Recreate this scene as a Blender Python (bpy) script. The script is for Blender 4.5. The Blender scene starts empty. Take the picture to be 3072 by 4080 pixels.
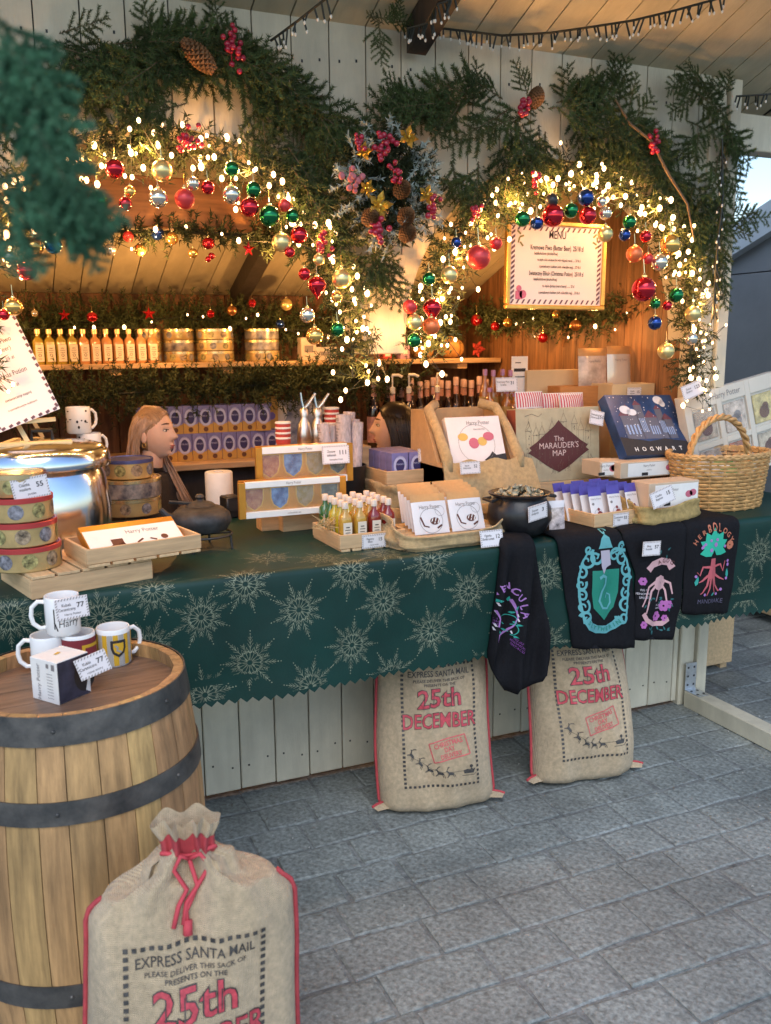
import bpy, bmesh, math, random
from mathutils import Vector, Matrix

RAD, PI = math.radians, math.pi
rnd = random.Random(11)
sc = bpy.context.scene
COL = sc.collection

# ------------------------------------------------------------------ camera
CAM_Z = 1.6
pitch, yaw, roll = RAD(10.717), RAD(23.428), RAD(-0.417)
fw = Vector((math.sin(yaw) * math.cos(pitch), math.cos(yaw) * math.cos(pitch), -math.sin(pitch)))
rt0 = Vector((math.cos(yaw), -math.sin(yaw), 0))
up0 = rt0.cross(fw)
rt = math.cos(roll) * rt0 + math.sin(roll) * up0
up = -math.sin(roll) * rt0 + math.cos(roll) * up0
cam = bpy.data.cameras.new('camera')
cam.sensor_fit = 'VERTICAL'; cam.sensor_height = 32.0; cam.lens = 32.0 * 3570.3 / 4080
cam.clip_start = 0.05; cam.clip_end = 400
cam.dof.use_dof = True; cam.dof.focus_distance = 3.0; cam.dof.aperture_fstop = 4.2
cam_ob = bpy.data.objects.new('camera', cam); COL.objects.link(cam_ob)
m = Matrix((rt, up, -fw)).transposed().to_4x4(); m.translation = (0, 0, CAM_Z)
cam_ob.matrix_world = m
sc.camera = cam_ob

# ------------------------------------------------------------------ sky, sun, exposure
SUN_EL, SUN_AZ = 48, 205      # degrees; azimuth the light comes from (clockwise from +Y)
w = bpy.data.worlds.new('World'); sc.world = w; w.use_nodes = True
wn = w.node_tree.nodes; wl = w.node_tree.links
bgd = wn['Background']
sky = wn.new('ShaderNodeTexSky'); sky.sky_type = 'NISHITA'; sky.sun_disc = False
sky.sun_elevation = RAD(SUN_EL); sky.sun_rotation = RAD(SUN_AZ)
sky.air_density = 1.2; sky.dust_density = .5; sky.ozone_density = 2.2
wl.new(sky.outputs[0], bgd.inputs[0]); bgd.inputs[1].default_value = 0.1
sun = bpy.data.lights.new('sun', 'SUN'); sun.energy = 0.7; sun.angle = RAD(45); sun.color = (1, .95, .88)
sun_ob = bpy.data.objects.new('sun', sun); COL.objects.link(sun_ob)
a, e = RAD(SUN_AZ), RAD(SUN_EL)
d = Vector((math.sin(a) * math.cos(e), math.cos(a) * math.cos(e), math.sin(e)))
sun_ob.rotation_euler = d.to_track_quat('Z', 'Y').to_euler(); sun_ob.location = d * 30
sc.render.engine = 'CYCLES'
sc.view_settings.view_transform = 'Standard'; sc.view_settings.look = 'None'
sc.view_settings.exposure = 1.25; sc.view_settings.gamma = 1
sc.render.resolution_x, sc.render.resolution_y = 771, 1024

# ------------------------------------------------------------------ measuring the photograph
FPX = 3570.3 / 1.84394
def at(px, py, x=None, y=None, z=None):
    """a point of the place: where the sight line through a photo point meets the plane x=, y= or z="""
    r = (px - 833) / FPX * rt - (py - 1106.3) / FPX * up + fw
    t = x / r.x if x is not None else (y / r.y if y is not None else (z - CAM_Z) / r.z)
    return Vector((0, 0, CAM_Z)) + r * t

# ------------------------------------------------------------------ materials
MATS = {}
def mat(name, col=(.5, .5, .5), rough=.6, metal=0, ns=0, na=.25, bump=0, bs=None, st=(1, 1, 1), rand=0, col2=None,
        trans=0, spec=.5, coat=0, alpha=1, emit=0, detail=5, sheen=0, weave=0, sss=0, hue=0, dirt=0):
    if name in MATS: return MATS[name]
    m = bpy.data.materials.new(name); m.use_nodes = True; MATS[name] = m
    n, l = m.node_tree.nodes, m.node_tree.links
    b = n['Principled BSDF']
    b.inputs['Roughness'].default_value = rough; b.inputs['Metallic'].default_value = metal
    b.inputs['Specular IOR Level'].default_value = spec; b.inputs['Coat Weight'].default_value = coat
    b.inputs['Transmission Weight'].default_value = trans; b.inputs['Alpha'].default_value = alpha
    b.inputs['Sheen Weight'].default_value = sheen
    if sss:
        b.inputs['Subsurface Weight'].default_value = sss; b.inputs['Subsurface Radius'].default_value = (.01, .004, .002)
    c = (*col, 1); src = None
    tc = n.new('ShaderNodeTexCoord'); mp = n.new('ShaderNodeMapping'); mp.inputs['Scale'].default_value = st
    l.new(tc.outputs['Object'], mp.inputs[0])
    if ns:
        nz = n.new('ShaderNodeTexNoise'); nz.inputs['Scale'].default_value = ns; nz.inputs['Detail'].default_value = detail
        nz.inputs['Roughness'].default_value = .62
        l.new(mp.outputs[0], nz.inputs['Vector'])
        rp = n.new('ShaderNodeValToRGB'); rp.color_ramp.elements[0].position = .3; rp.color_ramp.elements[1].position = .7
        lo = tuple(max(0, x * (1 - na)) for x in col); hi = col2 or tuple(min(1, x * (1 + na)) for x in col)
        rp.color_ramp.elements[0].color = (*lo, 1); rp.color_ramp.elements[1].color = (*hi, 1)
        l.new(nz.outputs['Fac'], rp.inputs[0]); src = rp.outputs[0]
    if rand:
        oi = n.new('ShaderNodeObjectInfo'); hs = n.new('ShaderNodeHueSaturation')
        mr = n.new('ShaderNodeMapRange'); mr.inputs['To Min'].default_value = 1 - rand; mr.inputs['To Max'].default_value = 1 + rand
        l.new(oi.outputs['Random'], mr.inputs[0]); l.new(mr.outputs[0], hs.inputs['Value'])
        if hue:
            m2 = n.new('ShaderNodeMapRange'); m2.inputs['To Min'].default_value = .5 - hue; m2.inputs['To Max'].default_value = .5 + hue
            ml = n.new('ShaderNodeMath'); ml.operation = 'FRACT'; mm = n.new('ShaderNodeMath'); mm.operation = 'MULTIPLY'; mm.inputs[1].default_value = 7.3
            l.new(oi.outputs['Random'], mm.inputs[0]); l.new(mm.outputs[0], ml.inputs[0]); l.new(ml.outputs[0], m2.inputs[0]); l.new(m2.outputs[0], hs.inputs['Hue'])
        if src: l.new(src, hs.inputs['Color'])
        else: hs.inputs['Color'].default_value = c
        src = hs.outputs[0]
    if dirt and src:
        ge = n.new('ShaderNodeNewGeometry'); dn = n.new('ShaderNodeTexNoise'); dn.inputs['Scale'].default_value = 2.6; dn.inputs['Detail'].default_value = 7; dn.inputs['Roughness'].default_value = .65
        l.new(ge.outputs['Position'], dn.inputs['Vector']); dr = n.new('ShaderNodeMapRange'); dr.inputs['From Min'].default_value = .35; dr.inputs['From Max'].default_value = .62
        dr.inputs['To Min'].default_value = 1 - dirt; dr.inputs['To Max'].default_value = 1.06; l.new(dn.outputs['Fac'], dr.inputs[0])
        mx = n.new('ShaderNodeVectorMath'); mx.operation = 'SCALE'; l.new(src, mx.inputs[0]); l.new(dr.outputs[0], mx.inputs['Scale']); src = mx.outputs[0]
    if src: l.new(src, b.inputs['Base Color'])
    else: b.inputs['Base Color'].default_value = c
    if bump:
        bp = n.new('ShaderNodeBump'); bp.inputs['Strength'].default_value = bump; bp.inputs['Distance'].default_value = .01
        if weave:
            w1 = n.new('ShaderNodeTexWave'); w1.bands_direction = 'X'; w1.inputs['Scale'].default_value = weave; w1.inputs['Distortion'].default_value = 1.5
            w2 = n.new('ShaderNodeTexWave'); w2.bands_direction = 'Z'; w2.inputs['Scale'].default_value = weave; w2.inputs['Distortion'].default_value = 1.5
            l.new(tc.outputs['Object'], w1.inputs['Vector']); l.new(tc.outputs['Object'], w2.inputs['Vector'])
            ad = n.new('ShaderNodeMath'); l.new(w1.outputs['Fac'], ad.inputs[0]); l.new(w2.outputs['Fac'], ad.inputs[1]); l.new(ad.outputs[0], bp.inputs['Height'])
        else:
            n2 = n.new('ShaderNodeTexNoise'); n2.inputs['Scale'].default_value = bs or ns; n2.inputs['Detail'].default_value = 4
            l.new(mp.outputs[0], n2.inputs['Vector']); l.new(n2.outputs['Fac'], bp.inputs['Height'])
        l.new(bp.outputs[0], b.inputs['Normal'])
    if emit:
        b.inputs['Emission Color'].default_value = c; b.inputs['Emission Strength'].default_value = emit
    return m

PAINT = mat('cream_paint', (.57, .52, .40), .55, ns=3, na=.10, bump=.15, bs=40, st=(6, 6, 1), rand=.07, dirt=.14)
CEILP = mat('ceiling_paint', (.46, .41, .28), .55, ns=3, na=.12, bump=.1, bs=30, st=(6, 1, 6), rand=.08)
BROWN = mat('brown_boards', (.20, .095, .04), .6, ns=5, na=.55, bump=.3, bs=9, st=(9, 9, .8), rand=.22)
BROWNX = mat('brown_beam', (.30, .14, .055), .55, ns=4, na=.4, bump=.2, bs=8, st=(.8, 9, 9), rand=.1)
PINE = mat('pine', (.56, .37, .20), .6, ns=5, na=.22, bump=.12, bs=9, st=(1.2, 8, 14), rand=.1)
PINEY = mat('pine_cross', (.58, .40, .22), .6, ns=5, na=.22, bump=.12, bs=9, st=(14, 1.2, 14), rand=.1)
DARKW = mat('dark_stained_wood', (.03, .024, .02), .6, ns=6, na=.3, st=(6, 6, 1), bump=.15)
IRON = mat('dark_iron', (.05, .05, .052), .55, .6, ns=30, na=.4, bump=.15)
BLACKP = mat('black_plastic', (.012, .012, .014), .4)
WIRE = mat('black_green_cable', (.012, .016, .012), .5)
STEEL = mat('polished_steel', (.60, .67, .77), .16, 1, ns=4, na=.08)
BRUSH = mat('brushed_steel', (.60, .58, .56), .3, 1, ns=30, na=.15, st=(1, 1, .05))
GALV = mat('galvanised_steel', (.62, .64, .66), .42, .9, ns=40, na=.2)
WHITE = mat('white_card', (.78, .76, .73), .55, ns=20, na=.05)
CERAM = mat('white_ceramic', (.82, .82, .82), .15, coat=.4)
INK = mat('dark_ink', (.02, .018, .02), .6)
BURL = mat('burlap', (.50, .35, .17), .95, ns=60, na=.22, bump=.5, weave=90, sheen=.2)
BURLS = mat('sack_burlap', (.60, .455, .285), .95, ns=70, na=.2, bump=.55, weave=95, sheen=.2, dirt=.16)
KRAFT = mat('kraft_card', (.48, .30, .15), .7, ns=30, na=.1)

# ------------------------------------------------------------------ geometry
class MB:
    def __init__(s): s.v, s.f = [], []
    def add(s, v, f):
        k = len(s.v); s.v += [tuple(q) for q in v]; s.f += [tuple(i + k for i in q) for q in f]; return s
    def box(s, x0, x1, y0, y1, z0, z1, c=0):
        if not c:
            v = [(x, y, z) for x in (x0, x1) for y in (y0, y1) for z in (z0, z1)]
            return s.add(v, [(0, 1, 3, 2), (4, 6, 7, 5), (0, 4, 5, 1), (2, 3, 7, 6), (0, 2, 6, 4), (1, 5, 7, 3)])
        bm = bmesh.new(); bmesh.ops.create_cube(bm, size=1)
        for q in bm.verts: q.co = ((x0 + x1) / 2 + q.co.x * (x1 - x0), (y0 + y1) / 2 + q.co.y * (y1 - y0), (z0 + z1) / 2 + q.co.z * (z1 - z0))
        bmesh.ops.bevel(bm, geom=bm.edges[:], offset=c, segments=1, affect='EDGES')
        return s.bm(bm)
    def bm(s, bm):
        bm.verts.index_update(); s.add([q.co for q in bm.verts], [[x.index for x in q.verts] for q in bm.faces]); bm.free(); return s
    def cbox(s, c, d, m=None, ch=0):
        k = len(s.v); s.box(-d[0] / 2, d[0] / 2, -d[1] / 2, d[1] / 2, -d[2] / 2, d[2] / 2, ch)
        t = Matrix.Translation(c) @ (m.to_4x4() if m else Matrix())
        s.v[k:] = [tuple(t @ Vector(q)) for q in s.v[k:]]; return s
    def tube(s, pts, r, n=6, caps=True):
        pts = [Vector(p) for p in pts]; k = len(s.v); N = len(pts)
        ref = None
        for i, p in enumerate(pts):
            t = (pts[min(i + 1, N - 1)] - pts[max(i - 1, 0)]); t = t.normalized() if t.length > 1e-9 else Vector((0, 0, 1))
            if ref is None: ref = t.orthogonal().normalized()
            ref = (ref - t * ref.dot(t)); ref = ref.normalized() if ref.length > 1e-6 else t.orthogonal().normalized()
            b = t.cross(ref); rr = r[i] if isinstance(r, (list, tuple)) else r
            for j in range(n):
                an = 2 * PI * j / n; s.v.append(tuple(p + (ref * math.cos(an) + b * math.sin(an)) * rr))
        for i in range(N - 1):
            for j in range(n):
                s.f.append((k + i * n + j, k + i * n + (j + 1) % n, k + (i + 1) * n + (j + 1) % n, k + (i + 1) * n + j))
        if caps: s.f += [tuple(k + j for j in reversed(range(n))), tuple(k + (N - 1) * n + j for j in range(n))]
        return s
    def lathe(s, prof, n=24, c=(0, 0, 0), sx=1, sy=1, caps=True):
        k = len(s.v); N = len(prof)
        for r, z in prof:
            for j in range(n):
                an = 2 * PI * j / n; s.v.append((c[0] + r * sx * math.cos(an), c[1] + r * sy * math.sin(an), c[2] + z))
        for i in range(N - 1):
            for j in range(n): s.f.append((k + i * n + j, k + i * n + (j + 1) % n, k + (i + 1) * n + (j + 1) % n, k + (i + 1) * n + j))
        if not caps: return s
        if prof[0][0] > 1e-4: s.f.append(tuple(k + j for j in reversed(range(n))))
        if prof[-1][0] > 1e-4: s.f.append(tuple(k + (N - 1) * n + j for j in range(n)))
        return s
    def ball(s, c, r, n=16, m=10, sq=(1, 1, 1)):
        k = len(s.v)
        for i in range(m + 1):
            ph = PI * i / m
            for j in range(n):
                an = 2 * PI * j / n
                s.v.append((c[0] + r * sq[0] * math.sin(ph) * math.cos(an), c[1] + r * sq[1] * math.sin(ph) * math.sin(an), c[2] - r * sq[2] * math.cos(ph)))
        for i in range(m):
            for j in range(n): s.f.append((k + i * n + j, k + i * n + (j + 1) % n, k + (i + 1) * n + (j + 1) % n, k + (i + 1) * n + j))
        return s
    def grid(s, fn, us, vs, closed=False):
        k = len(s.v); U, V = len(us), len(vs)
        for v in vs:
            for u in us: s.v.append(tuple(fn(u, v)))
        for j in range(V - 1):
            for i in range(U if closed else U - 1):
                s.f.append((k + j * U + i, k + j * U + (i + 1) % U, k + (j + 1) * U + (i + 1) % U, k + (j + 1) * U + i))
        return s
    def prism(s, poly, a0, a1, ax='y'):
        n = len(poly); g = {'y': lambda p, t: (p[0], t, p[1]), 'z': lambda p, t: (p[0], p[1], t), 'x': lambda p, t: (t, p[0], p[1])}[ax]
        return s.add([g(p, a0) for p in poly] + [g(p, a1) for p in poly],
                     [tuple(range(n)), tuple(range(2 * n - 1, n - 1, -1))] + [(i, i + n, (i + 1) % n + n, (i + 1) % n) for i in range(n)])
    def xf(s, m): s.v = [tuple(m @ Vector(q)) for q in s.v]; return s
    def mesh(s, name, mt, smooth=False):
        me = bpy.data.meshes.new(name); me.from_pydata(s.v, [], s.f); me.validate()
        bm = bmesh.new(); bm.from_mesh(me); bmesh.ops.remove_doubles(bm, verts=bm.verts[:], dist=1e-6) if len(s.v) < 6000 else None
        bmesh.ops.recalc_face_normals(bm, faces=bm.faces[:]) if len(s.v) < 20000 else None
        bm.to_mesh(me); bm.free()
        if mt: me.materials.append(mt)
        if smooth:
            me.polygons.foreach_set('use_smooth', [True] * len(me.polygons))
            if smooth != 2:
                try: me.set_sharp_from_angle(angle=RAD(40))
                except Exception: pass
        return me
    def build(s, name, mt, parent=None, smooth=False, loc=None, rot=None):
        return place(name, s.mesh(name, mt, smooth), parent, loc, rot)

def place(name, me, parent=None, loc=None, rot=None):
    o = bpy.data.objects.new(name, me); COL.objects.link(o)
    if parent is not None: o.parent = parent
    if loc is not None: o.location = loc
    if rot is not None: o.rotation_euler = rot
    return o
def tag(o, label, cat, group=None, kind=None):
    if label: o['label'] = label
    if cat: o['category'] = cat
    if group: o['group'] = group
    if kind: o['kind'] = kind
    return o
def thing(name, label, cat, loc=(0, 0, 0), rz=0, group=None, rot=None):
    o = bpy.data.objects.new(name, None); COL.objects.link(o); o.empty_display_size = .05
    o.location = loc; o.rotation_euler = rot if rot else (0, 0, rz)
    return tag(o, label, cat, group)
def struct(o): o['kind'] = 'structure'; return o
def stuff(o): o['kind'] = 'stuff'; return o
ORD = ['first', 'second', 'third', 'fourth', 'fifth', 'sixth', 'seventh', 'eighth', 'ninth', 'tenth', 'eleventh', 'twelfth', 'thirteenth', 'fourteenth', 'fifteenth', 'sixteenth', 'seventeenth', 'eighteenth', 'nineteenth', 'twentieth']
def ar(n, a, b): return [a + (b - a) * i / (n - 1) for i in range(n)]

# flat print: 2-D shapes laid on a surface function
_TX = {}
def textmesh(s, bold=0):
    if (s, bold) not in _TX:
        cu = bpy.data.curves.new('t', 'FONT'); cu.body = s; cu.offset = bold; cu.resolution_u = 2; cu.align_x = 'CENTER'; cu.align_y = 'CENTER'
        ob = bpy.data.objects.new('t', cu)
        me = bpy.data.meshes.new_from_object(ob)
        _TX[(s, bold)] = ([(q.co.x, q.co.y) for q in me.vertices], [tuple(p.vertices) for p in me.polygons])
        bpy.data.objects.remove(ob); bpy.data.curves.remove(cu); bpy.data.meshes.remove(me)
    return _TX[(s, bold)]
class P2:
    def __init__(s): s.v, s.f = [], []
    def add(s, v, f):
        k = len(s.v); s.v += v; s.f += [tuple(i + k for i in q) for q in f]; return s
    def poly(s, pts): return s.add(list(pts), [tuple(range(len(pts)))])
    def rect(s, x, y, w, h, r=0):
        c, q = math.cos(r), math.sin(r)
        return s.poly([(x + a * c - b * q, y + a * q + b * c) for a, b in ((-w / 2, -h / 2), (w / 2, -h / 2), (w / 2, h / 2), (-w / 2, h / 2))])
    def disc(s, x, y, r, n=14, ry=None): return s.poly([(x + r * math.cos(2 * PI * i / n), y + (ry or r) * math.sin(2 * PI * i / n)) for i in range(n)])
    def ring(s, x, y, r, w, n=24, a0=0, a1=2 * PI, ry=None):
        k = (ry or r) / r
        return s.stroke([(x + r * math.cos(a0 + (a1 - a0) * i / n), y + k * r * math.sin(a0 + (a1 - a0) * i / n)) for i in range(n + 1)], w)
    def stroke(s, pts, w, w1=None):
        N = len(pts); L, Rr = [], []
        for i in range(N):
            a, b = pts[max(i - 1, 0)], pts[min(i + 1, N - 1)]; dx, dy = b[0] - a[0], b[1] - a[1]; q = math.hypot(dx, dy) or 1
            ww = (w if w1 is None else w + (w1 - w) * i / (N - 1)) / 2
            L.append((pts[i][0] - dy / q * ww, pts[i][1] + dx / q * ww)); Rr.append((pts[i][0] + dy / q * ww, pts[i][1] - dx / q * ww))
        return s.add(L + Rr, [(i, i + N, i + N + 1, i + 1) for i in range(N - 1)])
    def text(s, t, x, y, size, r=0, bold=0, sx=1, shear=0):
        v, f = textmesh(t, bold); c, q = math.cos(r), math.sin(r); o = []
        for a, b in v:
            a = (a + shear * b) * size * sx; b *= size; o.append((x + a * c - b * q, y + a * q + b * c))
        return s.add(o, f)
    def arctext(s, t, cx, cy, rad, size, a_mid, a_step, bold=0, flip=False, ell=1):
        n = len(t)
        for i, ch in enumerate(t):
            if ch == ' ': continue
            an = a_mid + ((n - 1) / 2 - i) * a_step * (-1 if flip else 1)
            s.text(ch, cx + rad * math.cos(an), cy + rad * ell * math.sin(an), size, an + (PI / 2 if flip else -PI / 2), bold)
        return s
    def put(s, name, mt, parent, fn, maxlen=None, label=None):
        bm = bmesh.new(); vs = [bm.verts.new((x, y, 0)) for x, y in s.v]
        for q in s.f:
            try: bm.faces.new([vs[i] for i in q])
            except Exception: pass
        if maxlen:
            bmesh.ops.triangulate(bm, faces=bm.faces[:])
            for _ in range(4):
                es = [q for q in bm.edges if q.calc_length() > maxlen]
                if not es: break
                bmesh.ops.subdivide_edges(bm, edges=es, cuts=1)
                bmesh.ops.triangulate(bm, faces=bm.faces[:])
        for q in bm.verts: q.co = fn(q.co.x, q.co.y)
        me = bpy.data.meshes.new(name); bm.to_mesh(me); bm.free(); me.materials.append(mt)
        o = place(name, me, parent)
        if label: o['label'] = label
        return o
def plane_fn(o, ux, uz, n, off=.0012):
    o, ux, uz, n = Vector(o), Vector(ux), Vector(uz), Vector(n)
    return lambda u, v: o + ux * u + uz * v + n * off
def front(y, off=.0012): return lambda u, v: Vector((u, y - off, v))
def ink(name, col, rough=.6, **k): return mat('print_' + name, col, rough, **k)
RED = ink('red', (.55, .03, .05)); PURP = ink('purple', (.16, .12, .42)); GOLDP = ink('gold', (.60, .36, .07), .35, metal=.4)
# ------------------------------------------------------------------ ground
STONE = mat('granite_sett', (.235, .258, .248), .58, ns=60, na=.55, bump=.4, bs=60, rand=.09, hue=.01, detail=8, dirt=.32)
gm = mat('mortar_ground', (.20, .215, .212), .8, ns=45, na=.45, bump=.5, bs=60, dirt=.4)
ground = struct(MB().box(-40, 40, -40, 60, -.3, -.0042).build('ground', gm))
def project(p):
    q = Vector(p) - Vector((0, 0, CAM_Z)); dz = q.dot(fw)
    return (833 + q.dot(rt) / dz * FPX, 1106.3 - q.dot(up) / dz * FPX) if dz > .2 else (-9e3, -9e3)
def sett_mesh(w, d, k):
    r = random.Random(k); b = MB(); e = .006
    j = lambda s: r.uniform(-s, s)
    out = [(-w / 2 + j(.006), -d / 2 + j(.006)), (0, -d / 2 + j(.005)), (w / 2 + j(.006), -d / 2 + j(.006)), (w / 2 + j(.006), d / 2 + j(.006)), (0, d / 2 + j(.005)), (-w / 2 + j(.006), d / 2 + j(.006))]
    top = [(x * (1 - 2 * e / w), y * (1 - 2 * e / d), j(.0015)) for x, y in out]
    v = [(x, y, -.05) for x, y in out] + [(x, y, -.0025) for x, y in out] + top
    f = [tuple(range(12, 18))] + [(i + o, (i + 1) % 6 + o, (i + 1) % 6 + o + 6, i + o + 6) for o in (0, 6) for i in range(6)]
    return b.add(v, f).mesh('paving_stone', STONE)
rs = random.Random(5)
SETT = {}
def setts(y0, y1, pitch, xa, xb, lens, gap, cond):
    n = int((y1 - y0) / pitch)
    for r in range(n):
        y = y0 + (r + .5) * pitch; x = xa + rs.uniform(0, .2)
        while x < xb:
            L = rs.choice(lens); c = (x + L / 2, y); x += L + gap
            q = project((c[0], c[1], 0))
            if not (-140 < q[0] < 1810 and 1250 < q[1] < 2420) or not cond(c): continue
            k = (L, pitch, rs.randrange(3))
            if k not in SETT: SETT[k] = sett_mesh(L, pitch - gap, len(SETT))
            place('paving_stone', SETT[k], ground, (c[0], c[1], rs.uniform(-.002, .002)), (rs.uniform(-.008, .008), rs.uniform(-.006, .006), rs.choice((0, PI)) + rs.uniform(-.015, .015)))
setts(1.112, 2.99, .156, -.3, 3.5, (.16, .19, .21, .23, .25, .28), .010, lambda c: not (c[1] > 2.98 and c[0] < 2.75) and c[0] < 3.3 + (c[1] < 2.6) * 2)
setts(2.97, 5.6, .2, 2.85, 3.93, (.2, .26, .3), .03, lambda c: True)

# ------------------------------------------------------------------ the stall
W = 2.95                      # front plane of the stall wall
CEIL, SL = 2.621, math.tan(RAD(20.7))
def zc(y): return CEIL + (W - y) * SL
ARCH = ((.54, .66), (2.02, .66)); SPR = 1.6
def zlow(x):
    for c, r in ARCH:
        if abs(x - c) < r: return SPR + math.sqrt(max(0, r * r - (x - c) ** 2))
    if 1.2 <= x <= 1.36: return 1.572
    return .95
stall = thing('market_stall', 'cream painted wooden market stall with two arches and a sloping board ceiling', 'stall', (0, 0, 0))
PITCH = .1286
x0s = [.833 + PITCH * k for k in range(-15, 15)]
def strip(xa, xb, y0, y1, low=zlow, top=None):
    xs = ar(7, xa, xb)
    for c, r in ARCH:
        for e in (c - r, c + r):
            if xa < e < xb: xs += [e - .0005, e + .0005]
    xs.sort()
    poly = [(x, low(x)) for x in xs] + [(xb, top or CEIL), (xa, top or CEIL)]
    return MB().prism(poly, y0, y1)
for x in x0s:
    if x > 2.66 or x < -1.0: continue
    strip(x + .0022, min(x + PITCH, 2.69) - .0022, W, W + .016).build('wall_board', PAINT, stall)
b = MB()
for x in x0s:
    if x > 2.66 or x < -1.0: continue
    k = strip(x, min(x + PITCH, 2.69), W + .017, W + .03); b.add(k.v, k.f)
b.build('wall_backing', DARKW, stall)
for c, r in ARCH:             # thickness of each arch
    b = MB(); n = 30
    for i in range(n):
        a0, a1 = PI * i / n, PI * (i + 1) / n; q = []
        for an in (a0, a1):
            for rr in (r - .004, r + .012): q.append((c + rr * math.cos(an), SPR + rr * math.sin(an)))
        b.prism([q[0], q[1], q[3], q[2]], W + .031, W + .16)
    b.build('arch_lining', PAINT, stall)
MB().box(1.21, 1.35, W - .02, W + .14, 1.56, 1.9, .004).build('pendant_post', PAINT, stall)
# base of the stall, one board at a time
for k in range(-14, 17):
    xa = .576 + .13 * k; xb = min(xa + .13, 2.685)
    if xa > 2.66: break
    MB().box(xa + .002, xb - .002, W, W + .018, .022 + .002 * math.sin(k * 2.3), .93, .003).build('base_board', PAINT, stall)
nm = MB()
MB().box(-1.3, 2.69, W + .019, W + .03, .02, .92).build('base_backing', DARKW, stall)
for k in range(-14, 17):
    xa = .576 + .13 * k
    for z in (.12, .62):
        for dx in (.03, .1):
            if xa + dx < 2.68: nm.cbox((xa + dx, W - .0008, z + .01 * math.sin(k * 3 + dx * 50)), (.006, .002, .006))
for x in x0s:
    for dx in (.035, .095):
        if -1 < x < 2.6: nm.cbox((x + dx, W - .0008, 2.5 + .012 * math.sin(x * 40 + dx * 90)), (.006, .002, .009))
stuff(nm.build('nail_heads', IRON, stall))
MB().box(2.687, 2.765, W - .012, W + .1, 0, 2.615, .004).build('corner_post', PAINT, stall)
MB().box(2.768, 2.825, W - .03, W + .02, .0, 2.612, .004).build('corner_trim', PAINT, stall)
# ceiling boards over stall and forecourt; unseen overhang lengthened to shade the upper wall
ROOF_Y0, ROOF_Y1 = 1.6, 4.99
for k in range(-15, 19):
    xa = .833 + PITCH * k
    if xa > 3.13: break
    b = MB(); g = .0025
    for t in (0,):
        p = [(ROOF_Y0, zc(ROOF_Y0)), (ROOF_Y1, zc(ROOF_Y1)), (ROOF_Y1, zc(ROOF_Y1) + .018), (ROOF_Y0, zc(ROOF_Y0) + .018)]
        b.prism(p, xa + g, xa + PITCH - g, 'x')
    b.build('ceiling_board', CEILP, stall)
p = [(ROOF_Y0, zc(ROOF_Y0) + .02), (ROOF_Y1, zc(ROOF_Y1) + .02), (ROOF_Y1, zc(ROOF_Y1) + .06), (ROOF_Y0, zc(ROOF_Y0) + .06)]
MB().prism(p, -1.25, 3.19, 'x').build('roof_covering', DARKW, stall)
p = [(ROOF_Y0, zc(ROOF_Y0) - .03), (ROOF_Y1, zc(ROOF_Y1) - .03), (ROOF_Y1, zc(ROOF_Y1) + .07), (ROOF_Y0, zc(ROOF_Y0) + .07)]
MB().prism(p, 3.192, 3.215, 'x').build('verge_board', PAINT, stall)
MB().box(2.827, 3.19, W + .005, W + .1, 2.36, 2.5, .004).build('purlin', PAINT, stall)
# dark rafters
for x, ya, yb in ((1.38, 1.7, 2.9), (1.25, 3.0, 4.9)):
    p = [(ya, zc(ya) - .003), (yb, zc(yb) - .003), (yb, zc(yb) - .1), (ya, zc(ya) - .1)]
    MB().prism(p, x - .035, x + .035, 'x').build('rafter', DARKW, stall)
# inside: back wall, side wall, beam, shelves
for k in range(-12, 25):
    xa = -.9 + .15 * k
    if xa > 2.7: break
    MB().box(xa + .0015, min(xa + .15, 2.78) - .0015, 4.95, 4.97, 0, 1.86, .003).build('back_board', BROWN, stall)
for k in range(15):
    ya = W + .11 + .125 * k
    if ya > 4.93: break
    yb = min(ya + .125, 4.945)
    MB().prism([(ya + .0015, 0), (yb - .0015, 0), (yb - .0015, zc(yb) - .004), (ya + .0015, zc(ya) - .004)], 2.70, 2.72, 'x').build('side_board', BROWN, stall)
MB().box(2.721, 2.74, W + .11, 4.96, 0, 1.9).build('side_backing', DARKW, stall)
for k in range(15):
    ya = W + .11 + .125 * k
    MB().prism([(ya, 0), (ya + .124, 0), (ya + .124, zc(ya + .124) - .004), (ya, zc(ya) - .004)], -1.22, -1.2, 'x').build('side_board', BROWN, stall)
MB().box(-1.2, 1.24, 3.3, 3.36, 2.0, 2.17, .005).build('tie_beam', BROWNX, stall)
MB().box(-1.3, 2.74, 4.972, 4.99, 0, 1.87).build('back_light_stop', DARKW, stall)  # sheet added behind the back boards to stop light leaking through their gaps
MB().box(-1.15, 2.69, 4.52, 4.945, 1.482, 1.508, .003).build('shelf', PINE, stall)
for x in (.55, 1.1, 1.95, 2.45): MB().box(x - .03, x + .03, 4.54, 4.9, 1.45, 1.481, .003).build('shelf_bracket', PINE, stall)
MB().box(-1.15, 2.69, 4.3, 4.94, 1.0, 1.03, .003).build('back_counter', PINE, stall)
MB().box(-1.15, 2.69, 4.4, 4.93, .02, .999).build('back_counter_front', DARKW, stall)
MB().box(-1.25, 3.1, 2.52, 3.5, .90, .93, .004).build('counter_top', PINE, stall)
for x in (.2, 2.2):
    d = MB(); d.cbox((x, 2.77, .73), (.05, .42, .05), Matrix.Rotation(RAD(-45), 3, 'X')); d.build('counter_bracket', PAINT, stall)
MB().box(2.70, 2.775, 1.75, W - .03, 0, .075, .004).build('sole_beam', PAINT, stall)
gal = MB().box(2.703, 2.762, W - .034, W - .03, .078, .2).box(2.703, 2.762, W - .12, W - .03, .0765, .079); gal.build('angle_bracket', GALV, stall)
b = MB()
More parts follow.
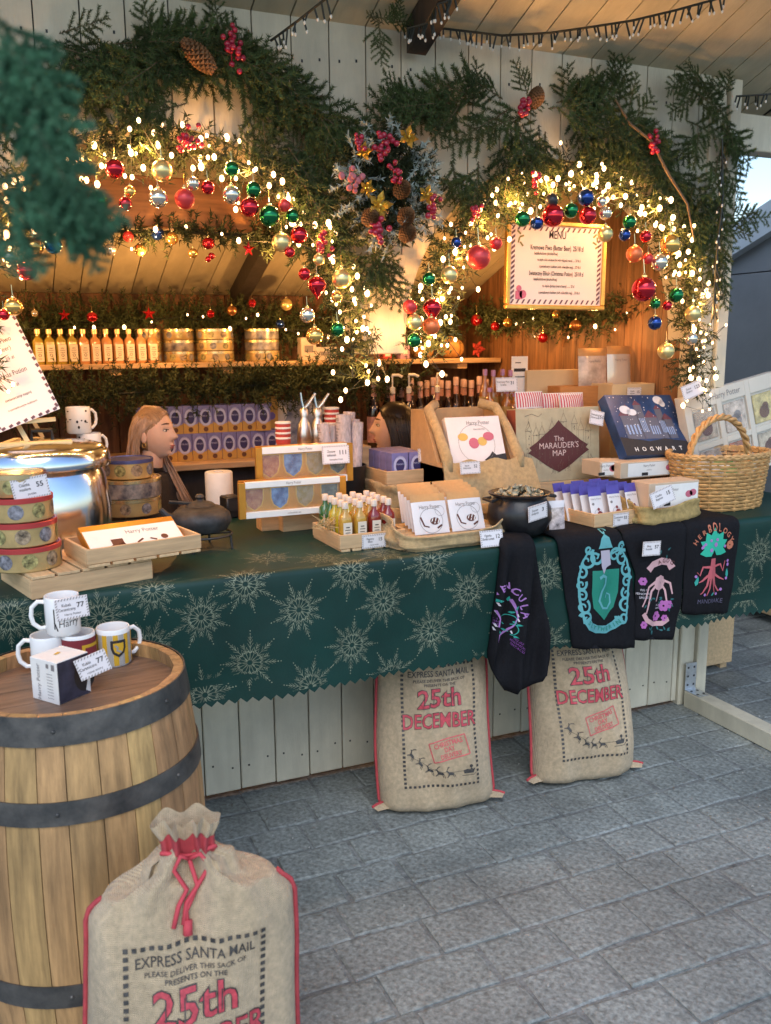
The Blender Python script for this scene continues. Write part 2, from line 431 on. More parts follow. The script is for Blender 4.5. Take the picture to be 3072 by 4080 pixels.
for x in (2.715, 2.748):
    for z in (.1, .14, .18): b.cbox((x, W - .0345, z), (.008, .003, .008))
    for y in (W - .06, W - .1): b.cbox((x, y, .0795), (.008, .008, .003))
stuff(b.build('screw_heads', IRON, stall))

# plain board box leaning at the side of the stall
bx = thing('plywood_box', 'plain pale plywood box standing behind the right corner post', 'box', (3.03, 3.2, 0))
MB().box(-.2, .225, 0, .3, .03, .62, .003).build('side_panel', PINEY, bx)
MB().box(-.2, .225, -.004, .304, .622, .64, .003).build('lid', PINEY, bx)
for sx in (-.19, .17): MB().box(sx, sx + .04, .02, .28, 0, .029).build('foot', PINEY, bx)

# the next stall along, seen past the corner
GREYW = mat('grey_painted_panel', (.20, .215, .235), .6, ns=2, na=.12, bump=.1, bs=30)
SHEETR = mat('grey_roof_sheet', (.42, .47, .52), .5, ns=4, na=.1)
nb = thing('neighbouring_stall', 'grey panelled side of the neighbouring stall past the corner post', 'stall', (3.95, 5, 0))
MB().box(0, .06, -2.4, 3, .16, 1.965, .003).build('side_panel', GREYW, nb)
for k in range(18):
    ya = -2.4 + k * .3; y = ya + 5
    MB().prism([(ya + .003, 1.972), (ya + .297, 1.972), (ya + .297, 2.06 + (3.975 - y - .297) * .38 + .1), (ya + .003, 2.06 + (3.975 - y) * .38 + .1)], .004, .05, 'x').build('gable_board', GREYW, nb) if y < 4.6 else None
MB().box(.02, .06, -2.4, 3, .05, .158, .003).build('base_board', PINEY, nb)
p = [(-2.7, 2.09 + .38 * 1.675), (1.5, 2.09 - .38 * 2.525), (1.5, 2.26 - .38 * 2.525), (-2.7, 2.26 + .38 * 1.675)]
MB().prism(p, -.06, 3, 'x').build('roof', SHEETR, nb)
MB().box(.15, .2, -2.4, 3, 0, 2.0).build('inner_wall', DARKW, nb)
# ------------------------------------------------------------------ fir, garlands, fairy lights, baubles
def leafmat(name, col, na=.5, rand=.25): return mat(name, col, .65, ns=9, na=na, rand=rand, spec=.3)
FIR = leafmat('fir_needles', (.050, .078, .024)); TWIG = mat('fir_twig', (.12, .08, .045), .8, ns=20, na=.3)
GARL = leafmat('garland_needles', (.042, .056, .022)); FROST = mat('frosted_needles', (.34, .40, .37), .8, ns=14, na=.4)
def needle(b, p, dr, ln, wd, r):
    dr = dr.normalized(); sd = dr.cross(Vector((r.uniform(-1, 1), r.uniform(-1, 1), r.uniform(-1, 1)))).normalized() * wd * .5
    k = len(b.v); b.v += [tuple(p - sd), tuple(p + sd), tuple(p + dr * ln)]; b.f.append((k, k + 1, k + 2))
def branch_mesh(seed, L=.42, nt=15, hang=.12, ln=.026):
    r = random.Random(seed); nd = MB(); st = MB()
    def twig(p0, dr, length, n, rad):
        pts = [p0]; d0 = dr.normalized()
        for i in range(5):
            d0 = (d0 + Vector((r.uniform(-.06, .06), r.uniform(-.06, .06), -hang * .35))).normalized(); pts.append(pts[-1] + d0 * length / 5)
        st.tube(pts, [rad * (1 - .16 * i) for i in range(6)], 4, False)
        for i in range(n):
            t = (i + r.random()) / n * 5; k = min(int(t), 4); p = pts[k].lerp(pts[k + 1], t - k); ax = (pts[k + 1] - pts[k]).normalized()
            sd = ax.cross(Vector((0, 0, 1))).normalized(); u2 = sd.cross(ax); an = r.uniform(0, 2 * PI)
            o = sd * math.cos(an) + u2 * math.sin(an) * .75
            needle(nd, p, ax * r.uniform(.5, .9) + o, ln * r.uniform(.75, 1.15), .0050, r)
        return pts
    main = twig(Vector((0, 0, 0)), Vector((1, 0, .05)), L, int(L * 620), .004)
    for i in range(nt):
        t = .12 + .85 * i / nt; k = min(int(t * 5), 4); p = main[k].lerp(main[k + 1], t * 5 - k)
        sg = 1 if i % 2 else -1; ll = L * (.52 - .36 * t) * r.uniform(.75, 1.2)
        q = twig(p, Vector((.75, sg * r.uniform(.6, 1.1), r.uniform(-.15, .15))), ll, int(ll * 850), .0022)
        if ll > .13:
            for s2 in (-1, 1): twig(q[2], Vector((.8, s2 * .7 + sg * .4, r.uniform(-.2, .1))), ll * .45, int(ll * 380), .0016)
    me = nd.mesh('fir_branch', FIR); k = len(me.vertices)
    b = MB(); b.v, b.f = nd.v + st.v, nd.f + [tuple(i + len(nd.v) for i in q) for q in st.f]
    me2 = bpy.data.meshes.new('fir_branch'); me2.from_pydata(b.v, [], b.f); me2.materials.append(FIR); me2.materials.append(TWIG)
    me2.polygons.foreach_set('material_index', [0] * len(nd.f) + [1] * len(st.f)); bpy.data.meshes.remove(me)
    return me2
BR = [branch_mesh(s, .36 + .05 * (s % 3), 10 + s % 3, .08 + .05 * (s % 3)) for s in range(6)]
rb = random.Random(21)
def put_branch(parent, base, ang, ln, tilt=None):
    """base: point near the wall; ang: direction in the wall plane (0 = +x, 90 = up); ln: length in metres"""
    tilt = rb.uniform(-.05, .35) if tilt is None else tilt
    dx = Vector((math.cos(ang) * math.cos(tilt), -math.sin(tilt), math.sin(ang) * math.cos(tilt)))
    nz = Vector((rb.uniform(-.4, .4), -1, rb.uniform(-.2, .5))); dy = nz.cross(dx).normalized(); dz = dx.cross(dy)
    m = Matrix((dx, dy, dz)).transposed().to_4x4()
    o = place('fir_branch', rb.choice(BR), parent); s = ln / .4
    o.matrix_local = Matrix.Translation(Vector(base) - parent.location) @ m @ Matrix.Scale(s, 4)
    return o
def swag(label, specs, y=2.915, loc=None):
    t = thing('fir_swag', label, 'fir garland', loc or at(specs[0][0], specs[0][1], y=y), 0, 'fir swags on the stall wall')
    for cx, cy, rx, ry, n, a0, a1, l0, l1 in specs:
        for i in range(max(2, round(n * .66)) if len(specs) > 2 else n):
            px, py = cx + rx * rb.uniform(-1, 1), cy + ry * rb.uniform(-1, 1)
            an = rb.uniform(a0, a1); k = .52 if 15 < an % 360 < 165 else .78
            put_branch(t, at(px, py, y=y - rb.uniform(0, .07)), RAD(an), rb.uniform(l0, l1) * k)
    return t
swag('thick dark fir swag over the left arch with a pine cone in it', [
    (50, 120, 60, 90, 6, 0, 360, .2, .36), (150, 190, 70, 40, 5, -60, 240, .2, .36), (270, 140, 80, 45, 9, -40, 220, .2, .36), (390, 140, 70, 50, 10, -60, 200, .2, .34),
    (470, 115, 55, 35, 7, -60, 200, .18, .32), (540, 170, 45, 45, 6, -80, 60, .2, .34), (330, 225, 150, 20, 6, 180, 340, .16, .28),
    (600, 205, 40, 30, 5, -90, 10, .2, .34), (660, 235, 30, 20, 4, -90, -10, .18, .32), (560, 270, 50, 20, 3, -90, -30, .2, .34),
    (110, 90, 50, 30, 5, -20, 30, .26, .36), (200, 110, 60, 30, 5, -20, 20, .28, .38), (320, 110, 70, 25, 6, -25, 25, .28, .38), (430, 110, 50, 25, 6, -35, 15, .28, .38), (520, 140, 40, 25, 5, -50, -10, .28, .38), (610, 200, 40, 25, 5, -60, -20, .28, .38), (690, 260, 30, 20, 4, -75, -35, .22, .3)])
swag('fir branches trailing from the left arch to below the frosted wreath', [
    (715, 275, 20, 15, 3, -110, -60, .18, .26), (620, 330, 30, 40, 4, -60, -35, .3, .42), (680, 430, 20, 40, 4, -85, -55, .22, .34), (760, 545, 40, 20, 4, -140, -20, .16, .26),
    (820, 545, 30, 20, 4, -130, -50, .18, .28), (680, 310, 25, 25, 3, -120, -60, .2, .3)])
swag('feathery fir swag spreading from the wreath over the right arch', [
    (900, 235, 30, 15, 3, 120, 220, .18, .3), (960, 225, 40, 20, 4, 100, 240, .18, .3), (1040, 220, 50, 25, 5, 60, 200, .18, .32), (1100, 245, 40, 20, 4, -110, 60, .2, .32),
    (1180, 225, 60, 20, 5, 20, 160, .18, .3), (1160, 270, 70, 20, 4, -110, -70, .22, .34), (1290, 215, 45, 25, 5, 20, 150, .2, .34), (1340, 215, 25, 25, 4, 60, 120, .24, .36),
    (1330, 265, 50, 30, 6, -100, 60, .2, .32), (1390, 300, 45, 40, 6, -90, 40, .2, .34), (1260, 260, 50, 20, 3, -110, -70, .22, .34),
    (1010, 320, 40, 30, 4, -110, -70, .18, .28), (1060, 340, 40, 30, 4, -110, -70, .22, .3), (1440, 370, 25, 40, 4, -110, -30, .22, .32), (1390, 360, 40, 30, 3, 150, 260, .2, .3),
    (940, 240, 30, 12, 4, 165, 200, .26, .34), (1020, 225, 40, 14, 5, 165, 205, .28, .36), (1120, 230, 40, 16, 5, 160, 215, .28, .36), (1200, 235, 40, 16, 5, -25, 20, .28, .36), (1280, 230, 40, 20, 5, -40, 10, .28, .36), (1360, 270, 35, 25, 5, -60, -20, .28, .36), (1430, 350, 25, 30, 5, -75, -45, .28, .36), (1480, 440, 20, 30, 4, -95, -60, .24, .32)])
swag('bushy fir swag hanging down the right corner post', [
    (1500, 190, 40, 25, 6, 0, 360, .14, .24), (1545, 200, 35, 25, 8, -40, 200, .14, .24), (1520, 260, 45, 30, 6, -140, -20, .18, .3), (1560, 300, 20, 60, 6, -120, -50, .2, .3), (1530, 380, 25, 40, 5, -120, -60, .2, .3),
    (1545, 450, 22, 40, 5, -120, -50, .2, .3), (1570, 480, 15, 20, 4, -40, 30, .16, .24), (1540, 540, 22, 40, 6, -110, -70, .16, .26), (1500, 420, 20, 40, 3, -130, -60, .18, .28)], y=2.9)
swag('small fir sprig tied to the ceiling beside the dark rafter', [(835, 45, 28, 14, 7, 0, 360, .08, .16)], y=2.86)
# bare diagonal stem over the right arch
MB().tube([at(1330, 215, y=2.84), at(1362, 268, y=2.825), at(1408, 305, y=2.82), at(1445, 378, y=2.81), at(1485, 440, y=2.8), at(1500, 520, y=2.8)], [.004, .005, .0055, .006, .005, .003], 6).build('branch_stem', TWIG, loc=(0, 0, 0))
tag(bpy.data.objects['branch_stem'], 'bare brown bough running diagonally through the right fir swag', 'branch')

def needle_rope(pts, rad, dens, seed, tw=.12, nn=24, ln=.026, b=None, every=None):
    r = random.Random(seed); b = b or MB()
    seg = [(pts[i + 1] - pts[i]).length for i in range(len(pts) - 1)]; tot = sum(seg)
    for i in range(int(tot * dens)):
        s = r.random() * tot; k = 0
        while k < len(seg) - 1 and s > seg[k]: s -= seg[k]; k += 1
        p = pts[k].lerp(pts[k + 1], s / seg[k]); ax = (pts[k + 1] - pts[k]).normalized()
        o = Vector((r.gauss(0, 1), r.gauss(0, 1), r.gauss(0, 1))); o = (o - ax * o.dot(ax) * .6).normalized()
        L = rad * r.uniform(.6, 1.25)
        for j in range(nn):
            q = p + o * L * (j + r.random()) / nn
            needle(b, q, o * .7 + Vector((r.gauss(0, 1), r.gauss(0, 1), r.gauss(0, 1))).normalized(), ln * r.uniform(.7, 1.1), .0062, r)
    return b
BULB = mat('lit_bulb', (1, .60, .27), .5, emit=5)
try: BULB.cycles.emission_sampling = 'NONE'
except Exception: pass
def lamp(p, w, parent, col=(1, .47, .14), rad=.012):
    l = bpy.data.lights.new('bulb_lamp', 'POINT'); l.energy = w; l.color = col; l.shadow_soft_size = rad
    o = bpy.data.objects.new('bulb_lamp', l); COL.objects.link(o); o.location = Vector(p) - parent.location; o.parent = parent
def arcpts(c, r, y, a0, a1, n, tail0=0, tail1=0):
    p = [Vector((c + r * math.cos(RAD(a0 + (a1 - a0) * i / (n - 1))), y, SPR + r * math.sin(RAD(a0 + (a1 - a0) * i / (n - 1))))) for i in range(n)]
    if tail0: p.insert(0, p[0] + Vector((.0, 0, -tail0)))
    if tail1: p.append(p[-1] + Vector((0, 0, -tail1)))
    return p
def garland(name, label, pts, rad, dens, seed, **k):
    t = thing(name, label, 'garland', pts[0], 0, 'needle garlands strung with ornaments')
    q = [p - pts[0] for p in pts]
    stuff(needle_rope(q, rad, dens, seed, **k).build('greenery', GARL, t))
    MB().tube(q, .006, 5).build('core_wire', WIRE, t)
    return t
def bulbs(label, pts, n, spread, seed, drop=.03, nlamp=0, watt=1, yoff=-.05, lamp_off=(0, -.06, -.09), skip=0):
    r = random.Random(seed); o = pts[0]; t = thing('fairy_lights', label, 'string lights', o, 0, 'lit fairy lights')
    b = MB(); path = []
    seg = [(pts[i + 1] - pts[i]).length for i in range(len(pts) - 1)]; tot = sum(seg)
    def along(s):
        k = 0
        while k < len(seg) - 1 and s > seg[k]: s -= seg[k]; k += 1
        return pts[k].lerp(pts[k + 1], min(1, s / seg[k]))
    for i in range(n):
        p = along(tot * (i + r.random()) / n)
        p = p + Vector((r.gauss(0, spread), yoff + r.uniform(-.04, .03), r.gauss(0, spread) - drop)) - o
        path.append(p); b.ball(p, .004 + .0055 * r.random() ** 1.6, 8, 6, (1, 1, 1.35))
    stuff(b.build('bulbs', BULB, t, 2))
    MB().tube(path, .0014, 3, False).build('cable', WIRE, t)
    for i in range(skip, nlamp):
        lamp(along(tot * (i + .5) / nlamp) + Vector(lamp_off), watt, t)
    return t
LA = arcpts(.54, .60, 2.9, 4, 180, 26, .16, .12)
RA = arcpts(2.02, .60, 2.9, -2, 178, 26, .2, .06)
garland('arch_garland', 'glowing needle garland lining the left arch', LA, .10, 300, 1)
garland('arch_garland', 'glowing needle garland lining the right arch', RA, .10, 300, 2)
bulbs('warm fairy lights wound through the left arch garland', LA, 190, .05, 3, nlamp=14, watt=1.1, lamp_off=(0, -.085, -.045))
bulbs('warm fairy lights wound through the right arch garland', RA, 190, .05, 4, nlamp=14, watt=1.1, lamp_off=(-.02, -.085, -.045), skip=2)
BK = [Vector((-1.0, 4.74, 1.74)), Vector((.2, 4.74, 1.70)), Vector((.9, 4.74, 1.73)), Vector((1.6, 4.74, 1.69)), Vector((2.2, 4.74, 1.75)), Vector((2.5, 4.72, 1.70))]
garland('wall_garland', 'dark needle garland along the back wall above the upper shelf', BK, .14, 380, 5, nn=34)
bulbs('sparse fairy lights on the back wall garland', BK, 34, .04, 6, yoff=-.12, nlamp=5, watt=2.8, lamp_off=(0, -.42, -.02))
SG = [at(1020, 690, y=4.75), at(1150, 690, y=4.2), at(1300, 690, y=3.6), at(1420, 640, y=3.3)]
garland('wall_garland', 'needle garland along the brown side wall below the menu', SG, .11, 420, 7)
bulbs('sparse fairy lights on the side wall garland under the menu', SG, 16, .03, 8, yoff=-.09, nlamp=3, watt=1.2, lamp_off=(-.2, -.12, -.06))
MG = [Vector((-.6, 3.29, 1.99)), Vector((.2, 3.28, 1.975)), Vector((.75, 3.28, 1.985)), Vector((1.18, 3.28, 1.98))]
garland('beam_garland', 'thin needle garland hanging under the interior beam', MG, .07, 220, 9)
bulbs('few fairy lights under the interior beam', MG, 16, .03, 10, yoff=-.05, nlamp=4, watt=2.1, lamp_off=(0, -.07, -.1))
UG = [Vector((-1.0, 4.46, 1.37)), Vector((.3, 4.46, 1.36)), Vector((1.2, 4.46, 1.39)), Vector((2.1, 4.46, 1.40))]
garland('shelf_garland', 'black green needle garland hanging below the upper shelf', UG, .15, 420, 12, nn=34)

# baubles -----------------------------------------------------------------
def bm_(n, c, r=.12, me=.85, **k): return mat('bauble_' + n, c, r, me, coat=.3, **k)
BC = {'red': bm_('red', (.62, .02, .035)), 'matte red': bm_('matte_red', (.68, .05, .05), .42, .5), 'gold': bm_('gold', (.86, .52, .14)), 'pale gold': bm_('pale_gold', (.82, .66, .28), .3, .8),
      'green': bm_('green', (.01, .20, .06)), 'blue': bm_('blue', (.02, .06, .26), .2), 'teal blue': bm_('teal', (.01, .16, .33)), 'silver': bm_('silver', (.75, .68, .56)),
      'black': bm_('black', (.03, .03, .035), .45, .4), 'orange': bm_('orange', (.85, .20, .06), .4, .6), 'bronze': bm_('bronze', (.5, .22, .07), .3)}
CAPM = mat('bauble_cap', (.8, .62, .3), .25, 1)
BALL = {}
def bauble_mesh(col, shape):
    if (col, shape) not in BALL:
        b = MB()
        if shape == 'ball': b.ball((0, 0, 0), 1, 24, 16)
        elif shape == 'onion': b.lathe([(0, -1.5), (.12, -1.2), (.45, -.8), (.9, -.2), (1, .15), (.8, .6), (.4, .9), (.1, 1)], 24)
        elif shape == 'ribbed':
            b.grid(lambda u, v: ((1 + .05 * math.cos(12 * u)) * math.sin(v) * math.cos(u), (1 + .05 * math.cos(12 * u)) * math.sin(v) * math.sin(u), -math.cos(v)), [2 * PI * i / 48 for i in range(48)], ar(14, 0, PI), True)
        elif shape == 'star':
            p = [((1.25 if i % 2 == 0 else .5) * math.sin(PI * i / 5), (1.25 if i % 2 == 0 else .5) * math.cos(PI * i / 5)) for i in range(10)]
            b.add([(x, 0, z) for x, z in p] + [(0, -.35, 0), (0, .35, 0)], [(i, (i + 1) % 10, 10) for i in range(10)] + [((i + 1) % 10, i, 11) for i in range(10)])
        BALL[(col, shape)] = b.mesh('ball', BC[col], 2 if shape != 'star' else False)
    return BALL[(col, shape)]
cb = MB().lathe([(.22, .9), (.22, 1.12), (.0, 1.14)], 10); cb.tube([(.1 * math.cos(t), 0, 1.22 + .1 * math.sin(t)) for t in ar(9, 0, 2 * PI)], .025, 4); CAP = cb.mesh('cap', CAPM, True)
STRG = MB().tube([(0, 0, 1.3), (0, .15, 2.4)], .03, 3).mesh('string', CAPM)
def bauble_set(where, group, items, y):
    cnt = {}; tot = {}
    for it in items:
        k = (it[3], it[4] if len(it) > 4 else 'ball'); tot[k] = tot.get(k, 0) + 1
    for it in sorted(items, key=lambda q: q[0]):
        px, py, r, col = it[:4]; shape = it[4] if len(it) > 4 else 'ball'
        yy = y(px) if callable(y) else y
        p = at(px, py, y=yy - .02 * rb.random()); rr = r * p.dot(fw) / FPX * 1.16
        k = (col, shape); i = cnt.get(k, 0); cnt[k] = i + 1
        nm = {'ball': 'round bauble', 'onion': 'onion shaped bauble', 'ribbed': 'ribbed bauble', 'star': 'star ornament'}[shape]
        lab = f'{col} {nm} {where}' if tot[k] == 1 else f'{col} {nm} {where}, {ORD[i]} such from the left'
        t = thing('star_ornament' if shape == 'star' else 'bauble', lab, 'star' if shape == 'star' else 'bauble', p, rb.uniform(-.4, .4), group)
        t.scale = (rr, rr, rr)
        o = place('ball' if shape != 'star' else 'star_body', bauble_mesh(col, shape), t)
        if shape != 'star': place('cap', CAP, t)
        place('string', STRG, t)
bauble_set('on the left arch', 'baubles on the left arch', [
    (248, 365, 20, 'red'), (350, 369, 22, 'pale gold'), (211, 435, 21, 'green'), (281, 414, 12, 'gold'), (271, 440, 14, 'red'), (342, 428, 20, 'silver'), (399, 430, 21, 'matte red'), (417, 397, 14, 'silver', 'ribbed'),
    (449, 405, 14, 'red'), (500, 421, 19, 'silver'), (501, 365, 15, 'green'), (548, 410, 16, 'green'), (539, 448, 20, 'red'), (582, 467, 22, 'green'), (95, 489, 21, 'matte red'), (115, 530, 18, 'teal blue'), (73, 534, 20, 'gold'),
    (615, 444, 13, 'matte red'), (632, 467, 14, 'green'), (646, 508, 18, 'red'), (608, 524, 20, 'pale gold'), (626, 545, 11, 'red'), (689, 561, 12, 'pale gold'), (738, 603, 20, 'pale gold'), (685, 618, 20, 'red', 'onion'),
    (658, 592, 13, 'red'), (728, 642, 12, 'gold'), (664, 681, 16, 'silver'), (729, 712, 15, 'green'), (680, 726, 18, 'gold'), (58, 585, 20, 'red'), (21, 556, 16, 'silver'), (29, 663, 19, 'gold'), (8, 680, 12, 'red'), (160, 430, 15, 'silver')], 2.77)
bauble_set('on the right arch', 'baubles on the right arch', [
    (1192, 433, 14, 'black'), (1195, 466, 23, 'red'), (1234, 455, 15, 'green'), (1266, 427, 17, 'blue'), (1270, 466, 18, 'red'), (1308, 461, 13, 'silver', 'ribbed'), (1360, 480, 14, 'green'), (1308, 506, 16, 'pale gold'), (1350, 508, 12, 'blue'),
    (1395, 511, 12, 'red'), (1448, 529, 21, 'gold'), (1129, 473, 16, 'green'), (1160, 482, 13, 'blue', 'ribbed'), (1371, 549, 17, 'orange'), (1400, 559, 11, 'matte red'), (1425, 567, 17, 'silver'), (1391, 625, 25, 'red'), (1461, 638, 15, 'green'),
    (1416, 656, 11, 'green'), (1442, 660, 10, 'red'), (1497, 678, 16, 'pale gold'), (1415, 698, 14, 'blue'), (1494, 732, 13, 'silver'), (1439, 759, 17, 'pale gold'), (1034, 556, 25, 'matte red'), (971, 594, 18, 'pale gold'), (927, 603, 14, 'green'),
    (886, 663, 15, 'matte red'), (934, 667, 20, 'red', 'onion'), (896, 696, 17, 'pale gold'), (932, 705, 18, 'orange'), (895, 735, 15, 'green'), (1072, 526, 13, 'matte red'), (986, 524, 11, 'blue'), (1300, 436, 11, 'silver')], 2.76)
bauble_set('under the interior beam', 'ornaments under the interior beam', [
    (277, 511, 11, 'matte red'), (303, 540, 12, 'gold'), (340, 504, 14, 'blue'), (372, 515, 13, 'gold'), (417, 547, 10, 'gold'), (450, 526, 12, 'red', 'ribbed'), (457, 553, 7, 'red'), (450, 560, 6, 'red'), (537, 538, 13, 'red', 'star'), (238, 540, 12, 'silver', 'ribbed'), (183, 536, 10, 'silver')], 3.24)
bauble_set('on the back wall garland', 'ornaments on the back wall garland', [
    (139, 681, 10, 'red', 'star'), (199, 685, 10, 'red', 'ribbed'), (322, 678, 11, 'red', 'star'), (455, 678, 8, 'red'), (501, 671, 10, 'bronze'), (619, 658, 12, 'pale gold'), (605, 700, 9, 'blue'), (75, 677, 7, 'silver'), (545, 655, 8, 'red')], 4.55)
bauble_set('on the side wall garland', 'ornaments on the side wall garland', [
    (1202, 679, 8, 'gold'), (1173, 730, 10, 'red'), (1244, 703, 11, 'bronze', 'ribbed'), (1097, 697, 9, 'gold', 'ribbed'), (1070, 705, 9, 'red'), (1030, 692, 12, 'red'), (1152, 725, 9, 'silver', 'star')], lambda px: 4.6 - (px - 1030) / 230)

# berries and cones ---------------------------------------------------------
BER = mat('red_berries', (.33, .008, .035), .3, coat=.3); PKB = mat('pink_frosted_berries', (.45, .14, .16), .8); CONE = mat('pine_cone', (.17, .08, .03), .75, ns=20, na=.4)
def berries(b, c, n, sp, r, seed, el=(1, 1, 1.6)):
    q = random.Random(seed)
    for i in range(n): b.ball(Vector(c) + Vector((q.gauss(0, sp) * el[0], q.gauss(0, sp * .5) - .01, q.gauss(0, sp) * el[2])), r * q.uniform(.8, 1.1), 10, 7)
    b.tube([Vector(c) + Vector((0, 0, -sp * 2)), Vector(c) + Vector((0, .004, sp * 2))], .0014, 4)
    return b
def cone_mesh(b, c, L, r, m=None):
    k = len(b.v); q = random.Random(3)
    for i in range(14):
        z = -L / 2 + L * i / 13; rr = r * math.sin(PI * (.12 + .8 * i / 13)) ** .7
        for j in range(9):
            an = 2 * PI * (j + .5 * (i % 2)) / 9; o = Vector((math.cos(an), math.sin(an), 0)); t = Vector((-math.sin(an), math.cos(an), 0)); p = Vector((0, 0, z))
            b.add([p + o * rr * .5 - t * rr * .25, p + o * rr * .5 + t * rr * .25, p + o * rr * 1.1 + t * rr * .3 + Vector((0, 0, L * .06)), p + o * rr * 1.1 - t * rr * .3 + Vector((0, 0, L * .06)), p + o * rr + Vector((0, 0, -L * .02))], [(0, 1, 2, 3), (3, 2, 4), (0, 3, 4), (1, 4, 2)])
    b.tube([(0, 0, -L / 2), (0, 0, L / 2)], r * .5, 6)
    b.v[k:] = [tuple(Vector(c) + ((m @ Vector(v)) if m else Vector(v))) for v in b.v[k:]]
    return b
for px, py, n, sp, lab in ((500, 105, 16, .024, 'crimson berry sprig high in the left fir swag'), (405, 305, 15, .022, 'crimson berry sprig on top of the left arch'), (1130, 235, 12, .016, 'crimson berry sprig above the menu in the right fir swag'),
                           (1412, 305, 12, .016, 'crimson berry sprig beside the diagonal bough'), (1155, 393, 9, .014, 'small crimson berry sprig at the top of the right arch'), (694, 533, 12, .015, 'crimson berry sprig right of the left arch'),
                           (1028, 458, 9, .014, 'crimson berry sprig left of the menu among the lights')):
    p = at(px, py, y=2.82); tag(berries(MB(), (0, 0, 0), int(n * 1.4), sp * .72, .009, px).build('berry_sprig', BER, None, 2, p), lab, 'berries', 'berry sprigs')
p = at(430, 122, y=2.82); tag(cone_mesh(MB(), (0, 0, 0), .112, .03, Matrix.Rotation(RAD(-50), 3, 'Y')).build('pine_cone', CONE, None, False, p), 'long brown pine cone in the left fir swag', 'pine cone')
p = at(1158, 212, y=2.86); tag(cone_mesh(MB(), (0, 0, 0), .07, .027, Matrix.Rotation(RAD(20), 3, 'Y')).build('pine_cone', CONE, None, False, p), 'dark pine cone behind the berries of the right fir swag', 'pine cone')
p = at(1000, 395, y=2.84); 

# wreath --------------------------------------------------------------------
wc = at(835, 405, y=2.80)
wr = thing('wreath', 'frosted christmas wreath with gold flowers, berries and cones between the arches', 'wreath', wc)
ring = [Vector((.128 * math.cos(t), 0, .138 * math.sin(t))) for t in ar(25, 0, 2 * PI)]
wb_ = needle_rope(ring, .068, 420, 31); needle_rope([q * .45 for q in ring], .06, 420, 33, b=wb_); stuff(wb_.build('greenery', GARL, wr))
stuff(needle_rope([q + Vector((0, -.03, 0)) for q in ring], .082, 120, 32, nn=44, ln=.02).build('frosted_tips', FROST, wr))
GOLDF = mat('gold_foil_petal', (.70, .48, .10), .35, .8, ns=30, na=.3)
def wl_(px, py, dy=-.1): return at(px, py, y=2.80 + dy) - wc
def poinsettia(b, c, r, seed):
    q = random.Random(seed)
    for k, (n, s) in enumerate(((5, 1), (5, .6))):
        for i in range(n):
            an = 2 * PI * (i + .4 * k) / n + q.uniform(-.2, .2); d_ = Vector((math.cos(an), -.35, math.sin(an))); t = Vector((-math.sin(an), 0, math.cos(an))); c0 = Vector(c) - Vector((0, .008 * k, 0))
            b.add([c0, c0 + d_ * r * s * .55 + t * r * s * .28, c0 + d_ * r * s, c0 + d_ * r * s * .55 - t * r * s * .28, c0 + d_ * r * s * .55 - Vector((0, .012, 0))], [(0, 1, 4), (1, 2, 4), (2, 3, 4), (3, 0, 4)])
    b.ball(Vector(c) - Vector((0, .015, 0)), r * .14, 8, 6); return b
for i, (px, py, r) in enumerate(((818, 445, .046), (880, 297, .036), (785, 328, .030), (920, 422, .034), (792, 408, .030))):
    poinsettia(MB(), wl_(px, py), r, i).build('gold_flower', GOLDF, wr)
for i, (px, py, n, sp, r) in enumerate(((828, 315, 16, .022, .0105), (851, 380, 11, .012, .009), (772, 308, 9, .012, .009), (930, 450, 9, .014, .011), (815, 500, 14, .016, .011))):
    berries(MB(), wl_(px, py, -.11), int(n * 1.3), sp * .75, r * .85, 50 + i).build('berry_cluster', BER, wr, 2)
berries(MB(), wl_(757, 385, -.1), 12, .017, .0105, 77, (1, 1, 1.1)).build('pink_berry_cluster', PKB, wr, 2)
for px, py in ((877, 468), (868, 410), (880, 505), (800, 470)): cone_mesh(MB(), wl_(px, py), .055, .026, Matrix.Rotation(RAD(35), 3, 'X') @ Matrix.Rotation(RAD(30), 3, 'Y')).build('small_cone', CONE, wr)

# unlit light strings along the ceiling --------------------------------------
def unlit(label, pts, nst, seed):
    r = random.Random(seed); o = pts[0]; t = thing('unlit_light_string', label, 'string lights', o, 0, 'unlit icicle light strings')
    q = [p - o for p in pts]; MB().tube(q, .004, 5).build('cable', WIRE, t)
    b = MB(); e = MB(); seg = [(q[i + 1] - q[i]).length for i in range(len(q) - 1)]; tot = sum(seg)
    for i in range(nst):
        s = tot * (i + r.random() * .8) / nst; k = 0
        while k < len(seg) - 1 and s > seg[k]: s -= seg[k]; k += 1
        p = q[k].lerp(q[k + 1], s / seg[k]); d_ = Vector((r.uniform(-.4, .4), r.uniform(-.3, .3), -1)) * r.uniform(.025, .05)
        b.tube([p, p + d_], .0032, 4); e.ball(p + d_, .0042, 6, 4, (1, 1, 1.5))
    stuff(b.build('bulb_holders', WIRE, t)); stuff(e.build('clear_bulbs', CLEARB, t))
CLEARB = mat('clear_unlit_bulb', (.7, .7, .65), .15, spec=.8)
unlit('dark unlit icicle light string along the ceiling edge over the right arch', [at(870, 55, y=2.86), at(960, 62, y=2.86), at(1085, 77, y=2.86), at(1189, 71, y=2.78), at(1273, 59, y=2.7), at(1364, 45, y=2.62), at(1461, 22, y=2.55), at(1570, -8, y=2.5)], 62, 1)
unlit('dark unlit light string dropping from the ceiling left of the rafter', [at(585, 88, y=2.84), at(642, 46, y=2.75), at(710, -8, y=2.66)], 11, 2)
unlit('unlit icicle lights bunched on the ceiling right of the rafter', [at(880, 62, y=2.8), at(925, 50, y=2.74), at(945, 10, y=2.68), at(990, -5, y=2.64)], 18, 3)
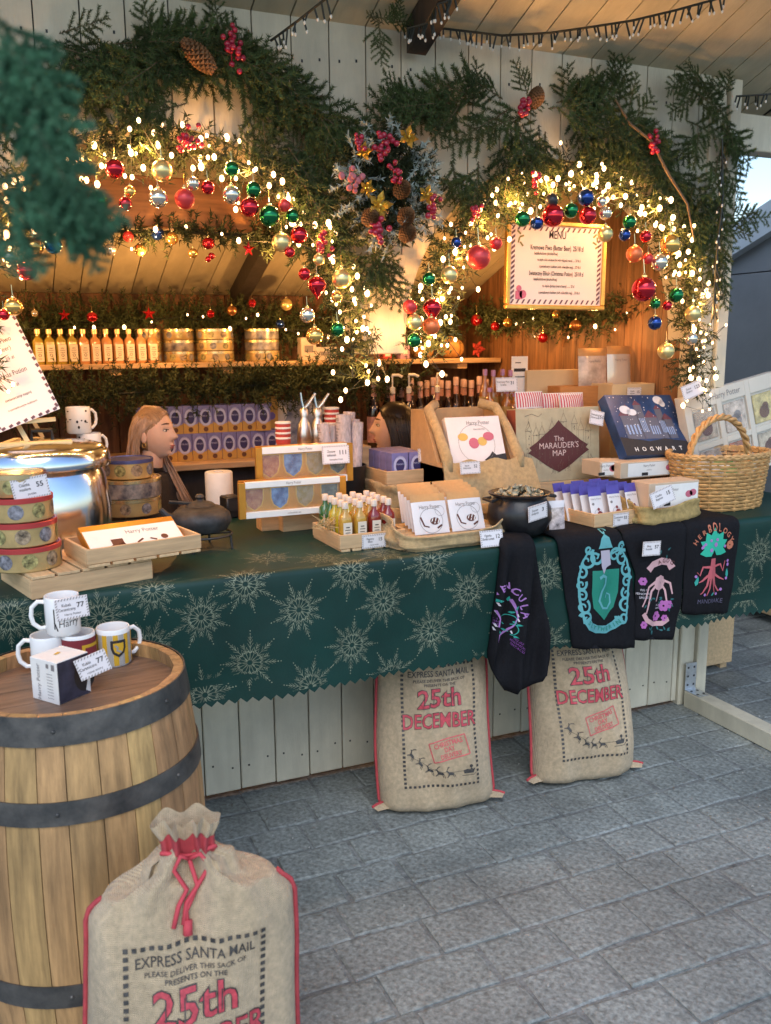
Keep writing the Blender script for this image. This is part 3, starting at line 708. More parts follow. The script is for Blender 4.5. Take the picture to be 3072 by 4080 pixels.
unlit('unlit light string running out from the right corner swag', [at(1590, 208, y=2.86), at(1640, 205, y=2.8), at(1700, 200, y=2.75)], 12, 4)
unlit('unlit light string hanging down the corner post in the fir', [at(1560, 300, y=2.8), at(1562, 420, y=2.8), at(1548, 560, y=2.8), at(1540, 690, y=2.8)], 22, 5)
# out of focus fir branch close to the camera
nf = thing('fir_branch_near', 'blurred green fir branch hanging close in the top left corner', 'fir branch', at(60, 60, y=.8))
NEARF = leafmat('near_fir_needles', (.05, .14, .075), .35)
def wide(me, k):
    m2 = me.copy(); m2.materials[0] = NEARF
    for p_ in m2.polygons:
        if p_.material_index == 0:
            v0, v1 = m2.vertices[p_.vertices[0]], m2.vertices[p_.vertices[1]]; c_ = (v0.co + v1.co) / 2; v0.co, v1.co = c_ + (v0.co - c_) * k, c_ + (v1.co - c_) * k
    return m2
BRN = [wide(me, 2.2) for me in BR[:4]]
for px, py, an, ln in ((-30, 0, -62, .09), (-10, 60, -60, .09), (0, 120, -58, .085), (20, 170, -60, .085), (45, 220, -62, .08), (75, 270, -66, .075), (60, 240, -72, .08), (100, 310, -70, .06), (-30, 160, -50, .08), (-30, 380, -12, .08), (-30, 420, -18, .085), (0, 400, -35, .07), (30, 420, -25, .07), (80, 440, -20, .06), (115, 455, -40, .055), (150, 470, -65, .05), (-10, 470, -50, .06), (-30, 520, -30, .05), (-40, 60, -70, .09), (130, 440, -10, .05)):
    o = put_branch(nf, at(px, py, y=.78 + rb.uniform(-.04, .04)), RAD(an), ln, .1); o.data = rb.choice(BRN); o.name = 'twig'
# ------------------------------------------------------------------ tablecloth
C = .937
YF = 2.49
def cloth_pt(x, s, off=0):
    """s < 0: on the counter, s > 0: hanging in front; off: distance off the surface"""
    if s < 0: return Vector((x, YF + .02 - s, C + off))
    if s < .03:
        an = s / .03 * PI / 2; return Vector((x, YF + .02 - (.02 + off) * math.sin(an), C - .02 + (.02 + off) * math.cos(an)))
    k = min(1, (s - .03) / .3); wv = (.014 * math.sin(x * 5.1 + .8) + .008 * math.sin(x * 11.7 + 2) + .004 * math.sin(x * 23.3)) * k
    return Vector((x, YF - off + wv + .01 * k + .003 * math.sin(3.1 * x + 38 * s) * k, C - .02 - (s - .03)))
CLOTH = mat('green_tablecloth', (.003, .032, .026), .5, ns=2.5, na=.3, bump=.06, bs=160, spec=.35)
tc_ = thing('tablecloth', 'dark green oilcloth with gold snowflakes draped over the counter', 'tablecloth', (0, 0, 0))
b = MB(); xs = [-1.25 + .0175 * i for i in range(250)]; ss = [-.98, -.6, -.3, -.1, -.01, 0, .01, .02, .03, .06, .1, .15, .2, .25, .3, .35, .395]
b.grid(lambda i, s: cloth_pt(xs[i], s + ((.009 if i % 2 else -.006) if s == ss[-1] else 0)), list(range(250)), ss)
b.build('cloth', CLOTH, tc_, 2)
SNOW = mat('gold_snowflake_print', (.21, .235, .165), .55, metal=.2, ns=45, na=.5)
def snowflake(R_, seed):
    r = random.Random(seed); p = P2()
    for i in range(16):
        an = 2 * PI * i / 16 + seed; L = R_ * (1 if i % 2 == 0 else .72) * r.uniform(.9, 1.05); c, s = math.cos(an), math.sin(an)
        p.stroke([(c * .008, s * .008), (c * L, s * L)], .0019, .0009)
        for t in ((.35, .55, .7, .82) if i % 2 == 0 else (.6, .78, .9)):
            for sg in (-1, 1):
                a2 = an + sg * .55; l2 = R_ * (.30 - .2 * t) * 1.1
                p.stroke([(c * L * t, s * L * t), (c * L * t + l2 * math.cos(a2), s * L * t + l2 * math.sin(a2))], .0017, .0008)
        if i % 2 == 0:
            for q in (.92, 1.04, 1.15): p.disc(c * L * q, s * L * q, .0022 * (1.3 - .3 * q), 6)
        for sg in (-1, 1): p.rect(math.cos(an + sg * .12) * R_ * .42, math.sin(an + sg * .12) * R_ * .42, .007, .0028, an + sg * .5)
    for i in range(8): p.rect(math.cos(i * PI / 4) * .015, math.sin(i * PI / 4) * .013, .010, .003, i * PI / 4)
    return p
k = 0
for px, py in ((435, 1335), (540, 1432), (645, 1317), (762, 1395), (530, 1262), (757, 1232), (935, 1365), (1015, 1278), (930, 1212), (668, 1480), (445, 1505), (850, 1465), (1180, 1245), (330, 1275), (215, 1335), (325, 1400), (20, 1335),
               (120, 1395), (1185, 1390), (1645, 1195), (1625, 1285), (1455, 1320), (1060, 1450), (-60, 1290), (1110, 1330), (240, 1480), (1300, 1330), (830, 1300), (1550, 1330)):
    q = at(px, py, y=YF); x, s = q.x, C - q.z + .01; k += 1
    snowflake(.083, k * .37).put('snowflake_print', SNOW, tc_, lambda u, v, x=x, s=s: cloth_pt(x + u, min(.385, s - v), .0012), .02)
for x, y in ((.75, 2.66), (1.05, 2.75), (.9, 2.58), (1.1, 2.56)):
    snowflake(.083, x * 9).put('snowflake_print', SNOW, tc_, lambda u, v, x=x, y=y: cloth_pt(x + u, -(y - YF - .02 + v), .0012), .02)

# ------------------------------------------------------------------ kit for goods
def copy_tree(o, parent=None):
    c = o.copy(); COL.objects.link(c); c.parent = parent
    for ch in o.children: copy_tree(ch, c)
    return c
def crate(label, p1, p2, z, d, h, group='wooden trays on the counter', name='wooden_tray', flip=False, slats=5):
    a_, b_ = at(*p1, z=z), at(*p2, z=z); w_ = (b_ - a_).length; rz = math.atan2(b_.y - a_.y, b_.x - a_.x)
    t = thing(name, label, 'crate', a_, rz, group); th = .009
    z0, z1 = (.009, h) if not flip else (0, h - .009)
    MB().box(0, w_, 0, th, z0, z1, .0015).build('front_panel', PINE, t); MB().box(0, w_, d - th, d, z0, z1, .0015).build('rear_panel', PINE, t)
    for x in (0, w_ - th): MB().box(x, x + th, th + .0005, d - th - .0005, z0, z1, .0015).build('end_panel', PINEY, t)
    sw = w_ / slats; zs = (0, .008) if not flip else (h - .008, h)
    for i in range(slats): MB().box(i * sw + .004, (i + 1) * sw - .004, -.002, d + .002, *zs, .001).build('slat', PINEY, t)
    return t, w_
def carton(name, label, cat, loc, size, rz, mt, group=None, tilt=0, parts=()):
    w_, d, h = size; t = thing(name, label, cat, loc, rz, group)
    if tilt: t.rotation_euler = (-tilt, 0, rz)
    MB().box(-w_ / 2, w_ / 2, 0, d, 0, h, .0015).build('box', mt, t)
    return t
def harry(p, x, y, s): return p.text('Harry Potter', x, y, s, 0, 0, .8)
TAGB = ink('tag_border', (.30, .27, .26)); TAGC = ink('tag_card', (.74, .70, .72)); GREYI = ink('grey_ink', (.22, .2, .2))
def price_tag(label, p, lines, num, w_=.095, h=.058, rz=0, tilt=.15, roll=0):
    t = thing('price_tag', label, 'price tag', p, 0, 'price tags'); t.rotation_euler = (-tilt, roll, rz)
    MB().box(-w_ / 2, w_ / 2, 0, .0016, 0, h).build('card', TAGC, t)
    s = P2(); n = int(w_ / .0065)
    for i in range(n):
        x = -w_ / 2 + (i + .5) * w_ / n
        for z, r in ((.0028, 0), (h - .0028, 0)): s.poly([(x - .0026, z - .0024), (x, z - .0024), (x + .0026, z + .0024), (x, z + .0024)])
    m_ = int(h / .0065)
    for i in range(1, m_ - 1):
        z = (i + .5) * h / m_
        for x in (-w_ / 2 + .0028, w_ / 2 - .0028): s.poly([(x - .0024, z - .0026), (x + .0024, z), (x + .0024, z + .0026), (x - .0024, z)])
    s.put('border_print', TAGB, t, front(0))
    q = P2()
    for i, l_ in enumerate(lines[:2]): q.text(l_, -w_ * .16, h * (.68 - .2 * i), h * .2, sx=.8)
    q.text(num, w_ * .26, h * .6, h * .34, bold=.01)
    if len(lines) > 2: q.text(lines[2], 0, h * .24, h * .14)
    q.put('lettering', INK, t, front(0)); return t
def tin(loc, r, h, lab, body, lid, seed, pics=True, group='round biscuit tins'):
    t = thing('biscuit_tin', lab, 'tin', loc, seed * 1.3, group)
    MB().lathe([(r * .97, 0), (r, .003), (r, h - .014)], 36).build('body', body, t, True)
    MB().lathe([(r + .002, h - .0145), (r + .002, h - .002), (r, h), (r * .96, h - .001), (r * .95, h - .004), (0, h - .004)], 36).build('lid', lid, t, True)
    if pics:
        n = 9
        for kk, mt in enumerate((PIC1, PIC2, PIC3)):
            for i in range(kk, n, 3): P2().disc(2 * PI * r * i / n, h * .45, h * .31, 14).put('printed_roundel', mt, t, lambda u, v: Vector(((r + .001) * math.cos(u / r), (r + .001) * math.sin(u / r), v)), .02)
    return t
TGOLD = mat('printed_gold_tin', (.52, .38, .17), .3, .45, ns=12, na=.25); TBLUE = mat('printed_blue_tin', (.16, .22, .42), .3, .3, ns=25, na=.8, col2=(.5, .45, .4)); TRED = mat('red_tin_rim', (.45, .05, .05), .35, .3)
LIDG = mat('gold_tin_lid', (.70, .58, .33), .25, .8); LIDB = mat('blue_tin_lid', (.08, .10, .28), .35, .4)
PIC1 = mat('roundel_brown', (.20, .12, .07), .4, ns=60, na=.9, col2=(.5, .38, .25)); PIC2 = mat('roundel_blue', (.07, .09, .13), .4, ns=60, na=.9, col2=(.35, .35, .4)); PIC3 = mat('roundel_olive', (.22, .19, .06), .4, ns=60, na=.9, col2=(.55, .5, .2))

# ------------------------------------------------------------------ left end of the counter
crate('upturned slatted wooden crate under the front tins', (69, 1297), (331, 1250), C, .27, .062, flip=True)
zt = C + .0625
p = at(58, 1222, z=zt)
for i, (r, h, lid, nm) in enumerate(((.093, .067, TRED, 'lowest'), (.091, .066, TRED, 'second from bottom'), (.089, .066, TRED, 'third from bottom'), (.072, .062, LIDG, 'smaller topmost'))):
    tin(p + Vector((-.004 * i, .004 * i, sum((.067, .066, .066)[:i]) + .0005 * i)), r, h, f'gold biscuit tin, {nm} of the front left stack', TGOLD, lid, i + 1)
price_tag('slanted price tag on the front left tin stack', at(72, 1077, y=2.55) + Vector((0, 0, 0)), ['Ciastka', 'maslane', 'puszka'], '55', rz=.2, roll=-.12)
p = at(288, 1112, z=C)
for i, (r, h, bd, lid, lab) in enumerate(((.118, .07, TGOLD, LIDG, 'gold biscuit tin with round pictures under the blue one'), (.122, .075, TBLUE, LIDG, 'blue printed biscuit tin in the middle of the rear stack'), (.094, .075, TGOLD, LIDB, 'gold biscuit tin with a blue lid topping the rear stack'))):
    tin(p + Vector((0, .05, sum((.07, .075)[:i]) + .0005 * i)), r, h, lab, bd, lid, i + 5, i != 1)
t, cw = crate('pale wooden tray with a slab of chocolate boxes on the upturned crate', (189, 1229), (436, 1191), zt, .2, .052)
cb_ = thing('chocolate_box', 'white and orange chocolate box lying tilted in the pale tray', 'box', t.matrix_basis @ Vector((cw / 2, .03, .024)), t.rotation_euler.z, None); cb_.rotation_euler = (-RAD(62), 0, t.rotation_euler.z)
ORG = mat('orange_foil_card', (.60, .28, .04), .3, .5, ns=8, na=.2)
MB().box(-cw * .42, cw * .42, 0, .03, 0, .135, .0015).build('box', ORG, cb_)
P2().rect(0, .057, cw * .82, .105).put('front_label', WHITE, cb_, front(0, .0008))
CHOC = ink('chocolate', (.10, .03, .02)); q = P2().rect(-.055, .045, .035, .03).rect(-.045, .03, .02, .02, .4).rect(.01, .04, .025, .006, .6).rect(.05, .04, .02, .006, -.5).disc(.085, .045, .011, 8).rect(-.075, .03, .015, .008, .5)
q.put('picture_print', CHOC, cb_, front(0, .0016)); harry(P2(), .03, .085, .024).put('lettering', GREYI, cb_, front(0, .0016))
# big steel kettle
p = at(95, 1000, y=3.05); p.z = C
zk = (at(95, 957, y=3.05).z - C) / .283
kt = thing('soup_kettle', 'big polished steel kettle behind the tins at the left end', 'kettle', p)
MB().lathe([(.17, 0), (.185, .01), (.19, .12), (.178, .2), (.165, .222), (.172, .228)], 48).build('body', STEEL, kt, True)
MB().lathe([(.195, .226), (.198, .236), (.19, .262), (.172, .276), (.15, .282), (.04, .292), (0, .293)], 48).build('lid', STEEL, kt, True)
kt.scale = (1.05, 1.05, zk)
MB().tube([(-.03, -.0, .29), (-.028, 0, .315), (.028, 0, .315), (.03, 0, .29)], .006, 8).build('lid_handle', BLACKP, kt)
# easel with menu card standing behind the kettle lid
e0 = at(60, 960, y=3.02)
es = thing('table_easel', 'small pale wooden easel at the far left edge', 'easel', e0)
YW = mat('pale_easel_wood', (.60, .45, .22), .5, ns=6, na=.2)
MB().cbox((0, -.03, .005), (.26, .035, .012), ch=.002).build('base_bar', YW, es)
for sx in (-1, 1): MB().cbox((sx * .05, .05, .005), (.02, .16, .01), Matrix.Rotation(sx * .3, 3, 'Z')).build('foot', YW, es)
MB().tube([(-.0, -.03, .01), (-.13, .05, .3)], .01, 4).build('upright', YW, es)
MB().tube([(.05, .1, .01), (-.06, .06, .25)], .008, 4).build('rear_leg', YW, es)
MB().cbox((.0, -.045, .075), (.17, .02, .012), Matrix.Rotation(-.05, 3, 'Y')).build('ledge', YW, es)
mc = thing('menu_card', 'tilted menu card with striped border on the small easel', 'menu', e0 + Vector((.02, -.062, .082)), 0); mc.rotation_euler = (-.18, -.36, 0)
MB().box(-.105, .085, 0, .004, 0, .33).build('card', TAGC, mc)
q = P2()
for i in range(15):
    for x in (-.1, .08): q.rect(x, .015 + i * .022, .008, .012, .3)
for i in range(8): q.rect(-.09 + i * .023, .006, .012, .008, .3)
q.put('border_print', ink('plum', (.12, .06, .08)), mc, front(0))
q = P2().text('MENU', -.01, .29, .03).text('Kremowe Piwo', -.01, .25, .022, sx=.8).text('(Butter Beer)', -.01, .225, .02, sx=.8).text('na cieplo 25 zl', -.01, .195, .014).text('Christmas Potion', -.01, .15, .022, sx=.75).text('25 zl', -.005, .115, .014).text('swiateczny napoj', -.01, .08, .012).text('z pamiatkowym kubkiem', -.01, .05, .009)
q.put('lettering', INK, mc, front(0))
# mugs -------------------------------------------------------------------
def mug(label, loc, rz, r=.041, h=.095, outer=None, inner=None, cat='mug', group='mugs', hs=1, name='mug', handle_a=0):
    t = thing(name, label, cat, loc, rz, group)
    MB().lathe([(r * .9, 0), (r, .006), (r, h * .97), (r - .001, h), (r - .004, h), (r - .005, h - .01), (r - .005, .008), (0, .007)], 32).build('body', outer or CERAM, t, True)
    MB().tube([(math.cos(handle_a) * (r - .002 + q_), math.sin(handle_a) * (r - .002 + q_), h * .5 + z_) for q_, z_ in ((0, h * .34), (.016, h * .36), (.03, h * .22), (.033, 0), (.029, -h * .2), (.014, -h * .34), (0, -h * .33))], .0055, 8).build('handle', CERAM, t, True)
    return t
def cyl(r, h0=0, off=.0008): return lambda u, v: Vector(((r + off) * math.sin(u / r), -(r + off) * math.cos(u / r), v + h0))
rk = thing('carton_riser', 'plain kraft carton hidden behind the kettle under the spotted mugs', 'box', at(188, 990, y=3.43) * 1)
rk.location.z = C; zz = at(188, 992, y=3.43).z
MB().box(-.05, .05, -.05, .05, 0, zz - C, .002).build('box', KRAFT, rk)
for i, (dx, lab) in enumerate(((.012, 'white mug with black spots, lower of the pair beside the kettle'), (-.02, 'white mug with black spots, stacked on the other spotted mug'))):
    t = mug(lab, (rk.location.x + dx, 3.43, zz + .0005 + .096 * i), .5, r=.043, handle_a=0, group='spotted mugs')
    q = P2(); r_ = random.Random(i)
    for j in range(26): q.disc(r_.uniform(-.12, .12), r_.uniform(.012, .085), r_.uniform(.002, .006), 8, r_.uniform(.002, .006))
    q.put('spot_print', INK, t, cyl(.043), .02)
# iron teapot on trivet --------------------------------------------------------
p = at(452, 1192, z=C) + Vector((0, .06, 0))
tv = thing('iron_trivet', 'black wire trivet stand under the cast iron teapot', 'stand', p)
MB().tube([(.09 * math.cos(t), .09 * math.sin(t), .048) for t in ar(25, 0, 2 * PI)], .004, 6).build('ring', IRON, tv)
for an in (-2.2, -.6, 1.2, 2.7): MB().tube([(.09 * math.cos(an), .09 * math.sin(an), .048), (.095 * math.cos(an), .095 * math.sin(an), 0)], .004, 6).build('leg', IRON, tv)
MB().tube([(-.09, 0, .046), (.09, 0, .046)], .003, 5).build('crossbar', IRON, tv)
tp = thing('iron_teapot', 'squat black cast iron teapot on a wire trivet', 'teapot', p + Vector((-.01, 0, .0525)))
MB().lathe([(.05, 0), (.085, .012), (.1, .04), (.095, .065), (.07, .085), (.045, .092)], 32).build('body', IRON, tp, True)
MB().lathe([(.05, .0915), (.04, .1), (.015, .107), (.01, .112), (.016, .12), (.01, .128), (0, .129)], 24).build('lid', IRON, tp, True)
MB().tube([(-.08, 0, .05), (-.11, 0, .065), (-.128, 0, .088)], [.018, .013, .009], 8).build('spout', IRON, tp, True)
MB().tube([(.02, .0, .092), (-.06, 0, .105), (-.1, 0, .11)], .006, 6).build('handle', IRON, tp, True)
# kitchen roll, dark box
p = at(483, 1102, z=C); pr = thing('kitchen_roll', 'white kitchen roll standing beside the dark box', 'paper roll', p + Vector((0, .06, 0)))
MB().lathe([(.052, 0), (.056, .004), (.056, .146), (.053, .15), (.02, .15), (.02, .06), (0, .06)], 28).build('paper', WHITE, pr, True)
p = at(508, 1120, z=C); bb = thing('card_terminal', 'small dark box beside the kitchen roll', 'box', p, .2)
MB().box(-.032, .032, 0, .07, 0, .085, .006).build('body', BLACKP, bb, True); MB().box(-.025, .025, -.001, 0, .03, .075).build('screen', INK, bb)

# ------------------------------------------------------------------ crest gift boxes (plain stand-in shields)
def shield(x, y, s): return [(x - s * .5, y + s * .55), (x + s * .5, y + s * .55), (x + s * .5, y), (x + s * .38, y - s * .38), (x, y - s * .65), (x - s * .38, y - s * .38), (x - s * .5, y)]
SHC = [(ink('crest_red', (.34, .03, .02), ns=45, na=.5, col2=(.45, .22, .1)), 'red'), (ink('crest_blue', (.03, .09, .32), ns=45, na=.5, col2=(.15, .28, .5)), 'blue'), (ink('crest_yellow', (.52, .34, .02), ns=45, na=.6, col2=(.3, .25, .18)), 'yellow'), (ink('crest_dark', (.03, .05, .045), ns=45, na=.5, col2=(.14, .18, .16)), 'dark')]
CLEARW = mat('clear_film', (.9, .9, .9), .08, alpha=.05, spec=.6)
def crest_box(label, pl, pr_, y, h):
    a_, b_ = at(*pl, y=y), at(*pr_, y=y); w_ = b_.x - a_.x; c_ = (a_ + b_) / 2
    t = thing('crest_gift_box', label, 'gift box', (c_.x, y, min(a_.z, b_.z)), 0, 'gift boxes with four crests')
    MB().box(-w_ / 2, w_ / 2, .018, .06, 0, h, .0015).build('back_tray', ORG, t)
    for z0, z1 in ((0, h * .17), (h * .83, h)): MB().box(-w_ / 2, w_ / 2, 0, .0175, z0, z1, .001).build('front_rail', WHITE, t)
    for x in (-1, 1): MB().box(x * w_ / 2 - .012, x * w_ / 2 + .012, -.0004, .0178, 0, h, .001).build('front_stile', ORG, t)
    for i in range(4):
        x = -w_ * .375 + i * w_ * .25; P2().poly(shield(x, h * .52, h * .55)).put('crest_backing', GOLDP, t, lambda u, v: Vector((u, .0155, v)))
        P2().poly(shield(x, h * .52, h * .48)).put('crest', SHC[i][0], t, lambda u, v: Vector((u, .0145, v)))
    harry(P2(), 0, h * .915, .013).text('collectible set', 0, h * .08, .009).put('lettering', GREYI, t, front(0))
    MB().box(-w_ / 2 + .012, w_ / 2 - .012, .002, .0028, h * .17, h * .83).build('window', CLEARW, t)
    return t
t = crest_box('gift box with four crests in front, on a wooden crate', (525, 1110), (742, 1104), 2.93, .125); zb = t.location.z
crate('wooden crate under the front crest gift box', (612, 1150), (705, 1140), C, .12, max(.03, zb - C - .0005), flip=True, slats=4)
for i, dx in enumerate((.0,)):
    rk = thing('wooden_riser', 'plain wooden block behind the front crest gift box', 'block', (at(655, 1046, y=3.06).x, 3.09, C)); zr = at(655, 1046, y=3.06).z
    MB().box(-.16, .16, -.03, .04, 0, zr - .0005 - C, .002).build('block', PINE, rk)
t = crest_box('gift box with four crests standing behind and above the other one', (562, 1046), (757, 1048), 3.06, .14); t.location.z = zr
price_tag('price tag reading 111 on the upper crest gift box', at(727, 1002, y=3.03), ['Zestaw', 'szklanek', 'komplet 4 szt'], '111', .105, .066)
# cups, siphons, tubes behind them
rk = thing('wooden_riser', 'long wooden block under the cup stacks and siphons', 'block', (at(690, 1000, y=3.42).x, 3.42, C)); zr = at(640, 968, y=3.42).z
MB().box(-.24, .2, -.07, .07, 0, zr - C, .002).build('block', PINE, rk); zr += .0005
CUPR = mat('red_paper_cup', (.50, .06, .05), .5, ns=30, na=.2)
def cups(lab, px, ptop, n, y=3.42):
    a_ = at(px, ptop, y=y); t = thing('paper_cup_stack', lab, 'cups', (a_.x, y, zr), 0, 'stacked paper cups'); r = .03; H = a_.z - zr; st = .02
    MB().lathe([(r * .72, 0), (r * .98, H - st * n)], 24).build('lowest_cup', CUPR, t, True)
    for i in range(n):
        z = H - st * (n - i); MB().lathe([(r * .97, z), (r, z + st * .6)], 24).build('cup_wall', CUPR, t, True)
        MB().lathe([(r, z + st * .6), (r * 1.06, z + st * .65), (r * 1.06, z + st * .9), (r * .98, z + st), (r * .9, z + st * .9)], 24).build('cup_rim', WHITE, t, True)
    P2().rect(0, H * .22, .008, .02).disc(.004, H * .35, .006, 8).put('emblem_print', GOLDP, t, cyl(r * .86, 0, .001))
cups('red paper cup stack in front of the steel siphons', 611, 911, 4); cups('taller red paper cup stack behind the paper tubes', 716, 880, 5, 3.46)
for px, pt, lab in ((657, 905, 'brushed steel cream siphon next to the red cups'), (686, 905, 'brushed steel cream siphon nearest the paper tubes')):
    a_ = at(px, pt, y=3.44); t = thing('cream_siphon', lab, 'siphon', (a_.x, 3.44, zr), 0, 'cream siphons'); H = a_.z - zr
    MB().lathe([(.026, 0), (.03, .005), (.03, H * .5), (.024, H * .8), (.013, H), (.013, H + .01)], 24).build('bottle', BRUSH, t, True)
    MB().lathe([(.017, H + .01), (.017, H + .035), (.01, H + .045), (.0, H + .045)], 20).build('head', BRUSH, t, True)
    MB().tube([(.0, 0, H + .04), (.02, 0, H + .06), (.05, 0, H + .1)], [.007, .008, .006], 8).build('lever', BRUSH, t, True)
    MB().tube([(0, 0, H + .03), (-.01, 0, H + .075), (-.012, 0, H + .105)], [.006, .005, .004], 8).build('nozzle', STEEL, t, True)
TUBE = mat('printed_paper_tube', (.55, .47, .48), .6, ns=40, na=.3, st=(3, 3, 1))
hd = thing('tube_holder', 'black wire holder carrying the rolled paper tubes', 'holder', (at(742, 1012, y=3.3).x, 3.3, C)); zh = at(742, 1012, y=3.3).z
MB().lathe([(.07, 0), (.075, .004), (.09, zh - C), (.093, zh - C + .015), (.088, zh - C + .015), (.07, .02), (0, .02)], 24).build('pot', BLACKP, hd, True)
for i, (px, pt, dx, dy) in enumerate(((697, 915, -.05, 0), (715, 918, -.03, .03), (742, 896, 0, -.01), (755, 890, .02, .04), (772, 912, .05, -.02), (765, 905, .03, .03))):
    top = at(px, pt, y=3.3 + dy); t = thing('paper_tube', f'rolled printed paper tube in the black holder, {ORD[i]} from the left', 'paper tube', (hd.location.x + dx * .8, 3.3 + dy, C + .025), 0, 'rolled paper tubes')
    v = top - t.location; L = v.length; t.rotation_euler = v.to_track_quat('Z', 'Y').to_euler(); r = .024 if i != 2 else .03
    MB().lathe([(r * .9, 0), (r, L), (r * .9, L), (r * .85, L - .05), (0, L - .05)], 20).build('roll', TUBE, t, True)
    q = P2(); r_ = random.Random(i)
    for jj in range(12): q.rect(r_.uniform(-.01, .01), L - .03 - jj * .012, .03 * r_.uniform(.5, 1), .003)
    q.text('HITS', 0, L - .018, .016, bold=.02); q.put('lettering', GREYI, t, cyl(r, 0, .001), .015)

# ------------------------------------------------------------------ bottles in a tray
t, cw = crate('wooden tray of small juice bottles in the middle of the counter', (735, 1194), (877, 1178), C, .25, .055, slats=6)
def liquid(n, c): return mat('liquid_' + n, c, .06, ns=5, na=.15, spec=.6, coat=.6)
LQ = {'green': liquid('green', (.03, .12, .03)), 'yellow': liquid('yellow', (.42, .34, .015)), 'amber': liquid('amber', (.50, .28, .04)), 'red': liquid('red', (.22, .02, .015)), 'pink': liquid('pink', (.48, .23, .09)), 'olive': liquid('olive', (.30, .22, .03)), 'dark': liquid('dark', (.012, .006, .006)), 'whisky': liquid('whisky', (.30, .10, .015))}
CAPW = mat('pale_screw_cap', (.66, .55, .46), .45); CAPG = mat('gold_screw_cap', (.7, .5, .25), .3, .6); LAB = mat('cream_label', (.70, .60, .48), .6)
BM = {}
def sqbottle(lab, loc, rz, col, group, w_=.038, h=.115, cap=CAPW, label=True, par=None):
    t = thing('juice_bottle', lab, 'bottle', loc, rz, group); k = (col, w_, h)
    if k not in BM:
        def ring_(s, z, rd=.25):
            pts = []
            for i in range(16):
                an = 2 * PI * (i + .5) / 16; c, q = math.cos(an), math.sin(an); m_ = max(abs(c), abs(q)); f_ = rd + (1 - rd) * (1 / m_) * .93
                pts.append((s * c * f_, s * q * f_, z))
            return pts
        b = MB(); R_ = [ring_(w_ / 2 * .92, 0), ring_(w_ / 2, .004), ring_(w_ / 2, h * .62), ring_(w_ / 2 * .9, h * .69), ring_(w_ * .2, h * .78, 1), ring_(w_ * .19, h * .88, 1)]
        for q in R_: b.v += q
        b.f = [(i * 16 + j, i * 16 + (j + 1) % 16, (i + 1) * 16 + (j + 1) % 16, (i + 1) * 16 + j) for i in range(5) for j in range(16)] + [tuple(range(15, -1, -1)), tuple(range(80, 96))]
        BM[k] = (b.mesh('glass', LQ[col], True), MB().lathe([(w_ * .26, h * .86), (w_ * .26, h * .99), (w_ * .23, h), (0, h)], 14).mesh('cap', cap, True),
                 MB().box(-w_ * .36, w_ * .36, -w_ / 2 - .0012, -w_ / 2 - .0004, h * .08, h * .56).mesh('label', LAB), P2().rect(0, h * .46, w_ * .3, .003).rect(0, h * .4, w_ * .45, .002).rect(0, h * .34, w_ * .4, .002).rect(0, h * .16, w_ * .3, .002).ring(0, h * .26, w_ * .12, .002, 10))
        o = BM[k][3].put('label_print', INK, None, front(-w_ / 2 - .0012)); BM[k] = BM[k][:3] + (o.data,); bpy.data.objects.remove(o)
    m4 = BM[k]; place('glass', m4[0], t); place('cap', m4[1], t)
    if label: l_ = place('label', m4[2], t); place('label_print', m4[3], l_)
    return t
cols = ['green', 'yellow', 'amber', 'amber', 'red']; M_ = t.matrix_basis.copy(); M_ = Matrix.Translation(t.location) @ Matrix.Rotation(t.rotation_euler.z, 4, 'Z')
nC = 4; cwid = (cw - .03) / nC
for r_ in range(5):
    for c_ in range(nC):
        col = [['amber', 'amber', 'red', 'red'], ['yellow', 'amber', 'amber', 'red'], ['yellow', 'yellow', 'amber', 'pink'], ['green', 'yellow', 'yellow', 'amber'], ['green', 'green', 'yellow', 'yellow']][r_][c_]
        p_ = M_ @ Vector((.034 + c_ * cwid + (.004 if r_ % 2 else 0), .036 + r_ * .044, .0085))
        sqbottle(f'{col} juice bottle in the middle tray, {ORD[c_]} from left in the {["front", "second", "third", "fourth", "rear"][r_]} row', p_, t.rotation_euler.z, col, 'juice bottles in the tray', min(.042, cwid * .95), .148, label=True)
price_tag('price tag on the front of the juice bottle tray', M_ @ Vector((cw * .5, -.004, .004)), ['Magiczny', 'Eliksir', 'rozne smaki'], '15', .085, .046, rz=t.rotation_euler.z, tilt=0)
# straw tuft beside the bottles
STRAW = mat('wood_wool', (.55, .38, .18), .8)
b = MB(); r_ = random.Random(9)
for i in range(60):
    p0 = Vector((r_.gauss(0, .02), r_.gauss(0, .012), r_.uniform(0, .015))); b.tube([p0, p0 + Vector((r_.gauss(0, .012), r_.gauss(0, .01), r_.uniform(0, .03))), p0 + Vector((r_.gauss(0, .025), r_.gauss(0, .02), r_.uniform(0, .045)))], .0012, 3)
tag(b.build('wood_wool_tuft', STRAW, None, False, M_ @ Vector((.016, .10, .055))), 'tuft of wood wool at the left edge of the bottle tray', 'packing straw', kind='stuff')
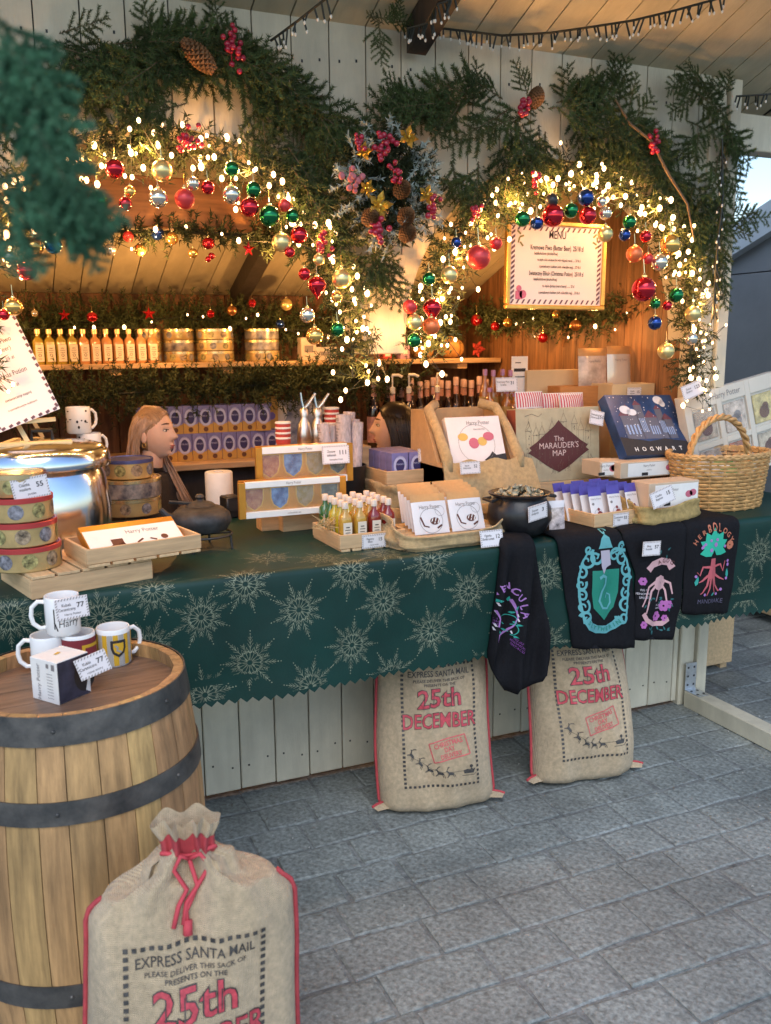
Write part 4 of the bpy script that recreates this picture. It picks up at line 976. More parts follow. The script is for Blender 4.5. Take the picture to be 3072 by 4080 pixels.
# ------------------------------------------------------------------ middle and right of the counter
def packet(label, loc, rz, w_, h, tilt, frontm, topm, prints=(), group=None, name='sweet_pouch', cat='pouch', topf=.2, bulge=.012, rollz=0):
    t = thing(name, label, cat, loc, 0, group); t.rotation_euler = (-tilt, rollz, rz)
    def sh(side):
        def fn(u, v):
            e = (1 - abs(u) ** 3) * (1 - abs(2 * v - 1) ** 4); return Vector((u * w_ / 2, side * (.0008 + bulge * .5 * e) - 0, v * h))
        return fn
    us, vs = ar(9, -1, 1), ar(9, 0, 1 - topf); vt = ar(4, 1 - topf, 1)
    MB().grid(sh(-1), us, vs).grid(lambda u, v: sh(1)(-u, v), us, vs).build('bag', frontm, t, 2)
    MB().grid(sh(-1), us, vt).grid(lambda u, v: sh(1)(-u, v), us, vt).build('header', topm, t, 2)
    for p2, mt, nm in prints: p2.put(nm, mt, t, lambda u, v: sh(-1)(u / (w_ / 2), v / h) + Vector((0, -.0012, 0)), .02)
    return t
def burlap_bag(name, label, loc, w_, d, h, rz=0, seed=0, lip=.03, mt=None, group='burlap bags on the counter', front_cut=.0):
    """an open soft bag: bulging wall, rolled rim, floor inside"""
    t = thing(name, label, 'burlap bag', loc, rz, group); r = random.Random(seed); ph = [r.uniform(0, 6) for _ in range(6)]
    def wall(u, v):
        c, s = math.cos(u), math.sin(u); sg = lambda x: math.copysign(abs(x) ** .6, x)
        k = 1 + .06 * math.sin(3 * u + ph[0]) + .04 * math.sin(7 * u + ph[1] + 4 * v) + .02 * math.sin(15 * u + ph[4] + 7 * v)
        bul = [0.93, 1.02, 1.04, 1.0, .97, 1.01, 1.03][min(6, int(v * 6))]
        hz = h * v * (1 + .10 * math.sin(2 * u + ph[2]) + .05 * math.sin(5 * u + ph[3]) - front_cut * max(0, -s))
        return Vector((w_ / 2 * sg(c) * k * bul, d / 2 * sg(s) * k * bul, hz + .001))
    us = [2 * PI * i / 64 for i in range(64)]
    b = MB().grid(wall, us, ar(9, 0, 1), True)
    b.grid(lambda u, v: wall(u, 1) * 1.0 + Vector((-math.cos(u), -math.sin(u), 0)) * (.012 * v) + Vector((0, 0, .008 * math.sin(PI * v) - lip * v * v)), us, ar(5, 0, 1), True)
    b.build('cloth', mt or BURL, t, 2)
    MB().grid(lambda u, v: Vector((wall(u, .5).x * v * .97, wall(u, .5).y * v * .97, h * .45)), us, [0.01, .5, 1], True).build('lining', mt or BURL, t)
    fr = MB()
    for i in range(40):
        u = r.uniform(0, 2 * PI); p_ = wall(u, 0); fr.tube([p_ + Vector((0, 0, .003)), p_ * 1.05 + Vector((r.uniform(-.01, .01), -.004, .002))], .0008, 3)
    stuff(fr.build('frayed_threads', mt or BURL, t)); return t
POUCH = mat('white_pouch', (.70, .66, .66), .4, ns=15, na=.06); KRPO = mat('kraft_pouch_top', (.50, .27, .10), .6, ns=20, na=.15); BLUT = mat('violet_header', (.07, .055, .30), .4, ns=20, na=.2)
def scribble(p, seed, w_, h, n=5):
    r = random.Random(seed)
    for i in range(n): p.stroke([(r.uniform(-w_ / 2, w_ / 2), r.uniform(.1, .75) * h) for _ in range(3)], .0012)
    return p
# burlap bag of white pouches
L0, R0 = at(858, 1197, z=C), at(1105, 1170, z=C)
wb = (R0 - L0).length; rz = math.atan2(R0.y - L0.y, R0.x - L0.x); cb_ = (L0 + R0) / 2 + Vector((-math.sin(rz), math.cos(rz), 0)) * .12
burlap_bag('burlap_bag', 'open burlap bag of white sweet pouches in the middle of the counter', cb_, wb * 1.02, .27, .095, rz, 3, front_cut=.45)
MM = Matrix.Translation(cb_) @ Matrix.Rotation(rz, 4, 'Z')
def pouch_print(w_, h):
    a_ = P2(); a_.ring(0, h * .32, w_ * .33, .0014, 20); a_.ring(w_ * .28, h * .55, w_ * .14, .001, 14); harry(a_, .0, h * .66, .018)
    b_ = P2(); b_.disc(.012, h * .3, w_ * .14, 12, w_ * .10); b_.stroke([(-w_ * .3, h * .42), (-w_ * .22, h * .2), (-.01, h * .16)], .006, .004); b_.rect(w_ * .22, h * .16, .02, .006, .5)
    c_ = P2();
    for i in range(3): c_.rect(.002 + i * .012, h * .31, .003, w_ * .17, -.4)
    return [(a_, GREYI, 'lettering'), (b_, CHOC, 'picture_print'), (c_, WHITE, 'stripe_print')]
for col_ in range(2):
    for row in range(5):
        w_, h = .125, .135
        p_ = MM @ Vector(((-.066, .07)[col_] + .004 * row, -.082 + row * .034, .045 + .004 * row))
        packet(f'white sweet pouch in the burlap bag, {("left", "right")[col_]} column, {["front", "second", "third", "fourth", "rear"][row]} row', p_, rz + rb.uniform(-.06, .06), w_, h, .38, POUCH, KRPO, pouch_print(w_, h) if row == 0 else [], 'white pouches in the burlap bag')
price_tag('price tag at the right foot of the burlap pouch bag', at(1058, 1180, z=C) + Vector((0, -.02, .002)), ['Figurka', 'Slodki Listek'], '12', .085, .055, rz=rz, tilt=.25)
# chocolate egg boxes: product used on the back counter and in the violet tray
VIO = mat('violet_carton', (.21, .20, .46), .4, ns=14, na=.3); OCH = ink('ochre', (.56, .32, .07)); LIL = ink('pale_lilac', (.52, .54, .78)); DKV = ink('deep_violet', (.035, .03, .13)); COC = ink('cocoa', (.13, .05, .02))
def violet_box(label, loc, rz, group, w_=.072, h=.135, d=.05):
    t = thing('violet_box', label, 'box', loc, rz, group)
    MB().box(-w_ / 2, w_ / 2, 0, d, 0, h, .001).build('carton', VIO, t)
    f_ = front(0)
    P2().poly([(-w_ / 2, 0), (w_ / 2, 0), (w_ / 2, h * .36), (w_ * .2, h * .3), (0, h * .38), (-w_ * .2, h * .32), (-w_ / 2, h * .4)]).put('ochre_print', OCH, t, f_)
    P2().ring(0, h * .57, w_ * .34, .010, 20, ry=h * .26).ring(0, h * .57, w_ * .4, .002, 20, ry=h * .32).text('MAGIC', 0, h * .62, .011).put('oval_print', LIL, t, lambda u, v: Vector((u, -.0016, v)))
    P2().disc(0, h * .57, w_ * .31, 18, h * .24).put('oval_ground', DKV, t, f_)
    P2().disc(0, h * .14, w_ * .17, 12).put('egg_print', COC, t, lambda u, v: Vector((u, -.0018, v)))
    P2().poly([(.0, 0), (d, 0), (d, h * .4), (d * .5, h * .3), (0, h * .42)]).put('side_ochre_print', OCH, t, lambda u, v: Vector((-w_ / 2 - .0008, u, v)))
    return t
proto = violet_box('violet and ochre sweet box, lower row on the back counter, first from the left', (0, 0, 0), 0, 'violet boxes on the back counter')
w0 = at(375, 985, y=4.42).x; pitchb = .074
for row in range(2):
    for i in range(9):
        o = proto if (row, i) == (0, 0) else copy_tree(proto)
        x = at(318, 985, y=4.42).x + i * pitchb - (.04 if row else 0)
        o.location = (x + .036, 4.42 + rb.uniform(0, .004), 1.0305 + row * .1355)
        o['label'] = f'violet and ochre sweet box, {("lower", "upper")[row]} row on the back counter, {ORD[i]} from the left'
for i in range(5):
    o = copy_tree(proto); o.location = (at(420, 985, y=4.42).x + i * .085, 4.49, 1.0305 + .1355); o['label'] = f'violet sweet box half hidden in the rear of the upper row, {ORD[i]} from the left'
    if i == 0: base_ = o
for i in range(7):
    o = copy_tree(proto); o.location = (at(420, 985, y=4.42).x + (i - 1) * .085, 4.49, 1.0305); o['label'] = f'violet sweet box half hidden in the rear of the lower row, {ORD[i]} from the left'
o = copy_tree(proto); p_ = at(570, 918, y=4.40); o.location = (p_.x, 4.40, 1.0305 + .1355); o.rotation_euler = (0, 0, 0); o['label'] = 'single upright violet box at the right end of the upper row'
ob = carton('ochre_box', 'narrow ochre box standing right of the violet rows', 'box', (at(587, 900, y=4.5).x, 4.5, 1.0305), (.07, .05, .30), 0, OCH); P2().disc(0, .2, .02, 12).disc(-.01, .26, .012, 8).put('egg_print', PURP, ob, front(0))
bb = carton('blue_box', 'blue and white printed box behind the siphons on the back counter', 'box', (at(640, 900, y=4.6).x, 4.6, 1.0305), (.3, .06, .27), 0, ink('blue_white', (.04, .11, .32), ns=14, na=.5, col2=(.6, .62, .68)))
P2().disc(-.1, .2, .05, 16).disc(.12, .22, .045, 16).put('white_print', WHITE, bb, front(0))
# violet tray on a burlap covered riser
zv = C + .115
t, cw = crate('pinkish wooden tray of violet boxes behind the pouch bag', (836, 1053), (955, 1042), zv, .24, .06)
M_ = Matrix.Translation(t.location) @ Matrix.Rotation(t.rotation_euler.z, 4, 'Z')
bd = burlap_bag('burlap_riser', 'burlap draped block under the violet tray', M_ @ Vector((cw * .55, .13, -zv + C)), cw + .08, .3, zv - C - .004, t.rotation_euler.z, 8, lip=0)
for c_ in range(2):
    for r_ in range(4):
        o = copy_tree(proto); o.location = M_ @ Vector((.075 + c_ * .078, .03 + r_ * .052, .009)); o.rotation_euler = (0, 0, t.rotation_euler.z); o['group'] = 'violet boxes in the tray'
        o.scale = (1, 1, .86); o['label'] = f'violet sweet box in the wooden tray, {("left", "right")[c_]} column, {["front", "second", "third", "rear"][r_]} row'
price_tag('price tag on the violet boxes in the tray', M_ @ Vector((cw * .78, .02, .085)), ['Czekoladki', 'Hogwart', ''], '11', .08, .052, rz=t.rotation_euler.z)
# burlap framed display with a macaron box
m0, m1 = at(980, 1001, y=2.98), at(1098, 993, y=2.98); zf = min(m0.z, m1.z); wv = m1.x - m0.x; cx = (m0.x + m1.x) / 2
fb = thing('burlap_display_box', 'burlap trimmed kraft box holding the white macaron box', 'box', (cx, 2.98, C), 0)
H_ = at(1010, 885, y=3.12).z - C
MB().prism([(-.02, 0), (.26, 0), (.26, H_), (.16, H_), (.04, zf - C), (-.02, zf - C - .01)], -wv / 2 - .05, -wv / 2 - .035, 'x').build('side_flap', KRAFT, fb)
MB().prism([(-.02, 0), (.26, 0), (.26, H_ * .98), (.16, H_ * .98), (.04, zf - C), (-.02, zf - C - .01)], wv / 2 + .035, wv / 2 + .05, 'x').build('side_flap', KRAFT, fb)
MB().box(-wv / 2 - .05, wv / 2 + .05, .262, .275, 0, H_, .002).build('back_panel', KRAFT, fb)
MB().box(-wv / 2 - .05, wv / 2 + .05, -.022, .2, 0, zf - C - .012, .003).build('base', KRAFT, fb)
for sx in (-1, 1):
    MB().tube([(sx * (wv / 2 + .036), -.03, zf - C - .03), (sx * (wv / 2 + .036), -.015, zf - C + .02), (sx * (wv / 2 + .034), .07, zf - C + .12), (sx * (wv / 2 + .03), .155, H_ + .005), (sx * (wv / 2 - .02), .2, H_ + .02)], [.02, .022, .018, .02, .02], 10).build('burlap_roll', BURL, fb, 2)
def drape(u, v): return Vector((u * (wv / 2 + .075) * (1 + .1 * v) + .015, -.03 - .07 * math.sin(v * 1.4) - .012 * math.sin(u * 7) * v, zf - C + .01 - (zf - C) * v * .98 + .006 * math.sin(u * 11)))
MB().grid(drape, ar(24, -1, 1), ar(12, 0, 1)).build('burlap_apron', BURL, fb, 2)
mb = thing('macaron_box', 'white box picturing pink and yellow macarons propped in burlap', 'box', (cx, 2.985, zf - .008)); mb.rotation_euler = (-.42, 0, -.03)
hm = .19; wm = wv * .98
MB().box(-wm / 2, wm / 2, 0, .03, 0, hm, .0015).build('carton', POUCH, mb)
f_ = front(0)
PKM = ink('macaron_pink', (.50, .12, .18)); YLM = ink('macaron_yellow', (.62, .40, .10))
P2().ring(0, hm * .42, wm * .33, .0014, 28).put('plate_print', GREYI, mb, f_); harry(P2(), .02, hm * .86, .024).text('MACARONS', .02, hm * .72, .009).put('lettering', GREYI, mb, f_)
P2().disc(-.012, hm * .43, .022, 14).disc(.055, hm * .56, .024, 14, .018).put('pink_macaron', PKM, mb, f_)
P2().disc(-.055, hm * .57, .022, 14, .016).disc(.025, hm * .46, .02, 14, .018).put('yellow_macaron', YLM, mb, f_)
P2().poly([(.02, .012), (.045, .028), (.06, .045), (.075, .03), (wm / 2, .035), (wm / 2, .004), (.04, .004)]).put('dark_sprig_print', INK, mb, f_)
price_tag('price tag on the burlap apron below the macaron box', at(1017, 1024, y=2.90), ['Figurki', 'Makaroniki'], '52', .085, .046)
# cauldron of sweets
p = at(1150, 1168, z=C) + Vector((0, .085, 0))
CAUL = mat('black_cauldron', (.010, .010, .012), .35, ns=30, na=.3, bump=.08)
cd = thing('cauldron', 'black round cauldron full of wrapped sweets', 'cauldron', p)
MB().lathe([(.05, 0), (.09, .02), (.112, .065), (.108, .105), (.09, .135), (.092, .142), (.106, .148), (.108, .154), (.1, .156), (.088, .15), (.084, .13), (0, .128)], 40).build('pot', CAUL, cd, True)
for sx in (-1, 1): MB().tube([(sx * .1, .02, .14), (sx * .125, .03, .135), (sx * .125, -.03, .135), (sx * .1, -.02, .14)], .006, 6).build('ear', CAUL, cd)
SWG = mat('olive_sweets', (.10, .11, .04), .25, ns=60, na=.9, col2=(.55, .5, .35)); b = MB(); r_ = random.Random(4)
for i in range(120):
    an, rr = r_.uniform(0, 6.3), .08 * math.sqrt(r_.random()); b.cbox((rr * math.cos(an), rr * math.sin(an), .135 + .03 * (1 - rr / .08) + r_.uniform(0, .015)), (.018, .012, .008), Matrix.Rotation(r_.uniform(0, 3), 3, 'X') @ Matrix.Rotation(r_.uniform(0, 3), 3, 'Z'))
tag(b.build('wrapped_sweets', SWG, None, False, p), 'heap of olive wrapped sweets filling the black cauldron', 'sweets', kind='stuff')
price_tag('white price tag tilted on the side of the black cauldron', at(1163, 1123, y=p.y - .115), ['Zestaw', 'slodyczy'], '3', .08, .055, roll=-.17, tilt=-.12, rz=.1)
# shallow black bowl with packets behind the cauldron
p = at(1065, 1085, z=C) + Vector((0, .1, 0)); bw = thing('black_bowl', 'shallow black bowl of packets between cauldron and burlap display', 'bowl', p)
MB().lathe([(.05, 0), (.085, .03), (.1, .05), (.103, .053), (.095, .05), (.05, .012), (0, .012)], 32).build('bowl', CAUL, bw, True)
for i, (dx, an, lab) in enumerate(((-.03, .3, 'silver grey packet leaning left in the black bowl'), (.01, -.1, 'pale slim packet standing in the black bowl'), (.05, -.4, 'white packet lying right in the black bowl'))):
    packet(lab, p + Vector((dx, -.01, .018)), an, .05, .085, .6, mat('silver_film', (.55, .55, .6), .3, .4), POUCH, [], 'packets in the black bowl', 'sweet_packet', 'packet')
# clear bag of sweets between cauldron and tray
b = packet('clear bag of sweets hanging between the cauldron and the pouch tray', at(1202, 1155, z=C) + Vector((0, -.005, 0)), -.1, .06, .12, .1, mat('clear_bag', (.45, .38, .38), .12, ns=40, na=.8, coat=.5), TAGC, [], None, 'sweet_bag', 'bag')
# tray of small pouches with violet headers
t, cw = crate('wooden tray of white pouches with violet headers', (1284, 1146), (1405, 1128), C + .012, .22, .056, slats=5)
M_ = Matrix.Translation(t.location) @ Matrix.Rotation(t.rotation_euler.z, 4, 'Z')
def bear_print(w_, h):
    a_ = P2().ring(0, h * .28, w_ * .3, .001, 16); a_.text('Harry Potter', 0, h * .68, .009); b_ = P2().disc(.006, h * .27, w_ * .2, 10).disc(.002, h * .4, w_ * .1, 8).disc(-.014, h * .2, w_ * .09, 8).disc(.022, h * .17, w_ * .1, 8); c_ = P2().disc(-w_ * .3, h * .55, .005, 8)
    return [(a_, GREYI, 'lettering'), (b_, ink('maroon', (.22, .03, .03)), 'picture_print'), (c_, GREYI, 'seal_print')]
for c_ in range(3):
    for r_ in range(5):
        w_, h = .058, .135
        packet(f'white pouch with violet header, {("left", "middle", "right")[c_]} column, {["front", "second", "third", "fourth", "rear"][r_]} row of its tray', M_ @ Vector((.045 + c_ * cw * .32 - .008 * r_, .02 + r_ * .036, .012)), t.rotation_euler.z + rb.uniform(-.08, .08), w_, h, .32, POUCH, BLUT, bear_print(w_, h) if r_ == 0 else [], 'pouches with violet headers', topf=.24, bulge=.009)
price_tag('price tag on the front of the violet header tray', M_ @ Vector((cw * .45, -.004, .004)), ['Czekoladowe', 'Zaby'], '33', .075, .046, rz=t.rotation_euler.z, tilt=0)
# parchment box
ma, mz = at(1118, 1046, y=3.02), at(1296, 1030, y=3.02)
PARCH = mat('parchment_print', (.46, .38, .25), .6, ns=7, na=.28, col2=(.55, .47, .30)); MAROON = ink('maroon_dark', (.09, .02, .02)); LINE = ink('sepia_line', (.13, .10, .07))
w_ = mz.x - ma.x; h = at(1200, 880, y=3.06).z - ma.z
mp_ = thing('map_box', 'parchment coloured box with a dark maroon diamond and turret drawings', 'box', ((ma.x + mz.x) / 2, 3.02, ma.z)); mp_.rotation_euler = (-.08, 0, 0)
MB().box(-w_ / 2, w_ / 2, 0, .07, 0, h, .0015).build('carton', PARCH, mp_)
MB().box(-w_ / 2 - .001, -w_ / 2 - .0004, .002, .068, .002, h - .002).build('side_print', ink('maroon_side', (.25, .06, .04)), mp_)
q = P2(); dm = [(0, .30), (.022, .265), (.06, .225), (.1, .18), (.135, .15), (.125, .135), (.14, .12), (.1, .085), (.06, .045), (.03, .02), (0, 0)]
dm = [(x * w_ / .38, h * .12 + z * h / .42) for x, z in dm]; q.poly(dm + [(-x, z) for x, z in reversed(dm[1:-1])]).put('diamond_print', MAROON, mp_, front(0))
q = P2().text('The', 0, h * .58, .03).text("MARAUDER'S", 0, h * .485, .034, sx=.95).text('MAP', 0, h * .38, .034); q.put('lettering', ink('pale_pink', (.62, .45, .42)), mp_, lambda u, v: Vector((u, -.0018, v)))
q = P2(); r_ = random.Random(2)
for x in (-.36, -.27, -.2, -.08, .06, .19, .27, .36):       # simple turrets in line
    x *= w_; z0 = h * r_.uniform(.25, .45); z1 = h * (.55 + .25 * (1 - abs(x) / w_ * 1.6)) * r_.uniform(.9, 1.08); s_ = .012
    for sx in (-1, 1): q.stroke([(x + sx * s_, z0), (x + sx * s_, z1)], .0012); q.stroke([(x + sx * s_ * 1.3, z1), (x, z1 + .035)], .0012)
    q.stroke([(x - s_ * 1.3, z1), (x + s_ * 1.3, z1)], .0016); q.stroke([(x, z1 + .035), (x, z1 + .05)], .001)
    for k_ in range(4): q.rect(x + r_.uniform(-.006, .006), z0 + (z1 - z0) * r_.random(), .003, .006)
for i in range(46): a_ = r_.uniform(-1, 1); q.stroke([(a_ * w_ * .42, h * .06 + abs(a_) * .06 + r_.uniform(0, .05)), (a_ * w_ * .42 + r_.uniform(-.012, .012), h * .06 + abs(a_) * .06 + r_.uniform(0, .07))], .0014)
q.stroke([(-.4 * w_, h * .9), (-.32 * w_, h * .93), (-.24 * w_, h * .89), (-.2 * w_, h * .93)], .002); q.stroke([(-.36 * w_, h * .84), (-.34 * w_, h * .78), (-.38 * w_, h * .72), (-.33 * w_, h * .68)], .0016)
q.put('turret_print', LINE, mp_, front(0))
rk = thing('wooden_riser', 'wooden block under the parchment box', 'block', (mp_.location.x, 3.06, C)); MB().box(-w_ / 2, w_ / 2, -.04, .05, 0, ma.z - C - .0006, .002).build('block', PINE, rk)
price_tag('price tag on the top right corner of the parchment box', at(1288, 918, y=2.99), ['Kalendarz', 'Adwentowy'], '151', .07, .058, roll=.22)
# blue night box, tilted back on stacked boxes
n0, n1 = at(1353, 996, y=2.86), at(1502, 969, y=2.86); w_ = n1.x - n0.x; zn = (n0.z + n1.z) / 2; h = .285
NIGHT = mat('night_blue_print', (.014, .035, .12), .35, ns=5, na=.5, col2=(.03, .09, .26)); nbx = thing('advent_box', 'night blue box with starry sky and house drawing tilted back', 'box', ((n0.x + n1.x) / 2, 2.86, zn)); nbx.rotation_euler = (-.62, 0.03, .02)
MB().box(-w_ / 2, w_ / 2, 0, .05, 0, h, .0015).build('carton', NIGHT, nbx); f_ = front(0); f2 = lambda u, v: Vector((u, -.002, v)); f3 = lambda u, v: Vector((u, -.0028, v))
r_ = random.Random(8); q = P2()
P2().poly([(-w_ / 2, 0), (w_ / 2, 0), (w_ / 2, h * .2), (.05, h * .26), (-.03, h * .22), (-w_ / 2, h * .3)]).put('ground_print', INK, nbx, f_)
a_, b_, c_ = P2(), P2(), P2()          # generic row of gabled houses
for x, ww, hh in ((-.09, .09, .11), (-.03, .04, .16), (.02, .06, .10), (.07, .035, .14), (.1, .05, .09)):
    a_.rect(x, h * .26 + hh / 2, ww, hh); b_.poly([(x - ww * .6, h * .26 + hh), (x + ww * .6, h * .26 + hh), (x, h * .26 + hh + ww * .6)])
    for k_ in range(4): c_.rect(x + ww * (-.3 + .2 * k_), h * .26 + hh * .4, ww * .1, hh * .4)
a_.put('house_print', ink('slate', (.10, .11, .16)), nbx, f_); b_.put('roof_print', ink('roof_plum', (.13, .05, .08)), nbx, f_); c_.put('window_print', ink('window_blue', (.25, .36, .6)), nbx, f2)
for i in range(70): q.disc(r_.uniform(-.48, .48) * w_, h * r_.uniform(.3, .97), r_.uniform(.001, .0032), 6)
q.disc(-.1, h * .74, .028, 14, .02).disc(-.07, h * .7, .025, 14, .016).disc(.09, h * .9, .026, 14, .02).disc(.105, h * .84, .016, 12); q.put('star_and_cloud_print', ink('star_white', (.62, .66, .75)), nbx, f3)
q = P2()
for i, ch in enumerate('HOGWART'): q.text(ch, -.115 + i * .038, h * .09, .026, bold=.015)
q.put('lettering', WHITE, nbx, f3)
price_tag('price tag on the upper left of the night blue box', at(1345, 893, y=2.98), ['Kalendarz', 'zimowy'], '151', .085, .045, tilt=.6, roll=.1)
# biscuit cartons in front
BISC = mat('cream_carton', (.55, .43, .31), .5, ns=10, na=.1)
def biscuit(lab, pl, pr_, y, h, d=.14):
    a_, b_ = at(*pl, y=y), at(*pr_, y=y); w_ = b_.x - a_.x; t = thing('biscuit_carton', lab, 'box', ((a_.x + b_.x) / 2, y, max(C, min(a_.z, b_.z))), 0, 'long biscuit cartons')
    MB().box(-w_ / 2, w_ / 2, 0, d, 0, h, .0015).build('carton', BISC, t); f_ = front(0)
    P2().rect(w_ * .05, h * .5, w_ * .86, h * .84).put('white_panel', WHITE, t, front(0, .0006)); harry(P2(), -.01, h * .72, .014).text('cookies', -.01, h * .45, .008).put('lettering', GREYI, t, f_)
    P2().disc(w_ * .3, h * .52, .017, 12, .013).disc(w_ * .38, h * .56, .016, 12, .013).put('macaron_print', PKM, t, f_); P2().rect(-.03, h * .2, .03, .012).put('castle_print', INK, t, f_)
    return t
biscuit('long biscuit carton under the night blue box, front one', (1340, 1035), (1470, 1022), 2.80, .062)
for i in range(3): biscuit(f'long biscuit carton beside the others, {ORD[i]} of the rear three', (1296 + 14 * i, 1030), (1330 + 14 * i, 1028), 2.84 + .001 * i, .058, .12)
# burlap bag with a carton
p = at(1455, 1138, z=C) + Vector((0, .1, 0))
burlap_bag('burlap_bag', 'open burlap bag with a biscuit carton in front of the basket', p, .30, .2, .105, .12, 12, front_cut=.35, mt=mat('yellow_burlap', (.46, .33, .13), .95, ns=50, na=.3, bump=.5, weave=80))
t = biscuit('biscuit carton standing in the yellowish burlap bag', (1400, 1105), (1508, 1090), p.y - .06, .1, .1)
price_tag('slanted price tag on the yellowish burlap bag', at(1437, 1090, y=p.y - .13), ['Ciastka', 'Bagnista'], '15', .1, .058, roll=-.3)
# wicker basket
WICK = mat('wicker', (.50, .29, .11), .55, ns=40, na=.35, rand=.1)
p = at(1590, 1105, z=C) + Vector((.02, .13, 0)); bs = thing('wicker_basket', 'honey coloured wicker basket with arched handle at the right end', 'basket', p)
A0, A1, hB = .195, .225, at(1590, 985, y=p.y - .1).z - C; rr_ = 15
for i in range(rr_):
    z = .008 + i * (hB - .016) / (rr_ - 1); a_ = A0 + (A1 - A0) * i / (rr_ - 1)
    pts = [((a_ + .0045 * math.cos(22 * t + PI * (i % 2))) * math.cos(t), .66 * (a_ + .0045 * math.cos(22 * t + PI * (i % 2))) * math.sin(t), z) for t in ar(89, 0, 2 * PI)]
    MB().tube(pts, .0062, 5, False).build('weave_row', WICK, bs, True)
for i in range(22):
    t = 2 * PI * i / 22; MB().tube([(A0 * math.cos(t), .66 * A0 * math.sin(t), 0), (A1 * math.cos(t), .66 * A1 * math.sin(t), hB)], .0045, 5).build('stake', WICK, bs)
for k_ in range(2): MB().tube([((A1 + .003) * math.cos(t), .66 * (A1 + .003) * math.sin(t), hB + .006 * math.sin(20 * t + k_ * PI)) for t in ar(121, 0, 2 * PI)], .009, 6, False).build('rim_braid', WICK, bs, True)
MB().lathe([(0, .004), (A0, .006)], 40, (0, 0, 0), 1, .66).build('floor', WICK, bs)
for k_ in range(3): MB().tube([(-.15 * math.cos(t) * 1.03, .012 * math.sin(9 * t + k_ * 2.1), hB - .03 + .175 * math.sin(t) + .008 * math.cos(9 * t + k_ * 2.1)) for t in ar(40, 0, PI)], .0075, 6).build('handle_strand', WICK, bs, True)
for i, (dx, dy, col, an, lab) in enumerate(((-.08, .0, (.55, .6, .5), .5, 'white and green packet at the left in the basket'), (-.02, -.03, (.6, .6, .55), .2, 'white packet in front in the basket'), (.03, .04, (.45, .03, .08), -.3, 'crimson packet lying across the basket'), (.06, .0, (.03, .28, .07), -.2, 'bright green packet in the basket'), (-.13, .05, (.5, .45, .35), .4, 'cream packet at the basket edge'), (.12, .02, (.55, .4, .3), .1, 'peach packet at the right in the basket'))):
    pk = packet(lab, p + Vector((dx, dy, hB * .55)), an, .11, .10, .9, mat(f'packet_{i}', col, .35, ns=20, na=.3), mat(f'packet_{i}', col), [(P2().disc(0, .05, .025, 12, .012), WHITE, 'oval_print')], 'packets in the basket', 'sweet_packet', 'packet')
MB().lathe([(0, hB * .5), (A0 * .98, hB * .5)], 40, (0, 0, 0), 1, .64).build('lining', KRAFT, bs)
# large white gift set
g0 = at(1515, 985, y=2.85); g1 = at(1715, 960, y=2.85); w_ = g1.x - g0.x; h = .36
GSET = mat('white_gift_carton', (.62, .58, .50), .5, ns=6, na=.06); gs = thing('gift_set', 'large white gift set box with six windows leaning behind the basket', 'gift box', ((g0.x + g1.x) / 2 + .0, 2.86, C + .10)); gs.rotation_euler = (-.10, -.2, .0)
h = .39; MB().box(-w_ / 2, w_ / 2, .012, .05, 0, h, .0015).build('carton', GSET, gs)
xs_ = [-w_ / 2, -w_ * .43, -w_ * .17, -w_ * .12, w_ * .14, w_ * .19, w_ * .44, w_ / 2]; zs_ = [0, h * .1, h * .40, h * .46, h * .84, h]
for i in range(0, 8, 2): MB().box(xs_[i], xs_[i + 1], 0, .0115, 0, h, .0008).build('frame_stile', GSET, gs)
for i in (0, 2, 4):
    for j in (1, 3, 5): MB().box(xs_[j] + .0004, xs_[j + 1] - .0004, 0, .0115, zs_[i], zs_[i + 1], .0008).build('frame_rail', GSET, gs)
cols_ = [(.35, .28, .22), (.5, .42, .36), (.52, .42, .16), (.45, .36, .28), (.3, .08, .05), (.42, .36, .28)]
for i in range(6):
    j, kz = (1, 3, 5)[i % 3], (1, 3)[i // 3 == 0]; xm, zm = (xs_[j] + xs_[j + 1]) / 2, (zs_[kz] + zs_[kz + 1]) / 2; ww, hh = xs_[j + 1] - xs_[j], zs_[kz + 1] - zs_[kz]
    MB().box(xm - ww * .42, xm + ww * .42, .004, .0112, zm - hh * .42, zm + hh * .42, .003).build('sweet_packet', mat(f'window_sweets_{i}', cols_[i], .25, ns=30, na=.5, coat=.4), gs)
    P2().disc(xm, zm - hh * .12, ww * .22, 12).disc(xm + .01, zm + .005, ww * .14, 10).put('sweet_print', (MAROON, GREYI, COC, LIL, OCH, CHOC)[i], gs, lambda u, v: Vector((u, .0028, v)))
    MB().box(xs_[j], xs_[j + 1], .0012, .0018, zs_[kz], zs_[kz + 1]).build('window', CLEARW, gs)
harry(P2(), -.03, h * .92, .036).text('COLLECTION', .06, h * .05, .016).put('lettering', GREYI, gs, front(0))
price_tag('slanted price tag on the corner of the large gift set', at(1500, 858, y=2.82), ['Zestaw', 'Slodyczy'], '123', .1, .058, roll=-.3)
